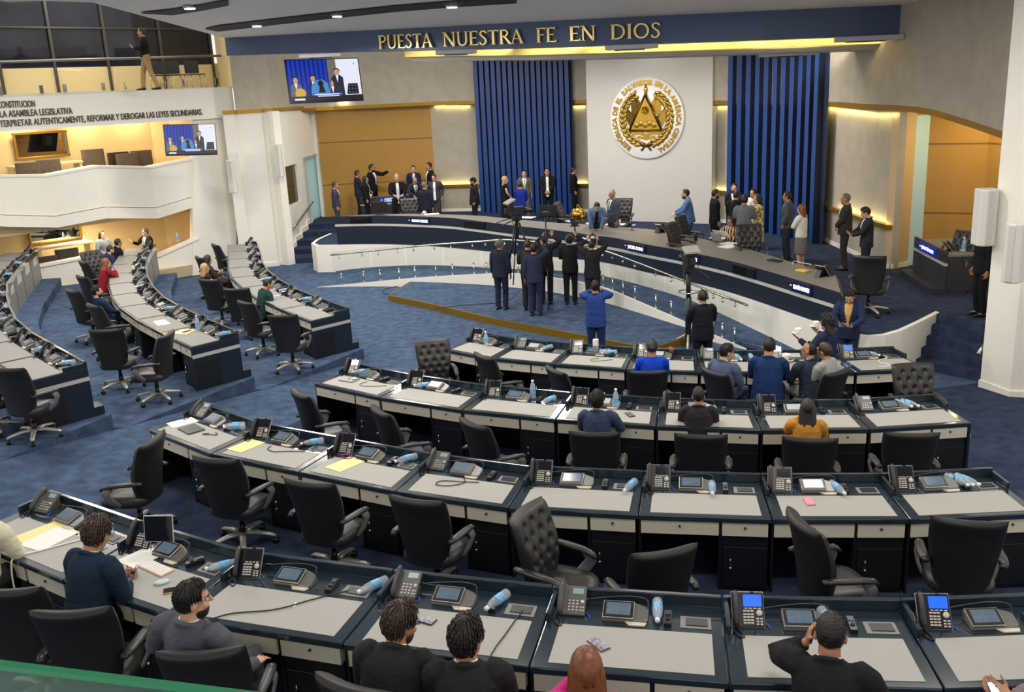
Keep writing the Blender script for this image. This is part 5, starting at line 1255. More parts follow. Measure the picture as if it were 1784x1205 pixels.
for px, py, d, lb in ((80, 447, .9, 'dark tufted chair half hidden at the left of the lower box'), (116, 433, 1.0, 'dark tufted chair in the lower box below the mirror')):
    tuft_seat(px, py, 38, d, lb, LBX, mat('dark_leather_tuft', (54, 48, 46), .5), ra+PI)
wood = mat('cream_table', (226, 206, 160), .5)
def box_table(px0, px1, py, d, zf, label):
    a, b_ = g(px0, py, d), g(px1, py, d); x = Vector((b_.x-a.x, b_.y-a.y, 0)); L_ = x.length; c_ = (a+b_)/2; h_ = a.z-zf
    o = empty('side_table', (c_.x, c_.y, zf), math.atan2(x.y, x.x), label, 'table')
    mb = MB(); mb.box((0, 0, h_-.03), (L_, .5, .06)); mb.build('tabletop', wood, o, bevel=.01)
    for s in (-1, 1): mb = MB(); mb.box((s*(L_/2-.06), 0, (h_-.06)/2), (.08, .42, h_-.06)); mb.build('leg', wood, o)
box_table(15, 140, 290, 2.0, zb_f, 'long cream table under the mirror in the middle box')
box_table(60, 158, 432, 1.9, LBX, 'long cream table under the mirror in the lower box')
def mirror(px0, px1, yt, yb, d, label):
    a, b_, c_, e_ = g(px0, yt, d), g(px1, yt-4, d), g(px1, yb-6, d), g(px0, yb, d); x = (b_-a); x.z = 0; w_ = x.length; x.normalize(); z0, z1 = min(e_.z, c_.z), (a.z+b_.z)/2
    ce = (a+b_)/2; ce.z = (z0+z1)/2; h_ = z1-z0; n_ = x.cross(Vector((0, 0, 1))); o = empty('wall_mirror', ce, 0, label, 'mirror'); o.matrix_world = frame(ce, x, -n_, (0, 0, 1))
    mb = MB(); mb.box((0, .02, 0), (w_, .02, h_)); mb.build('glass', mat('mirror', (200, 200, 195), .02, metal=1.), o)
    for cx, cz_, dx_, dz_ in ((0, h_/2, w_+.1, .06), (0, -h_/2, w_+.1, .06), (-w_/2, 0, .06, h_), (w_/2, 0, .06, h_)): mb = MB(); mb.box((cx, 0, cz_), (dx_, .06, dz_)); mb.build('frame_bar', gold_flat, o, bevel=.01)
mirror(23, 113, 233, 276, 2.5, 'gold framed mirror on the back wall of the middle box')
mirror(48, 138, 392, 420, 2.5, 'gold framed mirror on the back wall of the lower box')
for k, (px, py) in enumerate(((155, 224), (236, 219), (40, 230))):
    p = g(px, py, 2.2); o = empty('downlight', (p.x, p.y, gz-.3), 0, 'warm downlight over the middle box, ' + ('left of two near the television', 'nearest the television', 'above the mirror')[k], 'lamp')
    mb = MB(); mb.lathe([(.001, 0), (.09, 0), (.1, .04), (.001, .04)], n=14); mb.build('ring', gold_flat, o); mb = MB(); mb.lathe([(.001, -.01), (.07, -.01), (.07, 0), (.001, 0)], n=14); mb.build('lens', ledy, o)
    lamp('box_lamp_fill', (p.x, p.y, gz-.36), .3, 26, (1, .8, .5))
lamp('box_lamp_fill', g(120, 285, 1.2)+Vector((0, 0, .9)), 1.5, 30, (1, .84, .6)); p = g(170, 400, 1.4); lamp('lower_box_fill', (p.x, p.y, bxz-.25), 2.2, 60, (1, .82, .55), sy=.6)  # broad lights added without fittings to brighten the side boxes
p = g(150, 120, 1.8); lamp('gallery_lamp', (p.x, p.y, gz+2.9), 2.5, 70, (1, .9, .7))
# ---- lamps of the dais: cove, wall washers, added unseen fill behind the beam
for i in range(2, nb-2):
    a, b_ = Vector((*off([beam[i]], .75, ctr)[0], bz[i]+.06)), Vector((*off([beam[i+1]], .75, ctr)[0], bz[i+1]+.06)); c_ = (a+b_)/2; x = b_-a
    l_ = lamp('cove_lamp', c_, .1, 7, (1, .84, .38), (.3, 1, 0)); l_.data.size = x.length; l_.data.size_y = .12
for px, py, dz_, e in ((610, 200, 0, 16), (705, 195, 0, 26), (1650, 215, 0, 20), (1700, 240, 0, 20)):
    q = cyl(px, 300, WC, WR-.17) if px < 900 else Vector((9.7+(px-1650)*.006, 19.6-(px-1650)*.012, 0)); lamp('wall_washer', (q.x, q.y, 4.98 if px < 900 else 4.4), .25, e, (1, .8, .42), ((0, .25, -1)))
def glow(a0, a1, z, e, up_):
    q0, q1 = a0, a1; c_ = Vector(((q0[0]+q1[0])/2, (q0[1]+q1[1])/2, z)); x = Vector((q1[0]-q0[0], q1[1]-q0[1], 0)); out_ = Vector((c_.x-WC[0], c_.y-WC[1], 0)).normalized()
    d = bpy.data.lights.new('led_strip', 'AREA'); d.shape = 'RECTANGLE'; d.size = x.length; d.size_y = .03; d.energy = e; d.color = (1, .8, .28)
    o = bpy.data.objects.new('led_strip', d); COL.objects.link(o); zz = Vector((out_.x*.55, out_.y*.55, up_)).normalized(); xx = x.normalized(); yy = (-zz).cross(xx)
    o.matrix_world = frame(c_, xx, yy, -zz)
dd_ = rad(dado, -.06)
for i in range(len(dd_)-1):
    m_ = ((dd_[i][0]+dd_[i+1][0])/2, (dd_[i][1]+dd_[i+1][1])/2); px = colpx(m_, 3)
    if not (px < 832 or 996 < px < 1028 or 1246 < px < 1268 or px > 1430): continue
    L_ = math.dist(dd_[i], dd_[i+1]); u_ = 177 if px < 1430 else 178+(px-1430)*.082
    glow(dd_[i], dd_[i+1], 1.80, 2.6*L_, 1); glow(dd_[i], dd_[i+1], zat(m_, px, u_)-.14, 2.6*L_, -1)
for x, y, z, e in ((-3.2, 29.7, 6.35, 210), (1.2, 27, 6.15, 210), (4.5, 24, 6.05, 200), (6.6, 22.4, 6.0, 150)): lamp('dais_fill', (x, y, z), 1.4, e, sy=.5)  # area lights added out of sight to brighten the dais
# ---- cameras
rig_m = mat('rig_black', (30, 30, 33), .4); rig_g = mat('rig_grey', (150, 148, 140), .5)
def camera_head(o, z, hood=True, rz=0.):
    M = Matrix.Rotation(rz, 3, 'Z'); V = lambda x, y, q: M@Vector((x, y, q))+Vector((0, 0, z))
    mb = MB(); mb.box(V(0, 0, .12), (.14, .34, .2), M=M); mb.box(V(0, -.22, .14), (.1, .12, .12), M=M); c_ = mb.build('camera_body', rig_m, o, bevel=.01)
    mb = MB(); mb.lathe([(.001, 0), (.055, 0), (.06, .16), (.075, .17), (.075, .22), (.001, .22)], V(0, .17, .12), 16, M=M@Matrix.Rotation(-PI/2, 3, 'X')); mb.build('lens', blackp, c_)
    mb = MB(); mb.box(V(.0, -.16, .36), (.3, .22, .02), M=M@Matrix.Rotation(.45, 3, 'X')); mb.box(V(0, -.16, .345), (.32, .24, .015), M=M@Matrix.Rotation(.45, 3, 'X'))
    mb.build('viewfinder_hood', rig_g if hood else rig_m, o, bevel=.004)
    mb = MB(); mb.box(V(0, -.14, .29), (.22, .1, .14), M=M); mb.build('viewfinder', rig_m, o, bevel=.01)
    mb = MB(); mb.box(V(0, 0, -.04), (.16, .2, .1), M=M); mb.lathe([(.001, -.14), (.05, -.14), (.07, -.05), (.001, -.05)], V(0, 0, 0), 14); mb.build('pan_head', rig_m, o, bevel=.008)
    mb = MB(); mb.tube([V(.08, 0, -.03), V(.2, -.3, -.1), V(.24, -.46, -.16)], .012, 6); mb.tube([V(-.08, 0, -.03), V(-.2, -.3, -.1), V(-.24, -.46, -.16)], .012, 6); mb.build('pan_handles', rig_m, o)
    mb = MB(); mb.tube([V(-.05, -.1, .2), V(-.16, -.1, .05), V(-.12, -.05, -.2), V(-.06, 0, -.35)], .008, 5); mb.tube([V(.05, -.1, .2), V(.16, -.1, 0), V(.1, -.02, -.28)], .007, 5); mb.build('cables', blackc, o)
p = at(906, 505, .52); o = empty('tripod_camera', (p.x, p.y, .52), math.radians(-20), 'broadcast camera on a tall tripod standing on the ramp behind the camera group', 'camera')
h_ = 1.72; camera_head(o, h_, True, -.9)
mb = MB(); mb.tube([(0, 0, h_-.5), (0, 0, h_-.1)], .03, 8); mb.build('column', rig_m, o)
for k in range(3):
    a = 2*PI*k/3+2.2; ca, sa = math.cos(a), math.sin(a); mb = MB()
    mb.tube([(.05*ca, .05*sa, h_-.15), (.3*ca, .3*sa, h_-.95)], .024, 6); mb.tube([(.28*ca, .28*sa, h_-.9), (.55*ca, .55*sa, .02)], .016, 6); mb.build('leg', rig_m, o)
p = at(1199, 606, 0); o = empty('pedestal_camera', (p.x, p.y, 0), math.radians(azim(p)+5), 'broadcast camera on a black pedestal column beside the man with headphones', 'camera')
h_ = 1.62; camera_head(o, h_, True, .25)
mb = MB(); mb.tube([(0, 0, .12), (0, 0, 1.02)], .06, 12); mb.tube([(0, 0, 1.0), (0, 0, 1.5)], .045, 12); mb.build('column', rig_m, o)
mb = MB(); mb.tube([(.19*math.cos(2*PI*k/20), .19*math.sin(2*PI*k/20), 1.13) for k in range(21)], .015, 6); mb.build('steering_ring', chrome, o)
for k in range(3):
    a = 2*PI*k/3+.4; mb = MB(); mb.tube([(0, 0, .3), (.4*math.cos(a), .4*math.sin(a), .05)], .025, 6); mb.build('leg', silver, o)
p = at(956, 540, STAGE); o = empty('monopod', (p.x, p.y, STAGE), 0, 'black monopod with a small camera on top held by the man looking up', 'monopod')
mb = MB(); mb.tube([(0, 0, 0), (0, 0, 1.0)], .012, 6); mb.tube([(0, 0, 1.0), (0, 0, 2.15)], .018, 8); mb.build('pole', rig_m, o)
mb = MB(); mb.box((0, 0, 2.2), (.14, .1, .09)); mb.box((.07, 0, 2.19), (.1, .02, .07)); mb.build('camera', rig_m, o, bevel=.008)
mb = MB(); 
for k in range(3): a = 2*PI*k/3; mb.tube([(0, 0, .06), (.1*math.cos(a), .1*math.sin(a), .01)], .008, 5)
mb.build('foot', rig_m, o)
cable([at(x, y, STAGE+.006) for x, y in ((758, 538), (800, 532), (860, 528), (888, 522), (900, 512), (905, 503))], .01, blackc, 'thin black cable trailing across the low blue stage')
cable([at(x, y, .008) for x, y in ((714, 498), (690, 499), (668, 505), (672, 512), (700, 510))], .012, blackc, 'black cable looping off the left corner of the stage')
# glass balustrade of the spectator gallery, right in front of the viewer
gt = mat('glass_edge_green', (44, 120, 84), .2)
A_, B_ = on(-260, 1136, .62), on(700, 1252, .74); zt_ = .0
o = empty('glass_balustrade', (A_+B_)/2, 0, 'green edged glass balustrade blurred at the bottom left corner', 'balustrade'); o0 = o.location.copy()
n_ = (B_-A_).normalized().cross(Vector((0, 0, 1))).normalized()*-.007; dn = Vector((0, 0, -.55))
mb = MB(); mb.add([p-o0 for p in (A_, B_, B_+dn, A_+dn, A_+n_, B_+n_, B_+dn+n_, A_+dn+n_)], [(3, 2, 1, 0), (4, 5, 6, 7), (0, 4, 7, 3), (1, 2, 6, 5), (2, 3, 7, 6)]); mb.build('pane', glassy('green_glass', (88, 112, 106), .42, .12), o)
mb = MB(); mb.add([p-o0 for p in (A_, B_, B_+n_, A_+n_)]+[p-o0+Vector((0, 0, .004)) for p in (A_, B_, B_+n_, A_+n_)], [(0, 1, 2, 3), (4, 5, 6, 7), (0, 1, 5, 4), (1, 2, 6, 5), (2, 3, 7, 6), (3, 0, 4, 7)]); mb.build('polished_edge', gt, o)
# ================================================================ THINGS ON THE DESKS
lcd = mat('lcd_blue', (20, 70, 200), .3, emit=(28, 96, 240), es=1.0)
lcd_g = mat('lcd_grey', (120, 140, 140), .3, emit=(150, 170, 170), es=.25)
tab_ui = mat('tablet_ui', (70, 84, 96), .12, emit=(104, 122, 138), es=.35, noise=.25, scale=18)
tab_l = mat('tablet_light', (150, 156, 156), .15, emit=(170, 178, 178), es=.45, noise=.2, scale=18)
key_m = mat('silver_keys', (206, 200, 190), .35); cord_m = mat('phone_cord', (34, 34, 36), .4); blue_c = mat('blue_lead', (40, 90, 190), .5)
conf_m = mat('conference_grey', (112, 110, 106), .35, metal=.3)
def cord(o, pts, r, m, name='cord'):
    mb = MB(); mb.tube(sm(pts, 5), r, 5); return mb.build(name, m, o)
def plate_M(t): return Matrix.Rotation(math.radians(t), 4, 'X')
def put_m(mb, M, name, m, parent, bevel=0.):
    mb.v = [tuple(M@Vector(v)) for v in mb.v]; return mb.build(name, m, parent, bevel)
def make_phone(kind):                    # 'video' tall black set, 'office' grey set
    o = empty('desk_phone', (0, 0, 0)); body = blackp if kind != 'office' else mat('phone_grey', (88, 88, 86), .45)
    if kind == 'video':
        M = plate_M(52); mb = MB(); mb.box((.0, .11, 0), (.2, .22, .022)); b = put_m(mb, M, 'body', body, o, .006)
        mb = MB(); mb.box((0, .11, -.002), (.205, .226, .012)); put_m(mb, M, 'edge_trim', silver, o, .004)
        mb = MB(); mb.box((.03, .165, .0125), (.115, .075, .002)); put_m(mb, M, 'screen', screen_off if kind == 'video' else lcd, b)
        mb = MB(); mb.box((.03, .214, .013), (.02, .012, .006)); put_m(mb, M, 'lens', screen_off, b)
        mb = MB()
        for k in range(4): mb.box((-.012+.028*k, .116, .0125), (.019, .007, .004))
        for r in range(5):
            for k in range(3): mb.box((-.022+.023*k, .10-.018*r-(.003 if r else 0), .0125), (.019, .010, .004))
        for r in range(3):
            for k in range(2): mb.box((.058+.024*k, .052-.017*r, .0125), (.016, .009, .004))
        mb.lathe([(.001, .0125), (.02, .0125), (.02, .015), (.001, .015)], (.07, .088, 0), 14); put_m(mb, M, 'keypad', key_m, b)
        mb = MB(); mb.tube([(-.078, .005, .02), (-.078, .03, .038), (-.078, .11, .044), (-.078, .19, .038), (-.078, .215, .02)], [(.022, .014), (.026, .018), (.024, .016), (.026, .018), (.022, .014)], 10, up=(1, 0, 0)); put_m(mb, M, 'handset', darkp, o)
        mb = MB(); mb.box((.0, .16, .05), (.09, .012, .12), M=Matrix.Rotation(.5, 3, 'X')); mb.box((0, .1, .004), (.12, .16, .006)); mb.build('stand', body, o)
    else:
        M = plate_M(34); mb = MB(); mb.box((.0, .11, 0), (.19, .21, .03)); b = put_m(mb, M, 'body', body, o, .008)
        mb = MB(); mb.box((.04, .175, .0165), (.075, .04, .002)); put_m(mb, M, 'screen', lcd_g, b)
        mb = MB()
        for r in range(4):
            for k in range(3): mb.box((-.012+.026*k, .105-.022*r, .0165), (.013, .009, .004))
        for r in range(2):
            for k in range(2): mb.box((.066+.016*k, .06-.022*r, .0165), (.009, .009, .004))
        mb.lathe([(.001, .0165), (.013, .0165), (.013, .02), (.001, .02)], (.073, .1, 0), 12); put_m(mb, M, 'keypad', key_m, b)
        mb = MB(); mb.tube([(-.066, .0, .03), (-.066, .03, .046), (-.066, .11, .05), (-.066, .19, .046), (-.066, .22, .03)], [(.022, .014), (.026, .018), (.023, .015), (.026, .018), (.022, .014)], 10, up=(1, 0, 0)); put_m(mb, M, 'handset', mat('handset_grey', (70, 70, 69), .4), o)
        mb = MB(); mb.prism([(-.08, .02), (.08, .02), (.08, .17), (-.08, .17)], 0, lambda p: .004+.55*(p[1]-.02)); mb.build('stand', body, o)
    cord(o, [(-.085, .01, .02), (-.1, -.05, .012), (-.075, -.11, .008), (-.045, -.13, .008), (-.05, -.08, .008), (-.08, -.02, .012)], .006, cord_m, 'handset_cord')
    cord(o, [(.07, .05, .01), (.11, .03, .01), (.13, -.005, .006), (.125, -.02, .004)], .004, blue_c, 'blue_lead')
    return o
def make_conf(ui):
    o = empty('conference_unit', (0, 0, 0))
    mb = MB(); mb.prism([(-.15, -.07), (.13, -.07), (.15, -.055), (.15, .04), (.06, .075), (-.15, .075)], 0, lambda p: .02+.32*(p[1]+.07)); b = mb.build('base', conf_m, o, bevel=.005)
    M = Matrix.Translation((-.045, 0, .045))@plate_M(19)
    mb = MB(); mb.box((0, 0, .012), (.2, .135, .014)); t = put_m(mb, M, 'tablet', blackp, o, .005)
    mb = MB(); mb.box((0, 0, .01), (.206, .141, .012)); put_m(mb, M, 'tablet_rim', silver, t, .004)
    mb = MB(); mb.box((0, .002, .0195), (.158, .1, .001)); put_m(mb, M, 'screen', ui, t)
    mb = MB(); mb.prism([(.03, -.11), (.13, -.11), (.145, -.07), (.0, -.07)], .002, .014); mb.build('card_tray', mat('tray_cream', (206, 196, 176), .4), o, bevel=.003)
    mb = MB(); mb.tube(sm([(.135, .03, .04), (.148, .045, .08), (.12, .08, .10), (.0, .11, .09), (-.16, .11, .07), (-.26, .10, .055)], 5), .0042, 6); g_ = mb.build('gooseneck', darkp, o)
    mb = MB(); mb.tube([(-.25, .10, .056), (-.27, .1, .053), (-.315, .098, .048)], [.006, .012, .011], 8); mb.build('microphone', blackp, g_)
    return o
def make_pad():
    o = empty('voting_remote', (0, 0, 0)); mb = MB(); mb.prism([(-.024, -.07), (.024, -.07), (.024, .07), (-.024, .07)], 0, lambda p: .03+.1*(p[1]+.07)); b = mb.build('case', blackp, o, bevel=.004)
    mb = MB(); mb.lathe([(.001, 0), (.015, 0), (.014, .006), (.001, .006)], (0, -.02, .035), 12, M=plate_M(6).to_3x3()); mb.build('button', mat('button_dark', (10, 10, 12), .2), b)
    mb = MB(); mb.box((0, .035, .0435), (.034, .04, .002), M=plate_M(6).to_3x3()); mb.build('face_plate', darkp, b)
    return o
pet = glassy('clear_plastic', (226, 238, 250), .34, .05); label_b = mat('bottle_label', (112, 176, 232), .35, noise=.45, scale=90); capm = mat('bottle_cap', (238, 240, 242), .4)
def make_bottle():                       # upright, origin at the base
    o = empty('water_bottle', (0, 0, 0))
    mb = MB(); mb.lathe([(.001, 0), (.028, .0), (.033, .006), (.033, .05), (.031, .055), (.033, .06), (.033, .13), (.031, .135), (.032, .15), (.024, .185), (.013, .205), (.0125, .218)], n=16); mb.build('body', pet, o)
    mb = MB(); mb.lathe([(.0338, .062), (.0338, .128)], n=16); mb.f = mb.f[:-2]; mb.m = mb.m[:-2]; mb.s = mb.s[:-2]; mb.build('label', label_b, o)
    mb = MB(); mb.lathe([(.001, .212), (.0155, .212), (.0155, .232), (.001, .233)], n=12); mb.build('cap', capm, o)
    return o
PROTO = {'video': make_phone('video'), 'office': make_phone('office'), 'conf': make_conf(tab_ui), 'conf_l': make_conf(tab_l), 'pad': make_pad(), 'bottle': make_bottle()}
CATS = {'video': 'telephone', 'office': 'telephone', 'conf': 'conference terminal', 'conf_l': 'conference terminal', 'pad': 'remote control', 'bottle': 'bottle'}
GRP = {'video': 'desk phones', 'office': 'desk phones', 'conf': 'conference terminals', 'conf_l': 'conference terminals', 'pad': 'voting remotes', 'bottle': 'water bottles'}
_first = set()
def place(kind, loc, rz, label, s=1.12, lie=False):
    p = PROTO[kind]
    if kind not in _first:
        _first.add(kind); r = p; r.location = loc; r.rotation_euler = (0, 0, rz); r.scale = (s,)*3; tag(r, label, CATS[kind], GRP[kind])
    else: r = dup(p, loc, rz, label, CATS[kind], GRP[kind], scale=s)
    if lie:                              # lying on its side, cap towards the user, rz = heading of the cap
        r.rotation_euler = (Matrix.Rotation(rz, 3, 'Z')@Matrix.Rotation(PI/2, 3, 'X')).to_euler(); r.location = Vector(loc)+Vector((0, 0, .034*s))+Matrix.Rotation(rz, 3, 'Z')@Vector((0, .11*s, 0))
    return r
SHORT = {1: 'nearest row', 2: 'second row', 3: 'third row', 4: 'stage row'}
def D(k, i): return '%s desk from left, %s' % (ORD[i], SHORT[k])
PH = {1: 'ovvoovvv', 2: 'ovvovvvv', 3: 'vvvvvvo', 4: 'vovvovv'}
# (row, desk): list of bottles (u, v, heading deg, 'l' lying or 's' standing)
BOT = {(1, 0): [(.72, .74, 45)], (1, 1): [(.93, .76, 40)], (1, 2): [(.93, .78, 30)], (1, 3): [(.70, .76, 20)], (1, 4): [(.63, .8, -3)], (1, 5): [(.57, .76, -12)],
       (2, 0): [(.72, .78, 45), (.76, .74, 50)], (2, 1): [(.74, .8, 40)], (2, 2): [(.80, .82, 30)], (2, 4): [(.90, .66, 18)], (2, 5): [(.58, .66, 0)], (2, 6): [(.60, .7, -16)], (2, 7): [(.62, .8, -25), (.66, .8, -27), (.71, .8, -28)],
       (3, 0): [(.26, .8, 55)], (3, 1): [(.26, .72, 50)], (3, 2): [(.60, .80, 's'), (.80, .70, 20)], (3, 3): [(.55, .66, 's')], (3, 4): [(.58, .62, 0)], (3, 5): [(.55, .72, -14)], (3, 6): [(.58, .8, -24), (.65, .8, -26)],
       (4, 0): [(.52, .55, 's')], (4, 1): [(.62, .76, 20)], (4, 2): [(.65, .76, 60), (.55, .78, 50)], (4, 4): [(.60, .72, -20), (.80, .74, -10)], (4, 5): [(.62, .7, -25)], (4, 6): [(.55, .78, -40)]}
for k in (1, 2, 3, 4):
    for i in range(len(ROWF[k])-1):
        rz = drz((k, i)); d_ = D(k, i); sc = {1: 1.08, 2: 1.12, 3: 1.12, 4: 1.12}[k]
        if not (k == 1 and i == 6 and False):
            kd = 'video' if PH[k][i] == 'v' else 'office'
            ph = place(kd, dpt((k, i), .135, .70), rz+(.18 if i < 3 else 0)-(.12 if i > 5 else 0), ('black video phone' if kd == 'video' else 'grey office phone')+' on '+d_, sc)
            if (k, i) in ((1, 5), (1, 6), (4, 6)):
                for ch in ph.children:
                    for c2 in ch.children:
                        if c2.name.startswith('screen'): c2.data = c2.data.copy(); c2.data.materials.clear(); c2.data.materials.append(lcd); c2['label'] = 'bright blue screen'
        place('conf_l' if k in (3, 4) and i % 2 else 'conf', dpt((k, i), .45, .74), rz, 'conference terminal with tablet and gooseneck microphone on '+d_, sc)
        if (k, i) not in ((4, 3),): place('pad', dpt((k, i), .69 if i < 6 else .66, .72), rz-(.5 if i < 2 else 0), 'small black voting remote on '+d_, 1.1)
        for j, (u, v, h) in enumerate(BOT.get((k, i), ())):
            lb = ('standing' if h == 's' else 'lying')+' water bottle'+((', ', ', middle one, ', ', right one, ')[j] if len(BOT[(k, i)]) > 2 else (', ', ', second one, ')[j] if len(BOT[(k, i)]) > 1 else ' ')+'on '+d_
            lb = lb.replace('bottle, on', 'bottle, first one, on')
            if h == 's': place('bottle', dpt((k, i), u, v), 0, lb, 1.15)
            else: place('bottle', dpt((k, i), u, v), rz-math.radians(h), lb, 1.15, True)
LS = {3: 'left front row', 2: 'left middle row', 1: 'left rear row'}
for k in (3, 2, 1):
    for i in range(LN[k]):
        rz = drz(('L%d' % k, i)); d_ = '%s desk from the aisle, %s' % (ORD[i], LS[k])
        place('video' if (i+k) % 3 else 'office', dpt(('L%d' % k, i), .14, .70), rz, 'phone on '+d_, 1.1)
        place('conf', dpt(('L%d' % k, i), .45, .74), rz, 'conference terminal on '+d_, 1.1)
        place('pad', dpt(('L%d' % k, i), .68, .72), rz, 'voting remote on '+d_, 1.1)
        if (i*7+k*3) % 4 != 1: place('bottle', dpt(('L%d' % k, i), .62+.1*((i+k) % 3), .8), rz-.3, 'lying water bottle on '+d_, 1.15, True)
place('bottle', dpt(('L2', 0), .28, .6), 0, 'water bottle standing on the aisle end desk of the left middle row', 1.2)
place('bottle', g(148, 427, 1.8), 0, 'small bottle standing on the cream table of the lower side box', 1.2)
place('bottle', g(310, 421, .1), 0, 'bottle standing on the white parapet end by the left wall', 1.2)
place('bottle', jt(.62, .05), 0, 'water bottle on the right hand dais desk', 1.2)
dup(PROTO['video'], jt(.5, -.15), rz_+PI, 'black phone on the right hand dais desk', 'telephone')
dup(PROTO['video'], ct(1438, 480), math.radians(120), 'black phone at the right end of the long counter', 'telephone', scale=1.2)
dup(PROTO['video'], ct(1155, 404), math.radians(120), 'black phone left of the leaned on chair on the counter', 'telephone', scale=1.2)
place('bottle', Vector((c5.x, c5.y, DAIS+.765))+Vector((math.cos(rz2), math.sin(rz2), 0))*.75, 0, 'bottle in front of the bald man on the small left desk', 1.3)
# papers, envelopes, laptops, phones and cables on the desks
def sheet(key, u, v, w, d, rz, m, name, label, cat, t=.004):
    return box_thing(name, dpt(key, u, v, .005), (w, d, t), m, label, cat, drz(key)+rz, 0)
sheet((2, 0), .14, .45, .24, .33, -.15, paper, 'document', 'white printed sheet under the phone on the left end desk, second row', 'paper')
laptop(dpt((2, 0), .38, .36, .005), drz((2, 0))-.1, 'closed dark grey laptop on the left end desk, second row', False, mat('laptop_slate', (74, 80, 80), .35, metal=.4), .95)
sheet((2, 1), .17, .40, .25, .36, -.1, manila, 'envelope', 'yellow envelope on the second desk of the second row', 'envelope')
sheet((2, 2), .30, .42, .25, .36, -.18, manila, 'envelope', 'yellow envelope below the terminal on the third desk, second row', 'envelope')
laptop(dpt((3, 0), .30, .42, .005), drz((3, 0))+.1, 'closed thin laptop with a white puck on the left end desk, third row', False, mat('laptop_silver', (150, 148, 140), .35, metal=.4), .8)
lathe_thing('puck', dpt((3, 0), .36, .46, .025), [(.001, 0), (.035, 0), (.035, .018), (.001, .02)], china, 'small white puck on the closed laptop, third row', 'puck')
def flat_phone(key, u, v, rz, back, label, lit=None):
    p = dpt(key, u, v, .011); d = Matrix.Rotation(drz(key)+rz, 3, 'Z'); smartphone(p, d@Vector((1, 0, 0)), d@Vector((0, 1, 0)), Vector((0, 0, 1)), label, back, lit, 1.1)
marb = mat('marble_case', (150, 150, 160), .2, noise=.6, scale=40)
J1 = [('n', 0)]
# ---- every chair: anchor pixel, kind of anchor, floor height, facing
T1, T2, T3, T4 = TIER[1], TIER[2], TIER[3], TIER[4]
chair(118, 1062, 'b', T1, 28, 'black office chair behind the man in dark teal suit holding a phone, nearest row')
chair(345, 1133, 'b', T1, 20, 'black office chair whose back holds the man in grey suit turned aside')
chair(610, 1192, 'b', T1, 40, 'black office chair cut off by the frame left of the two men in black')
chair(2, 1025, 'b', T1, 35, 'black office chair of the person in cream jacket at the left edge')
chair(268, 762, 'b', T2, -60, 'black office chair turned away from the left end desk of the second row')
chair(372, 797, 'b', T2, 38, 'empty black chair at the yellow envelope desk, plain back to camera')
chair(535, 838, 'b', T2, 36, 'empty black chair behind the third desk of the second row')
chair(722, 868, 'b', T2, 30, 'empty black chair fourth from left in the second row, star base showing')
chair(912, 885, 'b', T2, 120, 'tufted black chair swung round to show buttons and seat, second row middle')
chair(1160, 957, 'b', T2, -24, 'low turned black chair with plain slanted back, right of the tufted one')
chair(1395, 905, 'b', T2, 62, 'black chair seen from its side right of the pink phone desk')
chair(1690, 905, 'b', T2, -10, 'black chair with plain back at the right end of the second row')
chair(520, 683, 'b', T3, 68, 'tufted black chair standing free at the left end of the third row')
chair(660, 713, 'b', T3, 68, 'tufted black chair seen edge on behind the first desks of the third row')
chair(822, 735, 'b', T3, 55, 'black chair with rounded back at the third desk of the third row')
chair(1035, 752, 'b', T3, 5, 'black chair under the seated man in slate blue suit, third row')
chair(1221, 756, 'b', T3, 0, 'black chair under the seated man in charcoal jacket, third row')
chair(1412, 762, 'b', T3, -5, 'black chair under the long haired woman in mustard blouse')
chair(1590, 753, 'b', T3, -14, 'empty black chair at the right end of the third row')
chair(752, 592, 'b', T4, 172, 'tufted black chair facing the camera at the left end of the stage row')
chair(840, 618, 'b', T4, 60, 'tufted black chair behind the second desk of the stage row')
chair(965, 642, 'b', T4, 62, 'black chair with side turned at the third desk of the stage row')
chair(1128, 645, 'b', T4, -2, 'black chair of the person in bright blue jacket')
chair(1242, 645, 'b', T4, 50, 'black chair under the man in grey blue suit reading a phone')
chair(1462, 645, 'b', T4, -55, 'black chair right of the man in checked navy jacket')
chair(1588, 632, 'b', T4, 158, 'tufted black chair facing the camera at the right end of the stage row')
# left block
Z3, Z2, Z1 = TIER[3], TIER[2], TIER[1]
chair(490, 548, 'b', Z3, 22, 'black chair with full back nearest the aisle, left block front row')
chair(425, 525, 'b', Z3, 60, 'black chair of the man in green jacket, left block front row')
chair(410, 502, 'b', Z3, 22, 'black chair between green jacket man and blonde woman, left block front row')
chair(362, 486, 'b', Z3, 40, 'black chair under the blonde woman, left block front row')
chair(345, 447, 'b', Z3, 75, 'black chair under the dark haired woman in olive top')
chair(373, 425, 'b', Z3, 75, 'black chair farthest along the left block front row')
chair(182, 573, 'b', Z2, 25, 'black chair turned back to camera at the aisle end, left block middle row')
chair(292, 580, 'b', Z2, -65, 'black chair facing left beside the desk end, left block middle row')
chair(160, 530, 'b', Z2, 68, 'black chair under the bearded man in navy suit, left block middle row')
chair(124, 505, 'b', Z2, 65, 'tall black chair second behind the bearded man, left block middle row')
chair(140, 480, 'b', Z2, 70, 'black chair of the woman in red, left block middle row')
chair(143, 455, 'b', Z2, 75, 'black chair under the man in blue leaning on the desk, left block middle row')
chair(155, 437, 'b', Z2, 150, 'tufted black chair near the far end of the left block middle row')
chair(8, 640, 'b', Z1, 45, 'black chair cut off by the left edge, left block rear row')
chair(-5, 745, 'f', Z1, 30, 'chair base cut off at the left edge, left block rear row')
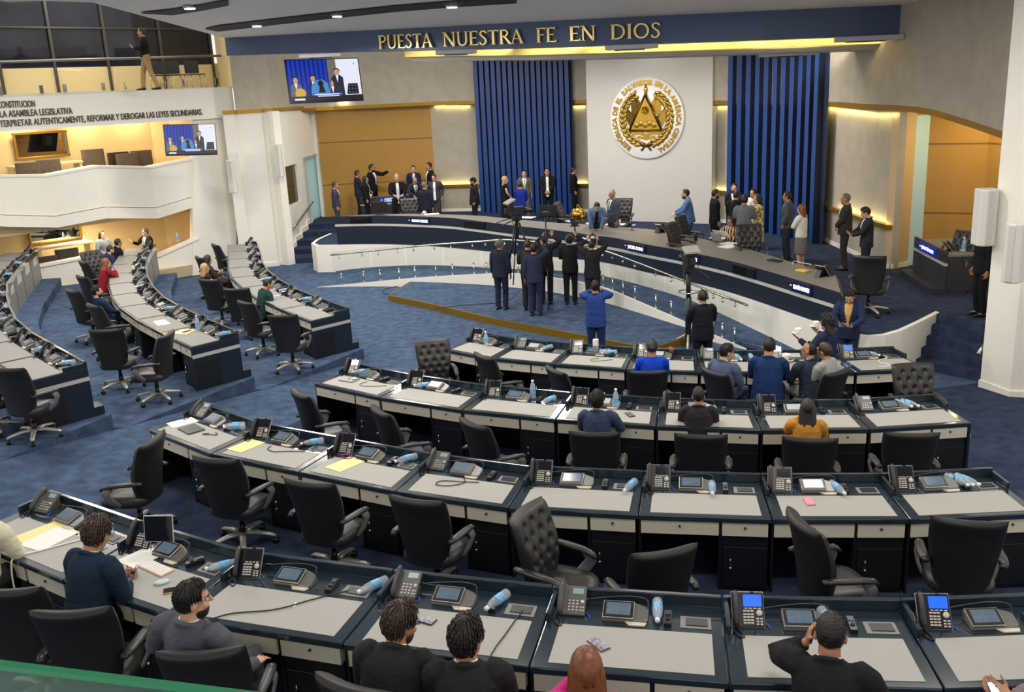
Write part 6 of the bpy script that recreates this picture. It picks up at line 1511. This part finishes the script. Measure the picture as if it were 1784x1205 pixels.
# dais
D_ = DAIS
chair(713, 345, 'b', D_, 175, 'tufted grey chair back beside the small desk on the dais, left')
chair(968, 352, 'b', D_, 105, 'black high chair seen edge on behind the long counter, middle of the dais', s=1.0)
chair(1085, 345, 'b', D_, 190, 'large tufted black chair behind the balding man in grey suit')
chair(1182, 375, 'b', D_, 110, 'dark leather chair leaned on by the man in light blue suit')
chair(1165, 388, 'b', D_, 110, 'dark low chair left of the leaned on chair behind the counter')
chair(1303, 390, 'b', D_, 165, 'tufted chair of the woman reading papers at the counter')
chair(1514, 445, 'b', D_, 5, 'black chair at the right end of the long counter')
chair(1690, 402, 'b', D_, 215, 'tufted black chair behind the small right hand dais desk')
# ---- the people, from the nearest row to the far wall
SIT = dict(pose='sit')
navy, black, slate, greyS, char_ = (30, 38, 58), (27, 27, 30), (60, 72, 98), (88, 92, 104), (44, 43, 45)
P1 = dict(SIT, near=True, s=1.09)
person(-40, 880, T1, 38, 'person in cream jacket at the left edge, only sleeves and hands showing over papers', c=(222, 214, 190), L='phone_low', R='phone_low', lean=14, top='jacket_w', key='n1', style='long', legs=(40, 40, 44), **P1)
person(168, 931, T1, 52, 'man in dark teal suit bent over the phone in his hands at the nearest row', c=(27, 44, 62), L='phone', R='phone', lean=16, hp=22, hy=-12, key='n2', style='wave', hair='b', skin='m', legs=(24, 26, 32), **P1)
person(336, 1045, T1, 42, 'bearded man in grey suit seen in profile, seated sideways in the nearest row', c=(86, 89, 100), legs=(74, 76, 88), L='arm_rest', R='arm_rest', hy=42, lean=0, side_lean=5, beard=True, key='n3', style='short', skin='l', **P1)
person(698, 1086, T1, 20, 'man in black jacket with glasses leaning over beside another in the nearest row', c=(40, 40, 42), L='desk', R='desk', lean=20, hy=38, hp=5, side_lean=6, glasses=True, beard=True, key='n4', style='wave', hair='b', **P1)
person(813, 1112, T1, 8, 'man in black suit with dark hair whose back of head hides the desk edge', c=(38, 38, 41), L='desk', R='desk', lean=8, hy=30, glasses=True, key='n5', style='wave', **P1)
person(1022, 1170, T1, 0, 'woman with straight auburn hair and pink blouse at the bottom of the photo', c=(214, 60, 148), top='blouse', L='chin', R='desk', lean=6, key='n6', style='long', hair='r', skin='l', legs=(40, 40, 44), **P1)
person(1447, 1106, T1, 2, 'man in black suit with cropped hair holding a phone beside his face, nearest row', c=(30, 30, 33), L='ear', R='desk_wide', lean=18, hp=4, key='n7', style='crop', fat=1.16, skin='m', **P1)
person(1842, 1140, T1, -48, 'person in mauve jacket cut off by the right edge holding a lit phone', c=(132, 112, 116), L='far', R='far', lean=16, top='jacket_w', key='n8', style='long', legs=(40, 40, 44), **P1)
person(1040, 698, T3, 6, 'man in slate blue suit seated with his back to the camera, third row', c=(58, 70, 96), L='desk', R='desk_wide', lean=6, key='m1', near=True, style='wave', **SIT)
person(1217, 690, T3, 0, 'man in charcoal jacket seated with his back to the camera, third row', c=(44, 42, 43), L='desk', R='desk', lean=8, key='m2', near=True, style='crop', fat=1.18, **SIT)
person(1407, 713, T3, -4, 'woman with long black hair and mustard blouse holding a hand to her face', c=(192, 134, 52), top='blouse', L='chin', R='desk', lean=6, hp=6, key='m3', near=True, style='long', skin='l', **SIT)
person(1136, 607, T4, -4, 'woman in bright blue jacket with dark hair in a bun, stage row', c=(18, 66, 190), top='jacket_w', L='desk', R='desk', lean=5, key='s1', s=1.03, style='bun', near=True, **SIT)
person(1266, 614, T4, 32, 'man in grey blue suit seen in profile reading a white phone, stage row', c=(84, 96, 122), L='phone', R='phone', lean=8, hy=30, hp=10, key='s2', s=1.03, style='short', skin='l', near=True, fat=1.2, **SIT)
person(1340, 605, T4, 4, 'broad man in deep blue suit with his back to the camera, stage row', c=(28, 52, 96), L='desk', R='desk', lean=8, hp=10, key='s3', s=1.12, style='crop', near=True, fat=1.2, **SIT)
person(1409, 611, T4, -38, 'man with glasses in dark checked jacket turned to the broad man, stage row', c=(44, 52, 68), L='phone_low', R='phone_low', lean=6, hy=-25, glasses=True, key='s4', s=1.03, style='balding', near=True, legs=(150, 148, 146), **SIT)
person(1436, 612, 0, -60, 'person in light grey top mostly hidden behind the man in checked jacket', c=(156, 154, 150), top='blouse', L='desk', R='desk', lean=10, key='s5', s=1.03, style='short', hair='b', **SIT)
# on the floor and the low stage
ST_ = STAGE
person(1037, 500, 0, 4, 'man in royal blue suit standing in front of the low stage, back to camera', c=(40, 66, 132), legs=(34, 48, 92), L='face', R='face', key='f1', near=True, style='short', fat=1.18, hy=5)
person(1224, 518, 0, -18, 'cameraman in dark suit and headphones behind the tall pedestal camera', c=(26, 27, 34), L='phone', R='phone', key='f2', near=True, style='crop', headphones=True, fat=1.18)
person(1441, 562, 0, -62, 'woman with curly black hair in navy top carrying cups past the dais end', c=(30, 42, 72), top='blouse', L='gesture', R='gesture', key='f3', style='curly', near=True, legs=(24, 26, 34))
person(1480, 517, 0, 188, 'man in navy suit with open collar looking down at his phone by the dais end', c=(36, 46, 76), shirt=(198, 156, 96), L='phone_low', R='phone_low', hp=34, key='f4', near=True, style='short', skin='l', fat=1.14)
person(871, 427, ST_, 25, 'older man with grey hair in dark navy suit at the left of the camera group', c=(32, 36, 54), hy=35, key='g1', hair='g', style='short', skin='d', near=True)
person(919, 427, ST_, 8, 'man in dark brown grey suit half hidden in the camera group', c=(44, 42, 42), L='phone', R='phone', key='g2', style='crop', hair='b', near=True)
person(930, 434, ST_, 6, 'man in navy suit raising his right arm in the camera group, vented jacket', c=(40, 46, 70), L='down', R='reach_high', key='g3', hy=10, near=True)
person(949, 419, ST_, 14, 'man in black suit looking up and steadying a monopod with both hands', c=(30, 30, 34), L='reach_high', R='raise', hy=25, hp=-12, key='g4', near=True, fat=1.14)
person(992, 419, ST_, 8, 'man in black suit with grey headphones raising a small camera rig', c=(28, 28, 31), L='phone', R='raise', headphones=True, key='g5', near=True, fat=1.14)
person(1031, 427, ST_, 4, 'balding photographer in black suit holding a camera above his head', c=(34, 34, 36), L='raise', R='raise', key='g6', style='balding', near=True, hp=-8)
# dais, left group
D = DAIS
person(584, 323, D, 95, 'man in grey navy suit standing alone by the left end of the counter', c=(56, 62, 78), key='a1', hair='b', shirt=(220, 220, 222))
person(623, 303, D, 80, 'man in dark grey suit left in the group by the ochre wall', c=(40, 44, 58), key='a2', zc=33.2, R='clasp')
person(637, 313, D, 100, 'woman with long dark hair and glasses in black jacket, left dais group', c=(24, 23, 26), top='jacket_w', style='long', glasses=True, open_=True, key='a3', zc=32, legs=(22, 22, 24), L='clasp', s=.9)
person(648, 293, D, 120, 'bearded man in long black coat reaching his arm toward the bald man', c=(22, 22, 24), L='reach', R='down', beard=True, glasses=True, key='a4', zc=33.4, hy=-10)
person(691, 310, D, 178, 'bald man in black jacket seated behind the small desk on the left dais', c=(24, 24, 27), style='bald', hair='g', open_=True, L='desk', R='desk', key='a5', beard=False, skin='l', zc=32.6, **SIT)
person(720, 295, D, 182, 'man in navy suit and white shirt standing against the ochre wall', c=(34, 42, 66), open_=True, L='clasp', R='down', key='a6', zc=33.6, skin='l')
person(723, 315, D, 150, 'man in dark suit and tie bending toward the tufted chair back', c=(40, 42, 52), tie=(60, 70, 100), L='chair_top', R='chair_top', lean=14, hp=12, key='a7', zc=31.5, style='balding')
person(740, 324, D, 30, 'man in dark pinstripe suit with his back turned beside the tufted chair', c=(34, 36, 52), hair='g', style='crop', key='a8', hy=20, fat=1.18)
person(756, 310, D, 190, 'man with glasses in grey suit, jacket open over white shirt, hands in pockets', c=(58, 58, 66), open_=True, glasses=True, R='pocket', L='pocket', key='a9', hp=8, hy=15, skin='l')
person(747, 290, D, 250, 'man in black suit at the back of the left group looking left', c=(26, 26, 30), key='a10', zc=33.2, hy=-10)
person(824, 316, D, 262, 'heavy man in flat cap and black jacket alone before the grey wall', c=(27, 28, 30), key='a11', hat=True, beard=True, fat=1.35, shirt=(30, 30, 32), R='pocket', L='pocket')
person(880, 314, D, 85, 'woman with curly blonde hair in black sleeveless dress by the left curtain', c=(20, 20, 22), top='dress', style='curly', hair='y', key='b1', L='clasp', R='clasp', skin='l', s=.92)
person(906, 323, D, 10, 'woman in royal blue velvet dress seen from behind, left curtain', c=(22, 40, 128), legs=(22, 40, 128), top='jacket_w', lap=True, style='bun', key='b2', s=.9, L='clasp', R='clasp')
person(913, 303, D, 180, 'man in grey suit and pale tie standing behind the blue dressed woman', c=(96, 94, 88), tie=(170, 176, 190), key='b3', style='crop', skin='l')
person(953, 300, D, 182, 'tall man in black suit and open white shirt, hands clasped, before the left curtain', c=(24, 24, 26), legs=(18, 18, 20), open_=True, L='clasp', R='clasp', key='b4', style='crop', fat=1.18, s=1.0, hp=-4)
person(1000, 297, D, 90, 'figure in black suit half hidden by the right edge of the left curtain', c=(22, 22, 24), key='b5')
person(1040, 360, D, 176, 'man in pale blue denim jacket bending down to sign papers at the counter', c=(104, 132, 168), shirt=(26, 26, 30), open_=True, lean=52, hp=34, L='write', R='write', key='c1', style='crop', skin='l', legs=(40, 44, 60), s=.98)
person(1066, 339, D, 235, 'balding man with glasses in grey suit and tie standing at the tufted chair', c=(72, 76, 88), tie=(40, 42, 50), glasses=True, style='balding', hair='b', key='c2', hy=-15, hp=5, L='down', R='pocket', skin='m')
person(1194, 338, D, 268, 'man in light blue suit leaning on a chair before the white panel', c=(84, 112, 162), legs=(62, 84, 124), L='chair_top', R='chair_top', lean=8, beard=True, key='e1', fat=1.16, skin='l')
person(1247, 338, D, 75, 'man in black suit facing right at the edge of the white panel', c=(26, 26, 29), beard=True, key='e2')
person(1279, 328, D, 178, 'bearded man in black suit facing the camera in the right dais group', c=(30, 30, 33), beard=True, L='clasp', R='clasp', key='e3', skin='l')
person(1283, 341, D, 15, 'man in black suit with his back turned inside the right dais group', c=(28, 28, 31), L='phone', R='phone', key='e4', hp=10)
person(1297, 349, D, 5, 'man in light grey suit with his back turned behind the tufted chair', c=(112, 114, 122), L='phone', R='phone', legs=(58, 62, 78), key='e5', hp=10, style='wave')
person(1312, 337, D, 215, 'dark haired woman in white top partly hidden behind the floral dress', c=(214, 210, 204), top='blouse', key='e6', style='bun', legs=(40, 40, 44), s=.9, skin='l')
person(1320, 347, D, 262, 'woman in pale yellow floral dress with dark ponytail, right dais group', c=(206, 192, 116), legs=(214, 204, 140), top='blouse', lap=True, pat='floral', style='long', key='e7', L='chin', R='clasp', s=.93, skin='l')
person(1273, 386, D, 215, 'woman in striped brown and cream blouse reading papers at the counter', c=(178, 146, 108), top='blouse', pat='stripe', style='long', L='paper', R='paper', glasses=True, hp=15, key='e8', s=.92, skin='m', **SIT)
person(1371, 343, D, 285, 'man in grey suit with glasses and hands in pockets before the right curtain', c=(82, 86, 94), legs=(52, 58, 74), glasses=True, L='pocket', R='pocket', key='h1', hy=-10, fat=1.14)
person(1396, 365, D, 295, 'woman with long auburn hair in white jacket and short grey skirt', c=(222, 220, 208), legs=(118, 114, 112), lap=True, top='jacket_w', style='long', hair='r', key='h2', L='cross', R='cross', s=.88, skin='l')
person(1473, 347, D, 268, 'stout man in dark olive suit with hands clasped, right side of the dais', c=(52, 52, 48), style='crop', hair='g', L='clasp', R='clasp', key='h3', fat=1.2, skin='m', s=1.0)
person(1508, 371, D, 262, 'young man in charcoal suit reading his phone by the grey wall', c=(46, 47, 54), legs=(40, 40, 48), L='phone_low', R='phone_low', hp=25, key='h4', skin='l', s=.93, near=True)
person(1715, 404, D, 240, 'figure in black suit mostly hidden behind the white column and loudspeaker', c=(24, 24, 26), shirt=(24, 24, 26), key='j1', style='crop')
# left block, boxes and gallery
person(466, 496, Z3, 62, 'man in dark green jacket hunched over his phone, left block front row', c=(34, 62, 58), legs=(34, 62, 58), L='phone', R='phone', lean=18, hp=20, key='l1', near=True, style='crop', **SIT)
person(357, 468, Z3, 65, 'woman with blonde hair and dark sleeveless top in the left block front row', c=(46, 36, 34), top='dress', style='long', hair='y', key='l2', skin='l', L='lap', R='lap', lean=-4, legs=(50, 38, 36), near=True, **SIT)
person(362, 453, Z3, 72, 'woman with dark hair in olive top looking at her phone, left block front row', c=(52, 46, 36), top='blouse', style='long', key='l3', skin='m', L='phone', R='phone', lean=-2, hp=10, legs=(52, 40, 36), **SIT)
person(169, 508, Z2, 70, 'bearded man in navy suit lounging back in his chair, left block', c=(36, 46, 78), legs=(32, 42, 70), L='lap', R='lap', lean=-14, hy=15, beard=True, key='l4', near=True, skin='l', **SIT)
person(185, 459, Z2, 66, 'woman in dark red dress resting her chin on her hand, left block', c=(124, 26, 34), top='blouse', legs=(124, 26, 34), lap=True, style='long', hair='r', key='l5', near=True, L='desk', R='chin', lean=14, skin='l', **SIT)
person(192, 436, Z2, 62, 'man in dark blue jacket leaning over the desk with a phone, left block', c=(40, 50, 76), L='phone', R='phone', lean=28, key='l6', style='crop', beard=True, skin='l', fat=1.15, **SIT)
person(206, 424, Z2, 64, 'man with glasses in black jacket behind the one in dark blue, left block', c=(26, 26, 32), L='phone', R='phone', lean=22, glasses=True, key='l7', **SIT)
person(178, 409, LBX, 150, 'woman with long dark hair and grey shirt seated in the lower side box', c=(112, 122, 134), top='blouse', style='long', glasses=True, key='x1', skin='l', L='lap', R='lap', **SIT)
person(253, 405, LBX, 235, 'grey haired man in black suit and red tie gesturing in the lower side box', c=(28, 27, 30), tie=(150, 34, 44), hair='g', glasses=True, L='lap', R='gesture', key='x2', hy=20, skin='l', **SIT)
person(246, 57, gz, 268, 'man in black shirt and khaki trousers walking along the upper gallery', c=(24, 25, 30), legs=(168, 138, 92), shirt=(24, 25, 30), top='shirt', L='phone', R='phone', key='y1', shift=.2, skin='m', s=.95)
# phones in hands
def smartphone(loc, x, d, n, label, back=(24, 24, 28), lit=None, s=1.):
    o = empty('smartphone', loc, 0, label, 'phone', None); o.matrix_world = frame(loc, x, d, n) if n is not None else o.matrix_world
    mb = MB(); mb.box((0, 0, 0), (.075*s, .15*s, .009*s)); mb.build('case', mat('case_%d_%d_%d' % back, back, .35), o, bevel=.004)
    mb = MB(); mb.box((0, 0, .0052*s), (.068*s, .141*s, .001)); mb.build('screen', lit or screen_off, o)
    return o
lit_s = mat('lit_phone', (200, 205, 235), .3, emit=(190, 200, 245), es=.9)
for k, sd, lb, lt in (('n2', 1, 'dark phone held by the man in dark teal suit', None), ('n7', -1, 'phone held beside the face of the man in black suit', None), ('n8', -1, 'phone with bright lilac screen held at the right edge', lit_s),
                      ('n1', 1, 'phone held over papers at the left edge', None), ('s2', 1, 'white phone held by the man in grey blue suit', lit_s), ('f1', 1, 'phone raised by the man in royal blue suit', None), ('f4', 1, 'phone read by the man in navy suit at the dais end', None),
                      ('h4', 1, 'phone read by the young man in charcoal suit', None), ('l1', 1, 'phone in the hands of the man in green jacket', None), ('l6', 1, 'phone of the man in dark blue jacket leaning over the desk', None),
                      ('l7', 1, 'phone of the man with glasses in the left block', None), ('l3', 1, 'phone of the woman in olive top', None), ('y1', 1, 'phone carried by the man on the upper gallery', None)):
    p, x, d, n = HELD[(k, sd)]; n2 = -n if n.dot(EYE-p) < -9e9 else n
    x2 = d.cross(n).normalized(); smartphone(p-n*.012, x2, d, n, lb, lit=lt)
# ---- loose phones, cables and desk clutter
flat_phone((1, 1), .80, .30, -.75, (210, 160, 110), 'dark phone with tan edge lying right of the white mouse, nearest row')
flat_phone((1, 3), .35, .42, 1.35, (40, 40, 44), 'phone with marbled screen beside the man with glasses, nearest row', marb)
flat_phone((1, 4), .33, .33, .75, (120, 80, 70), 'phone in a marbled case above the auburn hair, nearest row', marb)
flat_phone((2, 6), .33, .42, .05, (232, 150, 166), 'pink phone on the seventh desk of the second row', mat('pink_case', (232, 150, 166), .35))
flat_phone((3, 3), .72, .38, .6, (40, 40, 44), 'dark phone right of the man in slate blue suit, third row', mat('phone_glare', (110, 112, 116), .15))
flat_phone(('L2', 0), .22, .40, .3, (120, 80, 50), 'brown phone lying on cream paper, left middle row')
sheet(('L2', 0), .20, .36, .3, .3, .6, mat('cream_paper', (232, 216, 170), .8), 'document', 'cream paper under the brown phone at the aisle end, left middle row', 'paper')
sheet(('L2', 1), .45, .30, .44, .22, -.1, paper, 'document', 'long white sheet on the second desk from the aisle, left middle row', 'paper')
sheet((1, 0), .52, .40, .3, .38, .1, paper, 'document', 'white papers under the hands at the left edge', 'paper')
sheet((1, 0), .45, .44, .4, .4, -.1, manila, 'folder', 'cream folder under the white papers at the left edge', 'folder', .003)
sheet((1, 1), .27, .62, .26, .36, -.1, paper, 'document', 'white sheet on the clipboard in front of the man in dark teal suit', 'paper')
# tablet on a stand, keyboard and mouse
p = dpt((1, 1), .30, .80); o = empty('tablet', p, drz((1, 1))+.45, 'black tablet on a white stand above the man in dark teal suit', 'tablet')
mb = MB(); mb.box((0, 0, .19), (.26, .012, .23), M=Matrix.Rotation(-.2, 3, 'X')); mb.build('slate', mat('tablet_edge', (190, 190, 190), .3), o, bevel=.005)
mb = MB(); mb.box((0, -.0065, .19), (.245, .002, .215), M=Matrix.Rotation(-.2, 3, 'X')); mb.build('screen', screen_off, o)
mb = MB(); mb.lathe([(.001, 0), (.09, 0), (.09, .01), (.001, .012)], (0, .05, 0), 18); mb.tube([(0, .06, .01), (0, .05, .16)], .012, 8); mb.build('stand', china, o)
p = dpt((1, 1), .47, .50, .005); o = empty('keyboard', p, drz((1, 1))-.12, 'white slim keyboard right of the man in dark teal suit', 'keyboard')
mb = MB(); mb.box((0, 0, .006), (.36, .13, .01)); mb.build('tray', mat('keyboard_tan', (220, 190, 160), .4), o, bevel=.003)
mb = MB()
for r in range(5):
    for c_ in range(13): mb.box((-.16+.0267*c_, -.046+.023*r, .013), (.022, .019, .005))
mb.build('keys', paper, o)
mb = MB(); mb.ball((0, 0, .012), (.036, .062, .02), 12); o = mb.build('mouse', mat('mouse_mint', (196, 214, 214), .3)); o.location = dpt((1, 1), .66, .34, .004); o.rotation_euler = (0, 0, drz((1, 1))-.6); tag(o, 'white computer mouse left of the dark tan edged phone', 'mouse')
def dcable(key, pts, m, label, r=.005): return cable([dpt(key, u, v, .012) for u, v in pts], r, m, label)
dcable((1, 2), [(.80, .7), (.72, .6), (.62, .46), (.56, .36), (.47, .26), (.3, .15), (.22, .02)], blackc, 'black cable with white tag crossing the third desk pad, nearest row')
sheet((1, 2), .58, .40, .012, .07, .3, paper, 'cable_tag', 'small white tag on the black cable, nearest row', 'tag')
dcable((1, 3), [(.86, .7), (.84, .55), (.82, .35), (.80, .18), (.79, .01)], blackc, 'thin grey cable hanging over the desk front by the two men in black')
cable([dpt((1, 0), .78, .72, .012), dpt((1, 0), .70, .5, .012), dpt((1, 0), .62, .25, .012), dpt((1, 0), .55, .03, .012), dpt((1, 0), .54, -.03, -.05), dpt((1, 0), .55, -.05, -.3), dpt((1, 0), .62, -.03, -.6)], .008, whitec, 'white charger cable hanging over the desk edge at the left, nearest row')
dcable((2, 1), [(.40, .52), (.42, .42), (.52, .38), (.62, .46), (.78, .55)], blackc, 'black cable curling on the second desk pad, second row')
dcable((2, 3), [(.46, .58), (.5, .45), (.4, .32), (.28, .30), (.30, .42), (.52, .48), (.62, .52)], blackc, 'black earphone cable curling on the fourth desk pad, second row')
dcable((2, 0), [(.62, .42), (.58, .34), (.66, .40), (.72, .46), (.65, .5)], blackc, 'folded black eyeglass cord beside the closed laptop, second row')
dcable((3, 0), [(.55, .5), (.52, .34), (.6, .28), (.72, .36), (.85, .5)], blackc, 'thin black cable on the left end desk, third row', .004)
dcable((4, 2), [(.55, .46), (.45, .38), (.5, .28), (.62, .34), (.75, .44)], blackc, 'thin black cable on the third desk pad, stage row', .004)
dcable((4, 6), [(.72, .80), (.70, .6), (.55, .52), (.5, .4), (.55, .25), (.48, .15), (.38, .18)], whitec, 'white charger cable curling on the right end desk, stage row', .008)
dcable((2, 2), [(.12, .62), (.2, .70), (.28, .62), (.22, .56), (.16, .66), (.25, .68)], mat('red_blue_wire', (150, 70, 120), .5), 'tangle of red and blue wires by the phone on the third desk, second row')
o = dup(CUP, dpt((4, 5), .27, .66), 1., 'white cup and saucer right of the broad man in blue suit', 'cup', scale=1.5)
lathe_thing('iced_drink', dpt((4, 3), .60, .88), [(.001, 0), (.035, 0), (.05, .14), (.001, .14)], mat('iced_coffee', (116, 70, 36), .2), 'plastic cup of iced coffee right of the woman in bright blue jacket', 'drink')
lathe_thing('green_can', dpt((4, 3), .04, .80), [(.001, 0), (.033, 0), (.035, .02), (.035, .14), (.026, .16), (.001, .16)], mat('green_can', (60, 132, 70), .35), 'green drink can left of the woman in bright blue jacket', 'can')
box_thing('milk_carton', dpt((4, 2), .40, .93), (.08, .08, .2), paper, 'white carton standing behind the third terminal, stage row', 'carton', drz((4, 2)))
# papers held by the striped woman, cups carried by the curly haired woman
p, x, d, n = HELD[('e8', 1)]; q = HELD[('e8', -1)][0]
mid = (p+q)/2+d*.06; o = empty('document', mid, 0, 'white papers held up by the woman in striped blouse', 'paper'); xx = (p-q).normalized(); o.matrix_world = frame(mid, xx, d, xx.cross(d)); mb = MB(); mb.box((0, .02, 0), (.36, .3, .006)); mb.build('sheet', paper, o)
for sd, lb in ((-1, 'white plate and cup carried by the curly haired woman, upper'), (1, 'white cup carried by the curly haired woman, lower')):
    p, x, d, n = HELD[('f3', sd)]; dup(CUP, p+n*.03, .3, lb, 'cup', scale=1.1)
p, x, d, n = HELD[('g6', 1)]; q = HELD[('g6', -1)][0]; mid = (p+q)/2
o = empty('photo_camera', mid, math.radians(azim(mid)), 'black photo camera held up by the balding photographer', 'camera'); mb = MB(); mb.box((0, 0, 0), (.15, .07, .11)); mb.box((0, 0, .07), (.06, .06, .04)); mb.build('body', rig_m, o, bevel=.008)
mb = MB(); mb.lathe([(.001, 0), (.045, 0), (.045, .12), (.001, .12)], (0, .03, 0), 14, M=Matrix.Rotation(-PI/2, 3, 'X')); mb.build('lens', blackp, o); mb = MB(); mb.box((0, -.037, 0), (.08, .003, .06)); mb.build('screen', tab_l, o)
mb = MB(); mb.tube(sm([(.07, 0, .03), (.1, -.02, -.1), (.08, -.05, -.3), (.05, -.1, -.42)], 4), .012, 6); mb.build('strap', rig_g, o)
p, x, d, n = HELD[('g5', 1)]; o = empty('camera_rig', p+Vector((0, 0, .1)), math.radians(azim(p)), 'small black camera rig raised by the man in grey headphones', 'camera')
mb = MB(); mb.box((0, 0, .12), (.16, .1, .1)); mb.box((-.05, 0, .2), (.12, .03, .07)); mb.build('body', rig_m, o, bevel=.008); mb = MB(); mb.tube([(0, 0, -.15), (0, 0, .08)], .018, 8); mb.tube([(-.12, 0, .05), (.12, 0, .05)], .012, 6); mb.build('handle', rig_m, o); mb = MB(); mb.lathe([(.001, 0), (.035, 0), (.035, .09), (.001, .09)], (0, .05, .12), 12, M=Matrix.Rotation(-PI/2, 3, 'X')); mb.build('lens', blackp, o)
bpy.data.scenes.remove(_ts)
